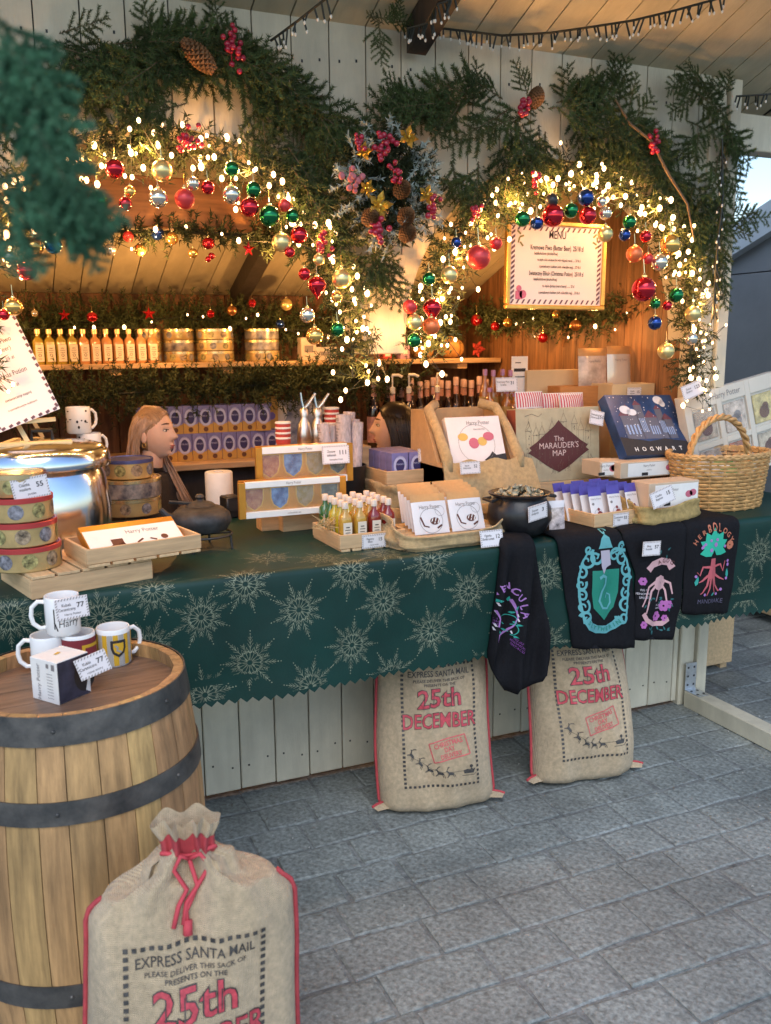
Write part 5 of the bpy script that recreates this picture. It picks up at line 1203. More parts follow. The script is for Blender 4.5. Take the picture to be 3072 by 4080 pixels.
# striped bags, wooden boxes, cookie bags behind
STRIPE = ink('stripe_red', (.55, .06, .09))
for i, (x0_, x1_, y0_, y1_, yy, an) in enumerate(((1118, 1180, 905, 845, 3.2, .05), (1165, 1262, 905, 847, 3.24, -.1), (1212, 1268, 900, 850, 3.18, .12))):
    a_, b_ = at(x0_, y0_, y=yy), at(x1_, y1_, y=yy); w_, h = b_.x - a_.x, b_.z - a_.z + .06
    q = P2(); n_ = int(w_ / .011)
    for k_ in range(n_): q.rect(-w_ / 2 + (k_ + .5) * w_ / n_, h * .80, .0055, h * .36)
    packet(f'clear sweet bag with red striped top behind the parchment box, {ORD[i]} from the left', Vector(((a_.x + b_.x) / 2, yy, a_.z - .06)), an, w_, h, .15, mat('clear_sweet_bag', (.50, .40, .36), .2, ns=30, na=.5, coat=.3), WHITE, [(q, STRIPE, 'stripe_print')], 'bags with striped tops', 'sweet_bag', 'bag', .4, .03)
zs2 = at(1240, 905, y=3.2).z - .06
rk = thing('wooden_riser', 'wide wooden block carrying the rear goods on the right', 'block', (at(1190, 950, y=3.25).x, 3.27, C)); MB().box(-.16, .16, -.12, .06, 0, zs2 - C - .001, .002).build('block', PINE, rk)
def wbox(lab, x0_, y0_, x1_, y1_, yy, d, mt, name='wooden_box', z0=None):
    a_, b_ = at(x0_, y1_, y=yy), at(x1_, y0_, y=yy); z0 = C if z0 is None else z0
    t = thing(name, lab, 'box', ((a_.x + b_.x) / 2, yy, z0), 0, 'plain boxes at the back right'); w_ = b_.x - a_.x; H2 = b_.z - z0; th = .008
    MB().box(-w_ / 2, w_ / 2, 0, th, 0, H2, .001).build('front_panel', mt, t); MB().box(-w_ / 2, w_ / 2, d - th, d, 0, H2, .001).build('rear_panel', mt, t)
    for sx in (-w_ / 2, w_ / 2 - th): MB().box(sx, sx + th, th + .0005, d - th - .0005, 0, H2, .001).build('end_panel', mt, t)
    MB().box(-w_ / 2 + th, w_ / 2 - th, th, d - th, H2 - .03, H2 - .022).build('inner_tray', mt, t); return t
CREAMB = mat('cream_board', (.58, .44, .26), .6, ns=5, na=.1); ORB = mat('orange_board', (.42, .18, .05), .6, ns=6, na=.2, st=(1, 6, 8))
wbox('tall cream board box at the back below the side wall', 1138, 798, 1255, 860, 3.44, .05, CREAMB)
wbox('orange brown wooden box in front of the cookie bags', 1210, 832, 1325, 870, 3.30, .1, ORB); t = wbox('pale wooden tray box with a price tag at the back', 1322, 828, 1415, 870, 3.2, .16, CREAMB)
price_tag('small price tag on the pale wooden tray box', at(1370, 862, y=3.19), ['Ciastka', 'maslane'], '15', .075, .05, tilt=0)
wbox('gold lit cream board behind the cookie bags', 1365, 805, 1420, 840, 3.42, .04, CREAMB)
COOK = mat('cookie_bag', (.56, .44, .36), .25, ns=18, na=.35, coat=.5)
for i, (x0_, x1_, yt) in enumerate(((1250, 1313, 752), (1312, 1366, 747))):
    a_, b_ = at(x0_, 838, y=3.36), at(x1_, yt, y=3.36); w_, h = b_.x - a_.x, b_.z - a_.z
    packet(('peach cookie bag with a kraft top at the back right', 'shiny white cookie bag with a gold top at the back right')[i], Vector(((a_.x + b_.x) / 2, 3.36, a_.z)), 0, w_, h, .08, (COOK, mat('silver_cookie_bag', (.66, .63, .58), .2, .2, ns=6, na=.1, coat=.5))[i], KRPO, [(harry(P2(), 0, h * .66, .016), GREYI, 'lettering')], 'tall cookie bags', 'cookie_bag', 'bag', .2, .04)
zc_ = at(1300, 838, y=3.36).z
rk = thing('wooden_riser', 'wooden block under the tall cookie bags', 'block', (at(1308, 838, y=3.36).x, 3.40, C)); MB().box(-.12, .12, -.028, .03, 0, zc_ - C - .001, .002).build('block', PINE, rk)
for i, (px, py, s_, lab) in enumerate(((1418, 815, .045, 'small grey carton under the right arch foot'), (1440, 828, .05, 'small pink wrapped packet beside the corner post'), (1497, 838, .06, 'small white packet against the corner post'))):
    a_ = at(px, py, y=3.25); t = carton('small_carton', lab, 'box', (a_.x, 3.25, C), (s_ * 1.3, .04, a_.z - C + .03), .1 * i, mat(f'small_carton_{i}', ((.55, .52, .5), (.6, .38, .34), (.62, .56, .5))[i], .4, ns=25, na=.3), 'small cartons by the corner post'); P2().rect(0, (a_.z - C) * .9, s_, .004).rect(0, (a_.z - C) * .82, s_ * .7, .003).put('print', GREYI, t, front(0))
a_ = at(1112, 832, y=3.5); cd_ = thing('notice_card', 'upright white notice card in front of the side wall', 'card', (a_.x, 3.46, C)); zt2 = at(1112, 770, y=3.46).z - C
MB().box(-.042, .042, 0, .003, 0, zt2, .0005).build('card', WHITE, cd_); P2().rect(0, zt2 - .06, .06, .014).rect(-.01, zt2 - .028, .03, .004).rect(0, zt2 - .09, .05, .004).put('print', INK, cd_, front(0))
# amber bottles and dark syrup bottles
def rbottle(lab, x, y, z, col, h, r, group, capm, labm=LAB, pump=False, oval=False):
    t = thing('syrup_bottle', lab, 'bottle', (x, y, z), rb.uniform(-.3, .3) if not oval else 0, group); k = ('r', col, h, r)
    if k not in BM: BM[k] = (MB().lathe([(r * .9, 0), (r, .006), (r, h * .55), (r * .85, h * .64), (r * .38, h * .76), (r * .34, h * .9)], 20).mesh('glass', LQ[col], True), MB().lathe([(r * .42, h * .88), (r * .42, h * .985), (r * .36, h), (0, h)], 14).mesh('cap', capm, True),
                             MB().lathe([(r + .0008, h * .12), (r + .0008, h * .48)], 20, caps=False).mesh('label', labm, True), MB().lathe([(r * .40, h * .72), (r * .36, h * .87)], 14, caps=False).mesh('neck_label', labm, True))
    m4 = BM[k]; place('glass', m4[0], t); place('label', m4[2], t)
    if not oval: place('neck_label', m4[3], t)
    if pump:
        MB().lathe([(r * .42, h * .88), (r * .42, h * .97), (r * .12, h * .99), (r * .12, h * 1.12)], 12).build('pump_collar', WHITE, t, True); MB().tube([(.0, 0, h * 1.12), (0, 0, h * 1.16), (.03, -.01, h * 1.16), (.05, -.015, h * 1.13)], .008, 8).build('pump_nozzle', WHITE, t, True)
    else: place('cap', m4[1], t)
    return t
SYR = mat('syrup_cap', (.60, .42, .40), .4); SYL = mat('syrup_label', (.55, .30, .28), .5, ns=30, na=.4)
r_ = random.Random(6); zs3 = 1.0305
spots = [(808, 0), (838, 1), (868, 1), (888, 0), (908, 0), (922, 1), (936, 0), (953, 1), (968, 0), (985, 0), (1003, 1), (1018, 0), (1035, 0), (1050, 1), (860, 2), (945, 2), (1000, 2)]
for i, (px, rw) in enumerate(spots):
    yy = 4.42 + .09 * rw; a_ = at(px, 900, y=yy); rbottle(f'dark syrup bottle with pale cap on the back counter, {ORD[i]} placed in the {("front", "middle", "rear")[rw]} row', a_.x, yy, zs3, 'dark', .36 + (.02 if i % 3 == 0 else 0), .037, 'dark syrup bottles', SYR, SYL)
for i, px in enumerate((847, 882, 943)):
    a_ = at(px, 900, y=4.36); rbottle(f'dark syrup bottle with a white pump, {ORD[i]} of the three', a_.x, 4.35, zs3, 'dark', .345, .034, 'syrup bottles with pumps', SYR, SYL, True)
za = at(1080, 885, y=3.38).z
rk = thing('wooden_riser', 'wooden block under the amber bottles', 'block', (at(1078, 885, y=3.38).x, 3.4, C)); MB().box(-.1, .12, -.05, .06, 0, za - C - .05, .002).build('block', PINE, rk)
for i, (px, pt, yy) in enumerate(((1048, 798, 3.42), (1066, 800, 3.40), (1086, 798, 3.43), (1103, 800, 3.41), (1058, 838, 3.36), (1095, 842, 3.36), (1112, 850, 3.35))):
    a_ = at(px, pt, y=yy); h = a_.z - (za - .05); t = rbottle(f'amber bottle left of the parchment box, {ORD[i]} of the cluster', a_.x, yy, za - .0495, 'whisky', round(h, 3), .024, 'amber bottles', mat('violet_cap', (.35, .16, .3), .4), mat('amber_label', (.35, .2, .05), .5), oval=True)
price_tag('price tag hanging on the amber bottles', at(1096, 846, y=3.31), ['Kremowe Piwo', 'butelka'], '31', .105, .06)
# small oval label bottle in front
a_ = at(1127, 905, y=3.16)

# ------------------------------------------------------------------ upper shelf
ZS = 1.5085
for i in range(11):
    px = 85 + i * 24.5; a_ = at(px, 780, y=4.6); sqbottle(f'{"olive" if i < 4 else "pink"} bottle with label on the upper shelf, {ORD[i]} from the left', (a_.x, 4.6, ZS), .15, 'olive' if i < 4 else 'pink', 'labelled bottles on the upper shelf', .052, .165, CAPG)
for s_, (px, r, n, cols3) in enumerate(((322, .062, 3, 'ggg'), (388, .075, 3, 'gbg'), (466, .095, 3, 'ggg'), (567, .09, 3, 'gbb'))):
    a_ = at(px, 780, y=4.68)
    for i in range(n):
        tin(Vector((a_.x, 4.68, ZS + i * .056)), r, .055, f'{"blue" if cols3[i] == "b" else "gold"} biscuit tin, {("bottom", "middle", "top")[i]} of the {ORD[s_]} stack on the upper shelf', TBLUE if cols3[i] == 'b' else TGOLD, LIDG, s_ * 3 + i + 20, cols3[i] != 'b', 'biscuit tins on the upper shelf')
for i, (px, w_, h, col, lab) in enumerate(((668, .085, .12, (.62, .52, .42), 'cream carton with picture on the upper shelf'), (706, .12, .07, (.58, .52, .46), 'low white carton on the upper shelf'), (838, .055, .045, (.5, .05, .05), 'small red carton on the upper shelf under the pendant'), (875, .06, .075, (.45, .28, .42), 'small pink violet carton on the upper shelf'))):
    a_ = at(px, 780, y=4.62); t = carton('shelf_carton', lab, 'box', (a_.x, 4.62, ZS), (w_, .06, h), .05, mat(f'shelf_carton_{i}', col, .5, ns=20, na=.15), 'cartons on the upper shelf'); P2().rect(0, h * .5, w_ * .6, h * .3).put('label_print', WHITE if i > 1 else GREYI, t, front(0))
for i, px in enumerate((913, 975)):
    a_ = at(px, 780, y=4.66); t = thing('gathered_pouch', ('plump ochre gathered pouch on the upper shelf', 'wide ochre gathered pouch beside the small fir tree')[i], 'pouch', (a_.x, 4.66, ZS), 0, 'gathered pouches'); R_ = (.062, .07)[i]
    MB().grid(lambda u, v: Vector((R_ * (1 + .07 * math.cos(9 * u)) * math.sin(v) ** .7 * math.cos(u), R_ * (1 + .07 * math.cos(9 * u)) * math.sin(v) ** .7 * math.sin(u), .055 - .055 * math.cos(v))), [2 * PI * k_ / 54 for k_ in range(54)], ar(14, 0.02, PI - .05), True).build('bag', mat('ochre_cloth', (.42, .22, .06), .8, ns=20, na=.2), t, 2)
    MB().lathe([(.012, .1), (.02, .12), (.014, .125), (.01, .108)], 14).build('neck', mat('ochre_cloth', (.42, .22, .06)), t, True)
a_ = at(978, 735, y=4.75); ft = thing('small_fir_tree', 'small artificial fir tree standing behind the upper shelf', 'fir tree', (a_.x, 4.80, ZS))
b = MB(); r_ = random.Random(3)
for i in range(150):
    t_ = r_.random(); an = r_.uniform(0, 6.3); rr = .10 * (1 - t_) + .01; o = Vector((math.cos(an) * rr, math.sin(an) * rr, .03 - .02 * (1 - t_))); p0 = Vector((0, 0, .05 + .25 * t_))
    for j in range(14): needle(b, p0 + o * (j + 1) / 14, o.normalized() + Vector((r_.gauss(0, 1), r_.gauss(0, 1), r_.gauss(0, 1))).normalized(), .02, .004, r_)
stuff(b.build('crown', GARL, ft)); MB().tube([(0, 0, 0), (0, 0, .3)], [.012, .003], 6).build('trunk', TWIG, ft)
a_ = at(1030, 770, y=4.62); poinsettia(MB(), (0, 0, .05), .05, 9).build('felt_flower', mat('red_felt', (.4, .04, .03), .9, ns=20, na=.2), None, False, (a_.x, 4.62, ZS)); tag(bpy.data.objects['felt_flower'], 'red felt flower at the right end of the upper shelf', 'flower')

# ------------------------------------------------------------------ framed menu
f0, f1 = at(1092, 668, y=2.99), at(1305, 666, y=2.99); w_ = f1.x - f0.x; h = at(1195, 478, y=2.99).z - f0.z
GFR = mat('gilt_frame', (.72, .42, .10), .3, .8, ns=15, na=.2); fm = thing('framed_menu', 'gold framed menu board with striped border hanging in the right arch', 'menu board', ((f0.x + f1.x) / 2, 2.99, f0.z)); fm.rotation_euler = (0, 0.005, 0)
MB().box(-w_ / 2 + .01, w_ / 2 - .01, .004, .012, .01, h - .01).build('sheet', mat('menu_paper', (.72, .62, .58), .6), fm)
for z0 in (0, h - .017): MB().box(-w_ / 2, w_ / 2, -.006, .018, z0, z0 + .017, .003).build('frame_rail', GFR, fm)
for x in (-w_ / 2, w_ / 2 - .017): MB().box(x, x + .017, -.0055, .0175, .0172, h - .0172, .003).build('frame_stile', GFR, fm)
q = P2(); fn = lambda u, v: Vector((u, .0028, v)); n_ = 17
for i in range(n_):
    x = -w_ / 2 + .03 + i * (w_ - .06) / (n_ - 1)
    for z in (.029, h - .029): q.poly([(x - .009, z - .008), (x - .001, z - .008), (x + .009, z + .008), (x + .001, z + .008)])
for i in range(14):
    z = .045 + i * (h - .09) / 13
    for x in (-w_ / 2 + .03, w_ / 2 - .03): q.poly([(x - .008, z - .011), (x + .008, z + .001), (x + .008, z + .011), (x - .008, z - .001)])
q.put('border_print', ink('plum', (.12, .06, .08)), fm, fn)
q = P2().text('MENU', 0, h * .845, h * .125, 0, .01, .7)
for s_, x, z, sz in (('Kremowe Piwo (Butter Beer)  25/18 zl', -.0, .70, .072), ('bezalkoholowe (alcohol-free)', -.05, .635, .042), ('na cieplo z bita smietana (hot with whipped cream) ...... 25/18 zl', .01, .565, .036), ('z pamiatkowym kubkiem (with collectible mug) ... 37/18 zl', .015, .49, .038),
                   ('Swiateczny Eliksir (Christmas Potion)  25/18 zl', 0, .41, .062), ('bezalkoholowe (alcohol-free)', -.05, .345, .042), ('na cieplo dymiacy (warm foamy) ........ 25 zl', .01, .27, .04), ('z pamiatkowym kubkiem (with collectible mug) ... 37/18 zl', .015, .195, .038)):
    q.text(s_, x, h * z, h * sz * 1.12, 0, .012, .58)
q.put('lettering', INK, fm, fn)
P2().rect(-w_ * .37, h * .16, .03, .03).disc(-w_ * .37, h * .235, .012, 10).disc(-w_ * .33, h * .17, .016, 10).put('gift_print', ink('rose', (.5, .12, .2)), fm, fn)
q = P2()
for sx in (-1, 1):
    for i in range(4): q.rect(sx * w_ * .38 + .012 * (i % 2), h * .86 - .014 * i, .02, .007, .7 * sx + i)
q.put('leaf_print', ink('olive_leaf', (.18, .17, .05)), fm, fn)
MB().tube([(-.1, .012, h), (0, .02, h + .2), (.1, .012, h)], .0015, 4).build('hanging_wire', WIRE, fm)
# ------------------------------------------------------------------ folded shirts over the counter edge
JERSEY = mat('black_jersey', (.0085, .0085, .011), .8, ns=120, na=.25, bump=.12, bs=260, spec=.15)
class Shirt:
    def __init__(s, label, rows, folds, th=.010, base=.005):
        """rows: (pixel left, pixel right, pixel y) down the hanging front"""
        s.t = thing('folded_shirt', label, 'shirt', (0, 0, 0), 0, 'shirts hung over the counter edge'); s.rows = []
        for pl, pr_, py in rows:
            a_, b_ = at(pl, py, y=YF - .02), at(pr_, py, y=YF - .02); s.rows.append((C - (a_.z + b_.z) / 2 + .01, a_.x, b_.x, (b_.z - a_.z) / 2))
        s.folds, s.th, s.base = folds, th, base
        s0 = s.rows[0]; s.rows.insert(0, (-.2, s0[1] + .01, s0[2] - .01, 0))
        us = ar(30, -1, 1); loop = [(u, 1) for u in us] + [(u, 0) for u in reversed(us)]; n = len(loop)
        vs = ar(6, -.2, -.02) + ar(6, 0, .03) + ar(22, .045, s.rows[-1][0])
        b = MB(); b.grid(lambda i, v: s.pt(loop[i][0], v, loop[i][1]), list(range(n)), vs, True)
        b.f.append(tuple(range(n))); b.f.append(tuple(range(len(b.v) - n, len(b.v)))); b.build('fabric', JERSEY, s.t, 2)
    def lr(s, v):
        R_ = s.rows
        for i in range(len(R_) - 1):
            if v <= R_[i + 1][0] or i == len(R_) - 2:
                k = (v - R_[i][0]) / max(1e-6, R_[i + 1][0] - R_[i][0]); k = max(0, min(1, k)); return [R_[i][j] + (R_[i + 1][j] - R_[i][j]) * k for j in (1, 2, 3)]
    def off(s, x, v):
        k = min(1, max(0, v / .2)); return sum(a_ * k * math.sin(w_ * (x + g * v) + p_) for a_, w_, g, p_ in s.folds)
    def pt(s, u, v, side):
        l_, r_, dz = s.lr(v); x = (l_ + r_) / 2 + u * (r_ - l_) / 2; e = (1 - abs(u) ** 12)
        end = 1 - max(0, (v - s.rows[-1][0] + .03) / .03) ** 2 * .6
        o = s.base + (s.th * (.35 + .65 * e) * end + s.off(x, v) * e if side else 0)
        p_ = cloth_pt(x, v, o); 
        if v > .03: p_.z += dz * u * min(1, v / .3)
        return p_
    def fn(s, px, py, k=1.0):
        q = at(px, py, y=YF - .025); xc, vc = q.x, C - q.z + .01
        def f(u, v):
            x, sv = xc + u * k, vc - v * k; l_, r_, dz = s.lr(sv); uu = (x - (l_ + r_) / 2) / ((r_ - l_) / 2); uu = max(-1, min(1, uu)); p_ = s.pt(uu, sv, 1); p_.y -= .0022; return p_
        return f
TEALI = ink('teal', (.02, .30, .25)); LILAC = ink('lilac', (.36, .17, .46)); VIOI = ink('violet', (.22, .06, .30)); WHI = ink('offwhite', (.6, .55, .6)); TEAL2 = ink('aqua', (.10, .34, .37)); CORAL = ink('coral', (.50, .10, .12)); PINKI = ink('pink', (.58, .34, .36)); ORI = ink('rust', (.50, .16, .09)); BLUG = ink('bluegreen_dark', (.02, .12, .13)); SLATEV = ink('slate_violet', (.10, .09, .15)); GRN = ink('shield_green', (.008, .20, .14)); MAG = ink('magenta', (.42, .12, .38))
def leaf(p, x, y, L, an, w_=.4):
    c, s = math.cos(an), math.sin(an); q = [(0, 0), (.3, w_ * .5), (.65, w_ * .4), (1, 0), (.65, -w_ * .35), (.3, -w_ * .45)]
    p.poly([(x + L * (a_ * c - b_ * s), y + L * (a_ * s + b_ * c)) for a_, b_ in q]); return p
def flower(p, x, y, r, n=6):
    for i in range(n): p.disc(x + r * .6 * math.cos(2 * PI * i / n), y + r * .6 * math.sin(2 * PI * i / n), r * .45, 8)
    return p
def spiral(p, x, y, r, turns, w_, a0=0, sg=1, n=26):
    p.stroke([(x + r * (1 - .85 * i / n) * math.cos(a0 + sg * turns * 2 * PI * i / n), y + r * (1 - .85 * i / n) * math.sin(a0 + sg * turns * 2 * PI * i / n)) for i in range(n + 1)], w_, w_ * .5); return p
ML = .015
# 1: bunched shirt with purple lettering
s1 = Shirt('black shirt with purple lettering and vines, bunched and hanging lowest', [(1085, 1158, 1185), (1080, 1172, 1260), (1074, 1188, 1340), (1066, 1198, 1420), (1072, 1192, 1450), (1086, 1170, 1478), (1102, 1135, 1500)], [(.020, 60, .05, 1.0), (.010, 130, .1, 0)], .026)
f = s1.fn(1106, 1312, .98)
q = P2()
for ch, x, y, an in (('T', -.052, .048, .55), ('E', -.032, .062, .35), ('N', -.008, .066, .1), ('C', .016, .05, -.5), ('U', .034, .026, -.8), ('L', .044, -.004, -1.1), ('A', .05, -.032, -1.25)): q.text(ch, x, y, .034, an, .02)
q.put('lettering', LILAC, s1.t, f, ML)
q = P2().stroke([(-.03, -.16), (-.02, -.12), (.0, -.09), (.02, -.07), (.03, -.045), (.022, -.02), (.012, .005), (.005, .02)], .004, .009); q.stroke([(-.045, -.08), (-.04, -.05), (-.05, -.02)], .005); q.put('stem_print', LILAC, s1.t, f, ML)
q = P2(); leaf(q, -.06, .016, .03, .1); leaf(q, -.062, -.01, .028, -2); leaf(q, .0, .01, .02, 1.4)
for x, y, an in ((.0, -.03, .3), (-.012, -.05, 2.4), (.01, -.06, -.4), (.024, -.075, .2), (.0, -.1, 2.8), (.014, -.115, -.2), (-.016, -.115, 2.2), (.02, -.02, 1.2)): leaf(q, x, y, .02, an)
q.ring(.005, -.06, .022, .003, 14, 0, 4); q.ring(.012, -.09, .02, .003, 14, -2, 2).put('leaf_print', TEALI, s1.t, f, ML)
q = P2()
for x, y in ((-.045, .005), (-.048, -.028), (-.052, -.075), (.03, -.038), (.032, -.055), (.008, -.10), (-.056, -.09)): q.rect(x, y, .005, .011, .4)
q.put('star_print', WHI, s1.t, f, ML)
q = P2().text('FIG 1', -.056, -.05, .009).text('MAGIC', -.056, -.06, .009).text('PLANT', -.056, -.07, .009).text('FIG.02', .03, -.13, .011, -.6).text('VENOMOUS', .028, -.142, .011, -.6).text('TENTACLE', .026, -.154, .011, -.6); q.put('small_lettering', VIOI, s1.t, f, ML)
# 2: teal crest
s2 = Shirt('black shirt with a large teal crest and ribbon', [(1208, 1345, 1165), (1220, 1368, 1240), (1230, 1376, 1320), (1238, 1376, 1390), (1240, 1375, 1402)], [(.006, 34, .25, 0), (.004, 75, -.15, 1)], .012, .008)
f = s2.fn(1306, 1272, 1.38)
P2().poly([(-.04, .05), (.045, .05), (.045, -.01), (.034, -.05), (.0, -.082), (-.034, -.05), (-.04, -.01)]).put('shield_print', GRN, s2.t, f, ML)
P2().stroke([(-.02, .03), (-.008, .036), (.004, .03), (.002, .012), (-.012, -.006), (-.018, -.03), (-.006, -.05), (.012, -.052), (.024, -.038), (.022, -.018), (.01, -.012), (.004, -.024)], .009, .004).put('scroll_charge', TEAL2, s2.t, lambda u, v: f(u, v) + Vector((0, -.0012, 0)), ML)
q = P2()
for sx in (-1, 1):
    for x, y, r, a0 in ((.03, .085, .02, 0), (.055, .075, .022, 1), (.07, .045, .018, 2), (.072, .015, .016, .5), (.07, -.015, .016, 2), (.066, -.045, .02, 1), (.058, -.075, .018, 3), (.05, .105, .012, 0)): spiral(q, sx * x, y, r, 1.2, .008, a0, sx)
    q.stroke([(sx * .02, .09), (sx * .05, .1), (sx * .07, .07), (sx * .08, .03), (sx * .075, -.03), (sx * .065, -.09)], .006)
spiral(q, 0, .135, .01, 1, .005); q.poly([(-.022, .105), (.022, .105), (.012, .125), (0, .13), (-.012, .125)]); q.put('scrollwork_print', TEAL2, s2.t, f, ML)
P2().poly([(-.016, .1), (.012, .1), (.018, .062), (.004, .056), (-.006, .04), (-.014, .06)]).put('helm_print', ink('helm', (.42, .38, .46)), s2.t, lambda u, v: f(u, v) + Vector((0, -.0012, 0)), ML)
q = P2().stroke([(-.06, -.078), (-.045, -.098), (-.02, -.108), (.01, -.108), (.035, -.098), (.055, -.078)], .022); q.put('ribbon_print', TEAL2, s2.t, f, ML)
P2().arctext('SLYTHERIN', -.002, -.035, .072, .016, -PI / 2, .185, .01, True).put('lettering', GRN, s2.t, lambda u, v: f(u, v) + Vector((0, -.0012, 0)), ML)
# 3: banner shirt (plain floral stand-in for the pictured creature)
s3 = Shirt('black shirt with pale pink banners and flowers, third from the left', [(1350, 1488, 1160), (1378, 1482, 1240), (1375, 1478, 1310), (1372, 1466, 1370), (1376, 1462, 1385)], [(.006, 44, .15, 2), (.003, 90, .2, 0)], .012, .006)
f = s3.fn(1428, 1278, 1.3)
q = P2().stroke([(-.045, .062), (-.03, .078), (.0, .086), (.03, .08), (.044, .062)], .02); q.stroke([(-.055, -.065), (-.04, -.085), (-.01, -.098), (.02, -.096), (.042, -.082)], .014); q.put('banner_print', PINKI, s3.t, f, ML)
P2().arctext('AGOG', .012, .03, .056, .017, PI / 2 - .1, .3, .01).put('lettering', MAROON, s3.t, lambda u, v: f(u, v) + Vector((0, -.0012, 0)), ML)
q = P2()
for x0_, pts in enumerate((((-.01, .03), (-.04, .012), (-.05, -.02), (-.062, -.045)), ((-.005, .025), (-.03, .0), (-.04, -.04), (-.045, -.065)), ((.0, .025), (.0, -.0), (-.012, -.03)), ((.008, .025), (.026, .0), (.03, -.03)), ((.012, .03), (.04, .02), (.046, -.01)))): q.stroke(list(pts), .008, .004)
flower(q, .002, .022, .022, 8); q.put('sprig_print', PINKI, s3.t, f, ML)
q = P2()
for x, y, r in ((.022, -.045, .016), (-.002, -.075, .015), (.036, -.04, .012), (-.06, .03, .012), (.028, -.08, .01), (-.05, -.098, .011)): flower(q, x, y, r)
q.put('flower_print', MAG, s3.t, f, ML)
q = P2(); r_ = random.Random(1)
for i in range(26): leaf(q, r_.uniform(-.05, .045), r_.choice((r_.uniform(.1, .13), r_.uniform(-.06, -.02), -.115)), .014, r_.uniform(0, 6))
q.put('leaf_print', BLUG, s3.t, f, ML)
P2().text('FIG 12', -.055, .004, .009).text('VENOMOUS', -.056, -.007, .009).text('SPECIES', -.056, -.018, .009).text('FIG 08', .0, -.042, .008).text('FANGS', .0, -.051, .008).put('small_lettering', WHI, s3.t, f, ML)
price_tag('price tag hanging on the third shirt', at(1407, 1201, y=YF - .045), ['Bluzy', 'Koszulki'], '57', .078, .052, tilt=0, roll=.04)
# 4: root plant shirt
s4 = Shirt('black shirt with rust lettering and a red root plant, rightmost', [(1488, 1603, 1130), (1486, 1600, 1200), (1483, 1595, 1270), (1481, 1590, 1325), (1484, 1588, 1330)], [(.005, 40, .2, 0), (.003, 85, -.1, 2)], .012, .006)
f = s4.fn(1543, 1222, 1.3)
P2().arctext('HERBOLOGY', 0, .028, .078, .021, PI / 2, .25, .02).put('lettering', ORI, s4.t, f, ML)
q = P2()
for an, L in ((.5, .055), (1.0, .06), (1.57, .062), (2.1, .06), (2.65, .055), (-.2, .05), (3.35, .05), (1.3, .05)): leaf(q, 0, .045, L, an, .62)
q.put('leaf_print', ink('leaf_teal', (.02, .42, .28)), s4.t, f, ML)
q = P2().poly([(-.01, .02), (.01, .02), (.014, -.005), (.02, -.03), (.008, -.04), (-.01, -.04), (-.02, -.03), (-.012, -.005)])
for pts in (((-.012, -.005), (-.035, -.005), (-.045, -.03), (-.055, -.02)), ((.012, -.005), (.035, -.0), (.045, -.02), (.05, .01)), ((-.014, -.035), (-.02, -.06), (-.035, -.08), (-.045, -.085)), ((.012, -.035), (.018, -.06), (.034, -.078), (.045, -.07)), ((-.006, -.04), (-.01, -.07), (-.018, -.09)), ((.005, -.04), (.012, -.07), (.02, -.088)), ((-.018, -.03), (-.036, -.045), (-.05, -.05)), ((.018, -.03), (.036, -.04), (.05, -.045))): q.stroke(list(pts), .008, .0025)
q.put('root_print', CORAL, s4.t, f, ML)
q = P2(); r_ = random.Random(3)
for i in range(16): an = r_.uniform(-1.2, 4.3); q.disc(.062 * math.cos(an), -.01 + .085 * math.sin(an), .0045, 8)
q.disc(.005, .06, .007, 8).disc(-.012, .045, .006, 8).put('blossom_print', LILAC, s4.t, lambda u, v: f(u, v) + Vector((0, -.001, 0)), ML)
P2().text('MANDRAKE', 0, -.108, .019, sx=1.05).put('lower_lettering', SLATEV, s4.t, f, ML)
flower(P2(), .062, .055, .013, 8).put('rust_flower', ORI, s4.t, f, ML); leaf(leaf(leaf(P2(), -.062, -.06, .03, 1.2), .062, -.04, .028, 1.6), .0, -.09, .02, .4).put('side_leaf_print', TEALI, s4.t, f, ML)

# ------------------------------------------------------------------ sacks
SRED = mat('red_piping', (.42, .05, .06), .8, ns=40, na=.2); SBLK = ink('sack_black', (.03, .03, .035), ns=90, na=.5, col2=(.10, .09, .08)); SROSE = ink('sack_red', (.48, .055, .075), ns=90, na=.35); STAMP = ink('stamp_red', (.60, .12, .12), ns=120, na=.3)
def lerp_tab(tab, z):
    for i in range(len(tab) - 1):
        if z <= tab[i + 1][0]: k = (z - tab[i][0]) / (tab[i + 1][0] - tab[i][0]); k = k * k * (3 - 2 * k); return tab[i][1] + (tab[i + 1][1] - tab[i][1]) * k
    return tab[-1][1]
WT = [(0, .195), (.04, .205), (.2, .203), (.4, .198), (.53, .194), (.595, .165), (.63, .095), (.65, .05), (.67, .05), (.71, .066)]
DT = [(0, .07), (.03, .095), (.12, .115), (.35, .108), (.5, .098), (.59, .075), (.63, .048), (.65, .03), (.67, .032), (.71, .038)]
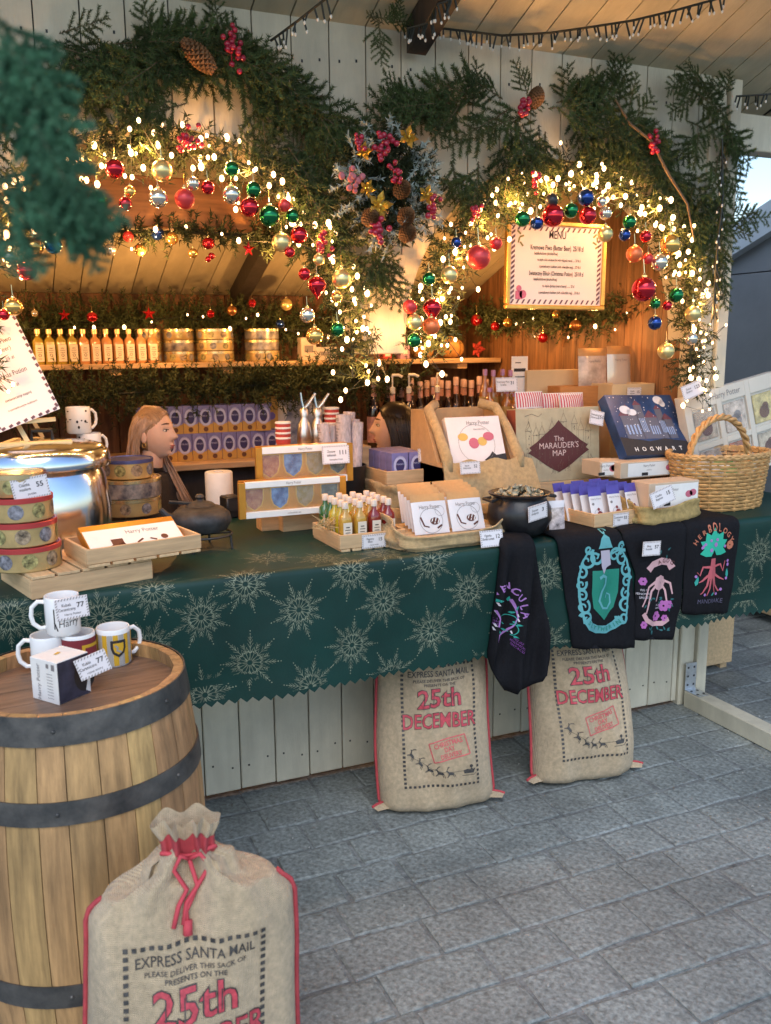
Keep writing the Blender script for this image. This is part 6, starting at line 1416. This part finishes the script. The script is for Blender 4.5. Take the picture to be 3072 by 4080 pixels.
def sack(label, loc, rz, lean, seed, sx=1.0, tear=True, sag=0):
    t = thing('santa_sack', label, 'sack', loc, 0, 'printed burlap sacks'); t.rotation_euler = (-lean, 0, rz)
    r = random.Random(seed); ph = [r.uniform(0, 6) for _ in range(8)]
    def wx(z): return lerp_tab(WT, z) * sx
    def ripple(u, z):
        g = max(0, (z - .42) / .2) ** 1.5
        a_ = .017 * min(1.1, g) * (1 - 2 * abs(math.sin(4.5 * u + ph[0] + 3 * z)) ** .7) + .010 * min(1, g) * math.sin(17 * u + ph[1] - 8 * z)
        b_ = .011 * math.sin(3.1 * u + 7 * z + ph[2]) + .008 * math.sin(5 * u - 11 * z + ph[3]) + .005 * (1 - 2 * abs(math.sin(6 * u + 9 * z + ph[7]))) + .004 * math.sin(23 * z + 2 * u + ph[4])
        return (a_ + b_) * (1 - u ** 4)
    def S(u, z, side):
        w_ = wx(z); d_ = lerp_tab(DT, z); e = max(0, 1 - abs(u) ** 2.6) ** .55
        x = u * w_ + .006 * math.sin(9 * z + ph[5]) + sag * z * z
        lim = .55 * d_ * e; y = (-1 if side else 1) * (d_ * e) - (max(-lim, min(lim, ripple(u, z))) if side else 0)
        zz = z - .012 * (1 - e) * (1 if z < .05 else 0) + (.02 * abs(u) ** 2 * max(0, 1 - z / .1)) + (-.0 if z < .6 else .008 * math.sin(7 * u + ph[6]))
        if z > .55: zz -= .035 * abs(u) ** 2 * (z - .55) / .08 if z < .63 else 0
        return Vector((x, y, max(.002, zz)))
    us = ar(41, -1, 1); loop = [(u, 1) for u in us] + [(u, 0) for u in list(reversed(us))[1:-1]]; n = len(loop); zs_ = ar(30, 0, .58) + ar(14, .59, .71)
    b = MB().grid(lambda i, z: S(loop[i][0], z, loop[i][1]), list(range(n)), zs_, True); b.f.append(tuple(reversed(range(n)))); b.build('bag', BURLS, t, 2)
    for s_ in (-1, 1): MB().tube([S(s_, z, 1) + Vector((s_ * .003, 0, 0)) for z in ar(26, .0, .60)], .0055, 6).build('side_piping', SRED, t, 2)
    for s_ in (-1, 1):
        p0 = S(s_ * .98, .01, 1); MB().add([p0 + Vector((0, 0, .02)), p0 + Vector((s_ * .045, -.012, .006)), p0 + Vector((s_ * .03, -.03, -.004)), p0 + Vector((-s_ * .02, -.02, .0)), p0 + Vector((0, .015, .004))], [(0, 1, 2), (0, 2, 3), (0, 4, 1), (1, 4, 3, 2)]).build('corner_ear', BURLS, t)
        MB().tube([p0 + Vector((0, 0, .018)), p0 + Vector((s_ * .03, -.006, .012)), p0 + Vector((s_ * .046, -.012, .006))], .005, 5).build('ear_piping', SRED, t)
    MB().grid(lambda i, z: S(loop[i][0], z, loop[i][1]) + Vector((0, -.003 if loop[i][1] else .003, 0)), list(range(0, n)), ar(5, .648, .682), True).build('red_collar', SRED, t, 2)
    cr = MB(); nk = S(0, .655, 1)
    MBc = lambda pts, rr=.0045: cr.tube(pts, rr, 6)
    MBc([nk + Vector((.05 * math.cos(a_), -.012 - .0 * math.sin(a_) + .045 * (1 - math.cos(a_ - 1.57)) * .3, .004 * math.sin(3 * a_))) for a_ in ar(14, 0, PI)])
    sf = lambda x_, z_: S(x_ / wx(z_), z_, 1) + Vector((0, -.008, 0))
    k0 = nk + Vector((.0, -.02, -.006))
    for dx, s2_ in ((-.016, 1), (.02, -1)): MBc([k0, k0 + Vector((dx, -.012, .014)), k0 + Vector((dx * 1.8, -.012, -.012)), sf(dx * .6, .6), sf(-.02 + dx * .4, .57), sf(-.03 + dx * .5, .535)])
    MBc([k0, sf(.01, .6), sf(-.004, .57), sf(-.014, .555), sf(-.012, .535)]); MBc([sf(-.012, .54), sf(-.013, .515)], .009)
    cr.build('drawstring', mat('red_cord', (.55, .06, .08), .8), t, 2)
    def fn(o): return lambda u, v: S(max(-.98, min(.98, u / wx(v))), v, 1) + Vector((0, -.0026 - o, 0))
    q = P2(); L, Rr, B, T = -.125, .125, .095, .505; m_ = 17
    for i in range(m_):
        x = L + (Rr - L) * i / (m_ - 1); q.rect(x, B, .0085, .009); q.rect(x, T, .0085, .009)
    for i in range(1, 27):
        z = B + (T - B) * i / 27; q.rect(L, z, .009, .0082); q.rect(Rr, z, .009, .0082)
    q.put('border_print', SBLK, t, fn(0), .03)
    q = P2().text('EXPRESS SANTA MAIL', 0, .478, .029, .0, .006, .78).text('PLEASE DELIVER THIS SACK OF', 0, .455, .0135, 0, .008).text('PRESENTS ON THE', .0, .440, .0135, 0, .008); q.put('lettering', SBLK, t, fn(0), .03)
    P2().text('25th', 0, .392, .088, .03, .036, .98).text('DECEMBER', .0, .316, .070, .0, .034, .745).put('lettering_outline', SBLK, t, fn(0), .02)
    P2().text('25th', 0, .392, .088, .03, .012, .98).text('DECEMBER', 0, .316, .070, .0, .010, .745).put('lettering_fill', SROSE, t, fn(.0012), .02)
    q = P2(); 
    for i in range(0): q.rect(-.0985 + i * .0275, .308, .0022, .036)
    for i in range(4): q.rect(-.055 + i * .034, .392, .0022, .04)
    q.put('lettering_inline', SBLK, t, fn(.0022), .02)
    q = P2(); an = .24; c, s = math.cos(an), math.sin(an); X0, Z0 = .03, .222
    tr = lambda a_, b_: (X0 + a_ * c - b_ * s, Z0 + a_ * s + b_ * c)
    for a_, b_ in (((-.062, -.034), (.062, -.034)), ((.062, -.034), (.062, .034)), ((.062, .034), (-.062, .034)), ((-.062, .034), (-.062, -.034))): q.stroke([tr(*a_), tr(*b_)], .004)
    for tx, yy, sz in (('CHRISTMAS', .018, .023), ('DAY', -.002, .022), ('DELIVERY', -.022, .021)): q.text(tx, *tr(0, yy), sz, an, .025, .82)
    q.put('stamp_print', STAMP, t, fn(0), .03)
    q = P2()
    for i, (x, z, an) in enumerate(((-.098, .205, -1.0), (-.068, .172, -.9), (-.036, .148, -.45), (-.004, .138, -.2), (.03, .137, -.05))):
        c, s = math.cos(an), math.sin(an); g = lambda a_, b_: (x + (a_ * c - b_ * s) * .9, z + (a_ * s + b_ * c) * .9)
        q.poly([g(*k_) for k_ in ((-.012, .0), (-.008, .005), (.006, .005), (.012, .001), (.008, -.004), (-.008, -.005))])
        q.stroke([g(-.010, .003), g(-.016, .011)], .005, .003); q.poly([g(-.016, .014), g(-.023, .010), g(-.014, .008)])
        for a_ in (-.014, -.011): q.stroke([g(-.016, .013), g(a_, .022), g(a_ + .005, .027)], .0013)
        for a_, b_ in ((-.009, -.016), (-.004, -.014), (.006, -.014), (.012, -.013)): q.stroke([g(a_, -.002), g(b_ if a_ < 0 else a_ + .006, -.014)], .0022, .0012)
    q.stroke([(-.1, .2), (-.06, .175), (-.03, .152), (.0, .143), (.04, .142), (.075, .145)], .001)
    q.poly([(.075, .135), (.108, .135), (.115, .152), (.106, .148), (.1, .155), (.096, .148), (.086, .150), (.072, .146)]); q.disc(.1, .16, .006, 8); q.stroke([(.068, .128), (.11, .128), (.118, .136)], .0018)
    q.put('sleigh_print', SBLK, t, fn(0), .03)
    return t
def sack_spot(pl, pr_):
    a_, b_ = at(*pl, z=0), at(*pr_, z=0); rz = math.atan2(b_.y - a_.y, b_.x - a_.x); return (a_ + b_) / 2 + Vector((-math.sin(rz), math.cos(rz), 0)) * .01, rz
p, rz = sack_spot((822, 1755), (1068, 1728)); sack('burlap sack printed 25th December leaning on the stall, left of the two', p, rz, .20, 1)
p, rz = sack_spot((1150, 1695), (1375, 1665)); sack('burlap sack printed 25th December leaning on the stall below the crest shirt', p, rz + .03, .22, 5, 1.0, sag=-.02)
sack('tied burlap sack with red drawstring standing in front of the barrel', Vector((.268, 1.58, 0)), -.16, .03, 9, 1.0).scale = (1.01, 1.01, 1.0)

# ------------------------------------------------------------------ barrel
OAK = mat('oak_stave', (.42, .25, .105), .6, ns=6, na=.4, bump=.22, bs=12, st=(9, 9, .6), rand=.13, hue=.01, dirt=.3); HOOP = mat('weathered_hoop', (.085, .09, .095), .5, .55, ns=14, na=.5, bump=.15, bs=40, col2=(.15, .14, .13))
BH, BC_ = .85, Vector((.115, 2.10, 0))
def br(z): return .252 + .036 * (1 - ((z - BH / 2) / (BH / 2)) ** 2)
ba = thing('oak_barrel', 'oak barrel with dark iron hoops serving as a mug stand', 'barrel', BC_, .1)
N = 24; r_ = random.Random(2); ed = [2 * PI * (i + r_.uniform(-.22, .22)) / N for i in range(N)] ; ed.append(ed[0] + 2 * PI)
for i in range(N):
    a0, a1 = ed[i] + .0035, ed[i + 1] - .0035; b = MB(); zs_ = ar(13, 0, BH); loop = [(a0, 0), (a0 + .2 * (a1 - a0), 0), (a0 + .5 * (a1 - a0), 0), (a0 + .8 * (a1 - a0), 0), (a1, 0), (a1, .022), (a0, .022)]
    b.grid(lambda k_, z: ((br(z) - loop[k_][1] - (.0012 if k_ in (0, 4) else 0)) * math.cos(loop[k_][0]), (br(z) - loop[k_][1] - (.0012 if k_ in (0, 4) else 0)) * math.sin(loop[k_][0]), z), list(range(7)), zs_, True)
    b.f += [tuple(range(7)), tuple(range(len(b.v) - 7, len(b.v)))]; b.build('stave', OAK, ba, True)
MB().lathe([(br(0) - .03, .03), (br(.4) - .03, .4), (br(.8) - .03, .8)], 40).build('inner_shell', DARKW, ba)
for z0, z1 in ((.792, .853), (.625, .675), (.2, .255), (.01, .06)):
    MB().lathe([(br(z0) + .0006, z0), (br(z0) + .004, z0), (br((z0 + z1) / 2) + .0042, (z0 + z1) / 2), (br(z1) + .004, z1), (br(z1) + .0006, z1)], 72, caps=False).build('hoop', HOOP, ba, True)
    for an in (-1.9, -.9): MB().ball(((br((z0 + z1) / 2) + .004) * math.cos(an), (br((z0 + z1) / 2) + .004) * math.sin(an), (z0 + z1) / 2), .005, 8, 6).build('rivet', HOOP, ba)
HD = mat('barrel_head_wood', (.17, .10, .065), .5, ns=5, na=.4, bump=.12, bs=10, st=(1, 9, 9), rand=.08, spec=.6); HZ = .815; rh = br(HZ) - .0235
for k_ in range(5):
    y0, y1 = -rh + 2 * rh * k_ / 5, -rh + 2 * rh * (k_ + 1) / 5; pts = []
    for y in ar(9, y0 + .001, y1 - .001): pts.append((-math.sqrt(max(0, rh * rh - y * y)), y))
    for y in reversed(ar(9, y0 + .001, y1 - .001)): pts.append((math.sqrt(max(0, rh * rh - y * y)), y))
    MB().prism(pts, HZ - .02, HZ, 'z').build('head_board', HD, ba)
def onhead(px, py, z=HZ): return at(px, py, z=z)
# mugs on the barrel
YEL = ink('mug_yellow', (.62, .36, .02)); GRS = ink('mug_grey', (.38, .36, .33)); DKR = ink('mug_maroon', (.20, .02, .03)); R_ = .0405
pD = onhead(252, 1440) + Vector((0, .03, .0005)); t = mug('white mug with yellow and grey stripes and a black badge', pD, 0, handle_a=.35, group='mugs on the barrel')
q, q2 = P2(), P2()
for i in range(-4, 6): (q if i % 2 == 0 else q2).rect(i * .0135, .044, .0125, .078)
q.put('yellow_stripe', YEL, t, cyl(R_ + .0006), .012); q2.put('grey_stripe', GRS, t, cyl(R_ + .0006), .012)
P2().poly(shield(.006, .05, .036)).put('badge', INK, t, cyl(R_ + .0006, 0, .002), .01); P2().poly(shield(.006, .05, .024)).put('badge_field', YEL, t, cyl(R_ + .0006, 0, .003), .01); P2().stroke([(-.002, .058), (.004, .052), (.002, .045), (.012, .04)], .005).put('badge_charge', ink('badge_grey', (.3, .3, .3)), t, cyl(R_ + .0006, 0, .004), .01)
pC = onhead(176, 1456) + Vector((0, .035, .0005)); t = mug('maroon mug with a yellow badge half hidden in the middle', pC, 0, handle_a=1.6, group='mugs on the barrel')
MB().lathe([(R_ + .0008, .008), (R_ + .0008, .086)], 32, caps=False).build('maroon_band', DKR, t, True); P2().poly(shield(.03, .045, .05)).put('badge', YEL, t, cyl(R_ + .001, 0, .002), .01); P2().poly(shield(.03, .045, .036)).put('badge_field', DKR, t, cyl(R_ + .001, 0, .003), .01)
pB = onhead(118, 1460) + Vector((-.008, .035, .0005)); t = mug('plain white mug at the left, under the top mug', pB, 0, handle_a=PI - .3, group='mugs on the barrel')
P2().ring(.01, .04, .02, .003, 16, 1, 5).put('line_print', INK, t, cyl(R_), .012)
pA = (pB + pC) / 2 + Vector((.004, 0, .0963)); t = mug('white lettered mug stacked on top of the other two', pA, 0, handle_a=PI - .15, group='mugs on the barrel')
P2().text('Harry', .012, .034, .026, .1, 0, .8, .2).rect(-.022, .045, .003, .05).rect(-.018, .025, .003, .02, .3).put('lettering', INK, t, cyl(R_), .012)
price_tag('price tag reading 77 on the top white mug', pA + Vector((.022, -.045, .045)), ['Kubek', 'Ceramiczny', 'Harry Potter'], '77', .075, .052, roll=-.08, tilt=.05)
pX = onhead(128, 1525); t = thing('mug_carton', 'white mug gift carton with a dark photo panel at the front of the barrel', 'box', pX + Vector((0, 0, .0005)), .62)
MB().box(0, .088, 0, .088, 0, .098, .001).build('carton', WHITE, t)
f_ = lambda u, v: Vector((.044 + u, -.0012, v)); P2().rect(0, .049, .085, .095).put('photo_print', ink('dark_photo', (.035, .035, .055), .35, ns=20, na=.6), t, f_)
P2().disc(.03, .05, .03, 18, .04).put('mug_print', ink('photo_mug', (.02, .015, .015)), t, lambda u, v: f_(u, v) + Vector((0, -.0008, 0))); P2().poly([(.043, .003), (.043, .09), (.034, .08), (.04, .05), (.03, .012)]).put('mug_edge_print', WHITE, t, lambda u, v: f_(u, v) + Vector((0, -.0014, 0)))
f2_ = lambda u, v: Vector((-.0012, .044 - u, v)); q = P2().rect(.032, .085, .01, .014).rect(.014, .086, .008, .01); q.text('Harry Potter', -.018, .045, .016, PI / 2)
for i in range(9): q.rect(.02, .012 + i * .007, .02, .0012)
q.put('panel_print', GREYI, t, f2_); P2().rect(.044, .05, .018, .008, .3).put('sticker', YEL, t, lambda u, v: Vector((u, v, .0992)))
price_tag('price tag reading 77 leaning on the mug carton', pX + Vector((.085, .01, .055)), ['Kubki', 'Ceramiczne', 'rozne wzory'], '77', .07, .05, roll=-.3, tilt=.1)
# ------------------------------------------------------------------ the two people behind the counter
SKIN = mat('skin', (.72, .48, .38), .5, ns=25, na=.06, sss=.15); KNIT = mat('black_knit', (.03, .028, .032), .9, ns=60, na=.3, bump=.2)
LIP = mat('lips', (.42, .12, .11), .4); EYEW = mat('eye_white', (.7, .66, .62), .3); BROW = mat('brow', (.10, .055, .03), .8)
def head_pts(nu=56, nv=44):
    def g(x, s): return math.exp(-(x / s) ** 2)
    def fn(az, el):
        ce, se = math.cos(el), math.sin(el); az = (az + PI) % (2 * PI) - PI
        x, y, z = .098 * ce * math.cos(az), .076 * ce * math.sin(az), .12 * se
        f = max(0, math.cos(az))
        if z < 0:
            k = min(1, -z / .12); y *= 1 - .34 * k ** 1.5; x = x * (1 - .10 * k) + .022 * k * (1 if x > 0 else .4)
        x -= .016 * f ** 2 * g(el - .62, .5) * 0
        x += .026 * g(az, .15) * g(el + .13, .11) + .015 * g(az, .11) * g(el - .06, .17)             # nose
        x -= .010 * (g(az - .42, .2) + g(az + .42, .2)) * g(el - .14, .12)                              # eye sockets
        x += .005 * g(az, .7) * g(el - .32, .1)                                                          # brow
        x += .010 * g(az, .26) * g(el + .47, .07) + .008 * g(az, .25) * g(el + .60, .06) - .005 * g(az, .3) * g(el + .34, .05)   # lips
        x += .014 * g(az, .35) * g(el + .92, .17) - .004 * g(az, .4) * g(el + .74, .06)                 # chin
        return Vector((x, y, z))
    return MB().grid(fn, [2 * PI * i / nu for i in range(nu)], ar(nv, -PI / 2 + .02, PI / 2 - .01), True), fn
def person(label, head, face, bones, seat_z, hair_builder, tilt=0, cat='person'):
    """head: world point at the head's centre; face: direction faced (degrees); bones: joints in the body's own frame, x = forward, origin below the head on the floor"""
    t = thing('person', label, cat, (head.x, head.y, 0), RAD(face)); hz = head.z
    J, E_, Rr = bones(hz)
    me = bpy.data.meshes.new('skel'); me.from_pydata(J, E_, []); o = bpy.data.objects.new('skel', me); COL.objects.link(o)
    o.modifiers.new('s', 'SKIN'); ss = o.modifiers.new('d', 'SUBSURF'); ss.levels = 2; ss.render_levels = 2
    for i, r in enumerate(Rr): me.skin_vertices[0].data[i].radius = (r, r)
    me.skin_vertices[0].data[0].use_root = True
    dg = bpy.context.evaluated_depsgraph_get(); ev = o.evaluated_get(dg).to_mesh()
    b = MB().add([v.co for v in ev.vertices], [tuple(p_.vertices) for p_ in ev.polygons]); nb_ = len(b.f)
    bpy.data.objects.remove(o)
    hm, fn = head_pts(); Rm = Matrix.Rotation(tilt, 4, 'Y'); b.add([Rm @ Vector(v) + Vector((0, 0, hz)) for v in hm.v], hm.f)
    for sy in (-1, 1):                                                                                  # ears
        k = len(b.v); e = MB().ball((0, 0, 0), .03, 12, 8, (.55, .28, 1)); b.add([Rm @ (Vector(v) + Vector((-.008, sy * .077, -.012))) + Vector((0, 0, hz)) for v in e.v], e.f)
    me = b.mesh('body', None, 2); me.materials.append(KNIT); me.materials.append(SKIN)
    hands = [Vector(J[i]) for i in HANDI]
    for p_ in me.polygons:
        c = p_.center; p_.material_index = 1 if (c.z > hz - .16 or min((c - h_).length for h_ in hands) < .11) else 0
    place('body', me, t)
    for sy in (-1, 1):
        c = Rm @ Vector((.0765, sy * .030, .017)) + Vector((0, 0, hz))
        e = MB().ball(c, .0105, 14, 8, (1, 1.25, .55)).build('eye', EYEW, t, 2); MB().ball(c + Vector((.0068, sy * .001, 0)), .0056, 10, 6, (1, 1, .95)).build('iris', INK, e, 2)
        MB().tube([Rm @ (fn(sy * a_, .36 + .05 * math.sin(a_ * 4)) * 1.015) + Vector((0, 0, hz)) for a_ in ar(7, .2, .72)], [.002, .0035, .0038, .0036, .003, .0022, .0012], 6).build('eyebrow', BROW, t, 2)
        MB().tube([Rm @ (fn(sy * a_, .19 - .12 * (a_ - .4) ** 2 * 8) * 1.012) + Vector((0, 0, hz)) for a_ in ar(7, .24, .62)], .0018, 5).build('eyelash', INK, t, 2)
    for el, h_ in ((-.475, .0036), (-.565, .0042)): MB().tube([Rm @ (fn(a_, el) * 1.005) + Vector((0, 0, hz)) for a_ in ar(9, -.28, .28)], [h_ * k for k in (.3, .7, .95, 1, .9, 1, .95, .7, .3)], 6).build('lip', LIP, t, 2)
    hair_builder(t, hz, Rm, fn)
    return t
HANDI = []
def upper(hz, armR, armL):
    J, E_, R_ = [], [], []
    def j(p, r, par=None):
        J.append(tuple(p)); R_.append(r); 
        if par is not None: E_.append((par, len(J) - 1))
        return len(J) - 1
    hip = hz - .66
    a = j((-.06, 0, hip), .15); b = j((-.05, 0, hip + .18), .125, a); c = j((-.04, 0, hip + .36), .135, b); n = j((-.03, 0, hip + .47), .065, c); n2 = j((-.012, 0, hz - .09), .05, n); j((0, 0, hz - .02), .055, n2)
    HANDI.clear()
    for sy, arm in ((-1, armR), (1, armL)):
        s = j((-.04, sy * .15, hip + .41), .062, c); e = j(arm[0], .045, s); w_ = j(arm[1], .03, e); h_ = j(arm[2], .032, w_); HANDI.append(h_)
        d_ = (Vector(arm[2]) - Vector(arm[1])).normalized(); sd = d_.cross(Vector((0, 0, 1))).normalized()
        for k in range(4):
            o = Vector(arm[2]) + sd * (k - 1.5) * .019 + d_ * .02; kn = o + d_ * (.03 + .004 * (1.5 - abs(k - 1.5))) + Vector((0, 0, -.012)); f1 = j(o, .009, h_); f2 = j(kn, .0085, f1); j(kn + d_ * .022 + Vector((0, 0, -.024)), .0075, f2)
        th = Vector(arm[2]) - sd * .03 * (1 if sy < 0 else -1) + d_ * .005; f1 = j(th, .010, h_); j(th + d_ * .035 - sd * .012 * (1 if sy < 0 else -1), .008, f1)
        k = j((.1, sy * .09, hip - .03), .085, a); k2 = j((.38, sy * .1, hip), .06, k); k3 = j((.36, sy * .1, .09), .04, k2); j((.47, sy * .1, .04), .032, k3)
    return J, E_, R_
def strands(b, r, n, tabs, rad):
    for i in range(n):
        k = (i + r.random()) / n
        def pick(tab, s):
            x = k * (len(tab) - 1); a_ = min(int(x), len(tab) - 2); return Vector(tab[a_]).lerp(Vector(tab[a_ + 1]), x - a_) + Vector((r.gauss(0, s), r.gauss(0, s), r.gauss(0, s)))
        c = [pick(t_, s) for t_, s in zip(tabs, (.001, .003, .006, .013))]; pts = []
        for j in range(3):
            for q in range(4): pts.append(c[j].lerp(c[j + 1], q / 4))
        pts.append(c[3])
        for _ in range(2): pts = [pts[0]] + [(pts[q - 1] + pts[q] * 2 + pts[q + 1]) / 4 for q in range(1, len(pts) - 1)] + [pts[-1]]
        b.tube(pts, [rad * (.8 + .4 * math.sin(PI * q / 13)) * (1 if q < 10 else (12.6 - q) / 2.6) for q in range(13)], 5)
def cap(t, hz, Rm, fn, mt, hairline, k=1.09, nm='hair_cap'):
    def f(az, q):
        el = hairline(az) + (PI / 2 - .01 - hairline(az)) * q; v = fn(az, el); g = 1 + (k - 1) * min(1, q * 6 + .15); st = 1 + .010 * math.sin(40 * az + 2 * math.sin(5 * q))
        return Rm @ (Vector((v.x * g - .003, v.y * g, v.z * g)) * st) + Vector((0, 0, hz))
    MB().grid(f, [2 * PI * i / 96 for i in range(96)], ar(22, 0, 1), True).build(nm, mt, t, 2)
def hl(az):
    a = abs((az + PI) % (2 * PI) - PI); return .74 - .15 * a if a < .35 else (.69 - (a - .35) * .52 if a < 1.4 else (.144 - (a - 1.4) * 3.2 if a < 1.68 else -.75))
HB = mat('blonde_hair', (.40, .25, .14), .45, ns=8, na=.4, st=(6, 6, .5), col2=(.60, .42, .33)); HK = mat('black_hair', (.011, .008, .008), .35, ns=10, na=.4)
HBR = mat('blonde_hair_roots', (.34, .21, .12), .5, ns=30, na=.4, st=(1, 8, 1))
def mane(hz, sy, fwd, low):
    return [[(.07, sy * .008, hz + .098), (.03, sy * .006, hz + .124), (-.04, sy * .006, hz + .128), (-.1, sy * .01, hz + .07)],
            [(.048, sy * .070, hz + .062), (.0, sy * .086, hz + .048), (-.06, sy * .082, hz + .04), (-.108, sy * .03, hz + .01)],
            [(fwd, sy * .088, hz - .045), (fwd - .03, sy * .094, hz - .08), (-.085, sy * .085, hz - .09), (-.112, sy * .03, hz - .09)],
            [(fwd + low[0], sy * .11, hz - low[1]), (fwd + low[0] - .06, sy * .13, hz - low[1] - .04), (-.07, sy * .12, hz - low[1]), (-.13, sy * .05, hz - low[1])]]
def swept(hz, sy, low):
    """drawn back over the ear, then down behind the neck"""
    return [[(.074, sy * .008, hz + .094), (.03, sy * .006, hz + .124), (-.04, sy * .006, hz + .128), (-.1, sy * .01, hz + .07)],
            [(.02, sy * .0835, hz + .045), (-.012, sy * .087, hz + .052), (-.06, sy * .082, hz + .04), (-.108, sy * .03, hz + .01)],
            [(-.042, sy * .086, hz - .03), (-.055, sy * .09, hz - .05), (-.09, sy * .08, hz - .08), (-.112, sy * .03, hz - .09)],
            [(-.05 + low[0], sy * .085, hz - low[1]), (-.06 + low[0] * .6, sy * .10, hz - low[1] - .04), (-.09, sy * .10, hz - low[1]), (-.13, sy * .05, hz - low[1])]]
def blonde(t, hz, Rm, fn):
    cap(t, hz, Rm, fn, HBR, hl, 1.06); b = MB(); r = random.Random(3)
    strands(b, r, 280, swept(hz, -1, (.0, .36)), .0029); strands(b, r, 170, mane(hz, 1, -.03, (.17, .38)), .0034)
    b.build('long_hair', HB, t, 2)
    MB().tube([Vector((-.004 + .009 * math.cos(a_), -.083, hz - .048 + .011 * math.sin(a_))) for a_ in ar(14, 0, 2 * PI)], .0016, 5).build('hoop_earring', GFR, t)
def black(t, hz, Rm, fn):
    cap(t, hz, Rm, fn, HK, hl, 1.09); b = MB(); r = random.Random(4)
    for sy, n in ((1, 260), (-1, 120)): strands(b, r, n, mane(hz, sy, .012, (-.02, .3)), .0036)
    b.build('long_hair', HK, t, 2)
h1 = at(332, 936, y=4.0); KS = .93; h1s = Vector((h1.x, h1.y, h1.z / KS))
person('person with long blonde hair in a dark top, looking right behind the counter', h1s, -40, lambda hz: upper(hz, ((.16, -.2, hz - .46), (.32, -.16, hz - .34), (.39, -.14, hz - .31)), ((.1, .22, hz - .48), (.3, .14, hz - .42), (.38, .1, hz - .4))), 0, blonde).scale = (KS, KS, KS)
h2 = at(852, 925, y=4.05)
person('person with straight black hair in profile facing left among the bottles', h2, 160, lambda hz: upper(hz, ((.1, -.2, hz - .48), (.3, -.14, hz - .44), (.38, -.12, hz - .42)), ((.1, .22, hz - .48), (.28, .18, hz - .44), (.36, .16, hz - .42))), 0, black)
for hd_, an, lab in ((h1, -40, 'simple wooden stool under the person with blonde hair'), (h2, 160, 'simple wooden stool under the person with black hair')):
    zseat = (hd_.z - .66 - .135) if hd_ is h2 else (hd_.z - .795 * KS); st_ = thing('stool', lab, 'stool', (hd_.x - .06 * math.cos(RAD(an)), hd_.y - .06 * math.sin(RAD(an)), 0), RAD(an))
    MB().lathe([(.15, zseat - .03), (.16, zseat - .025), (.16, zseat - .004), (.15, zseat)], 24).build('seat', PINE, st_, True)
    for k in range(4): a_ = PI / 4 + k * PI / 2; MB().tube([(.1 * math.cos(a_), .1 * math.sin(a_), zseat - .03), (.15 * math.cos(a_), .15 * math.sin(a_), 0)], .014, 8).build('leg', PINE, st_)

# ------------------------------------------------------------------ small litter on the paving
b = MB(); r_ = random.Random(12)
for i in range(260):
    x, y = r_.uniform(.4, 2.9), 2.93 - abs(r_.gauss(0, .35)); an = r_.uniform(0, 6.3); L = r_.uniform(.010, .024); dx, dy = math.cos(an) * L, math.sin(an) * L
    b.add([(x - dy * .06, y + dx * .06, .0022), (x + dy * .06, y - dx * .06, .0022), (x + dx, y + dy, .004)], [(0, 1, 2)])
tag(b.build('fallen_needles', mat('dry_needles', (.10, .075, .035), .8)), 'dry fir needles fallen on the paving by the stall', 'needles', kind='stuff')
b = MB()
for i in range(70):
    x, y, s_ = r_.uniform(.5, 3.1), r_.uniform(1.3, 2.9), r_.uniform(.002, .005); b.cbox((x, y, .002 + s_ * .4), (s_, s_ * r_.uniform(.6, 1.2), s_ * .8), Matrix.Rotation(r_.uniform(0, 3), 3, 'Z'))
tag(b.build('grit', mat('pale_grit', (.4, .4, .38), .9)), 'fine pale grit scattered on the paving', 'grit', kind='stuff')
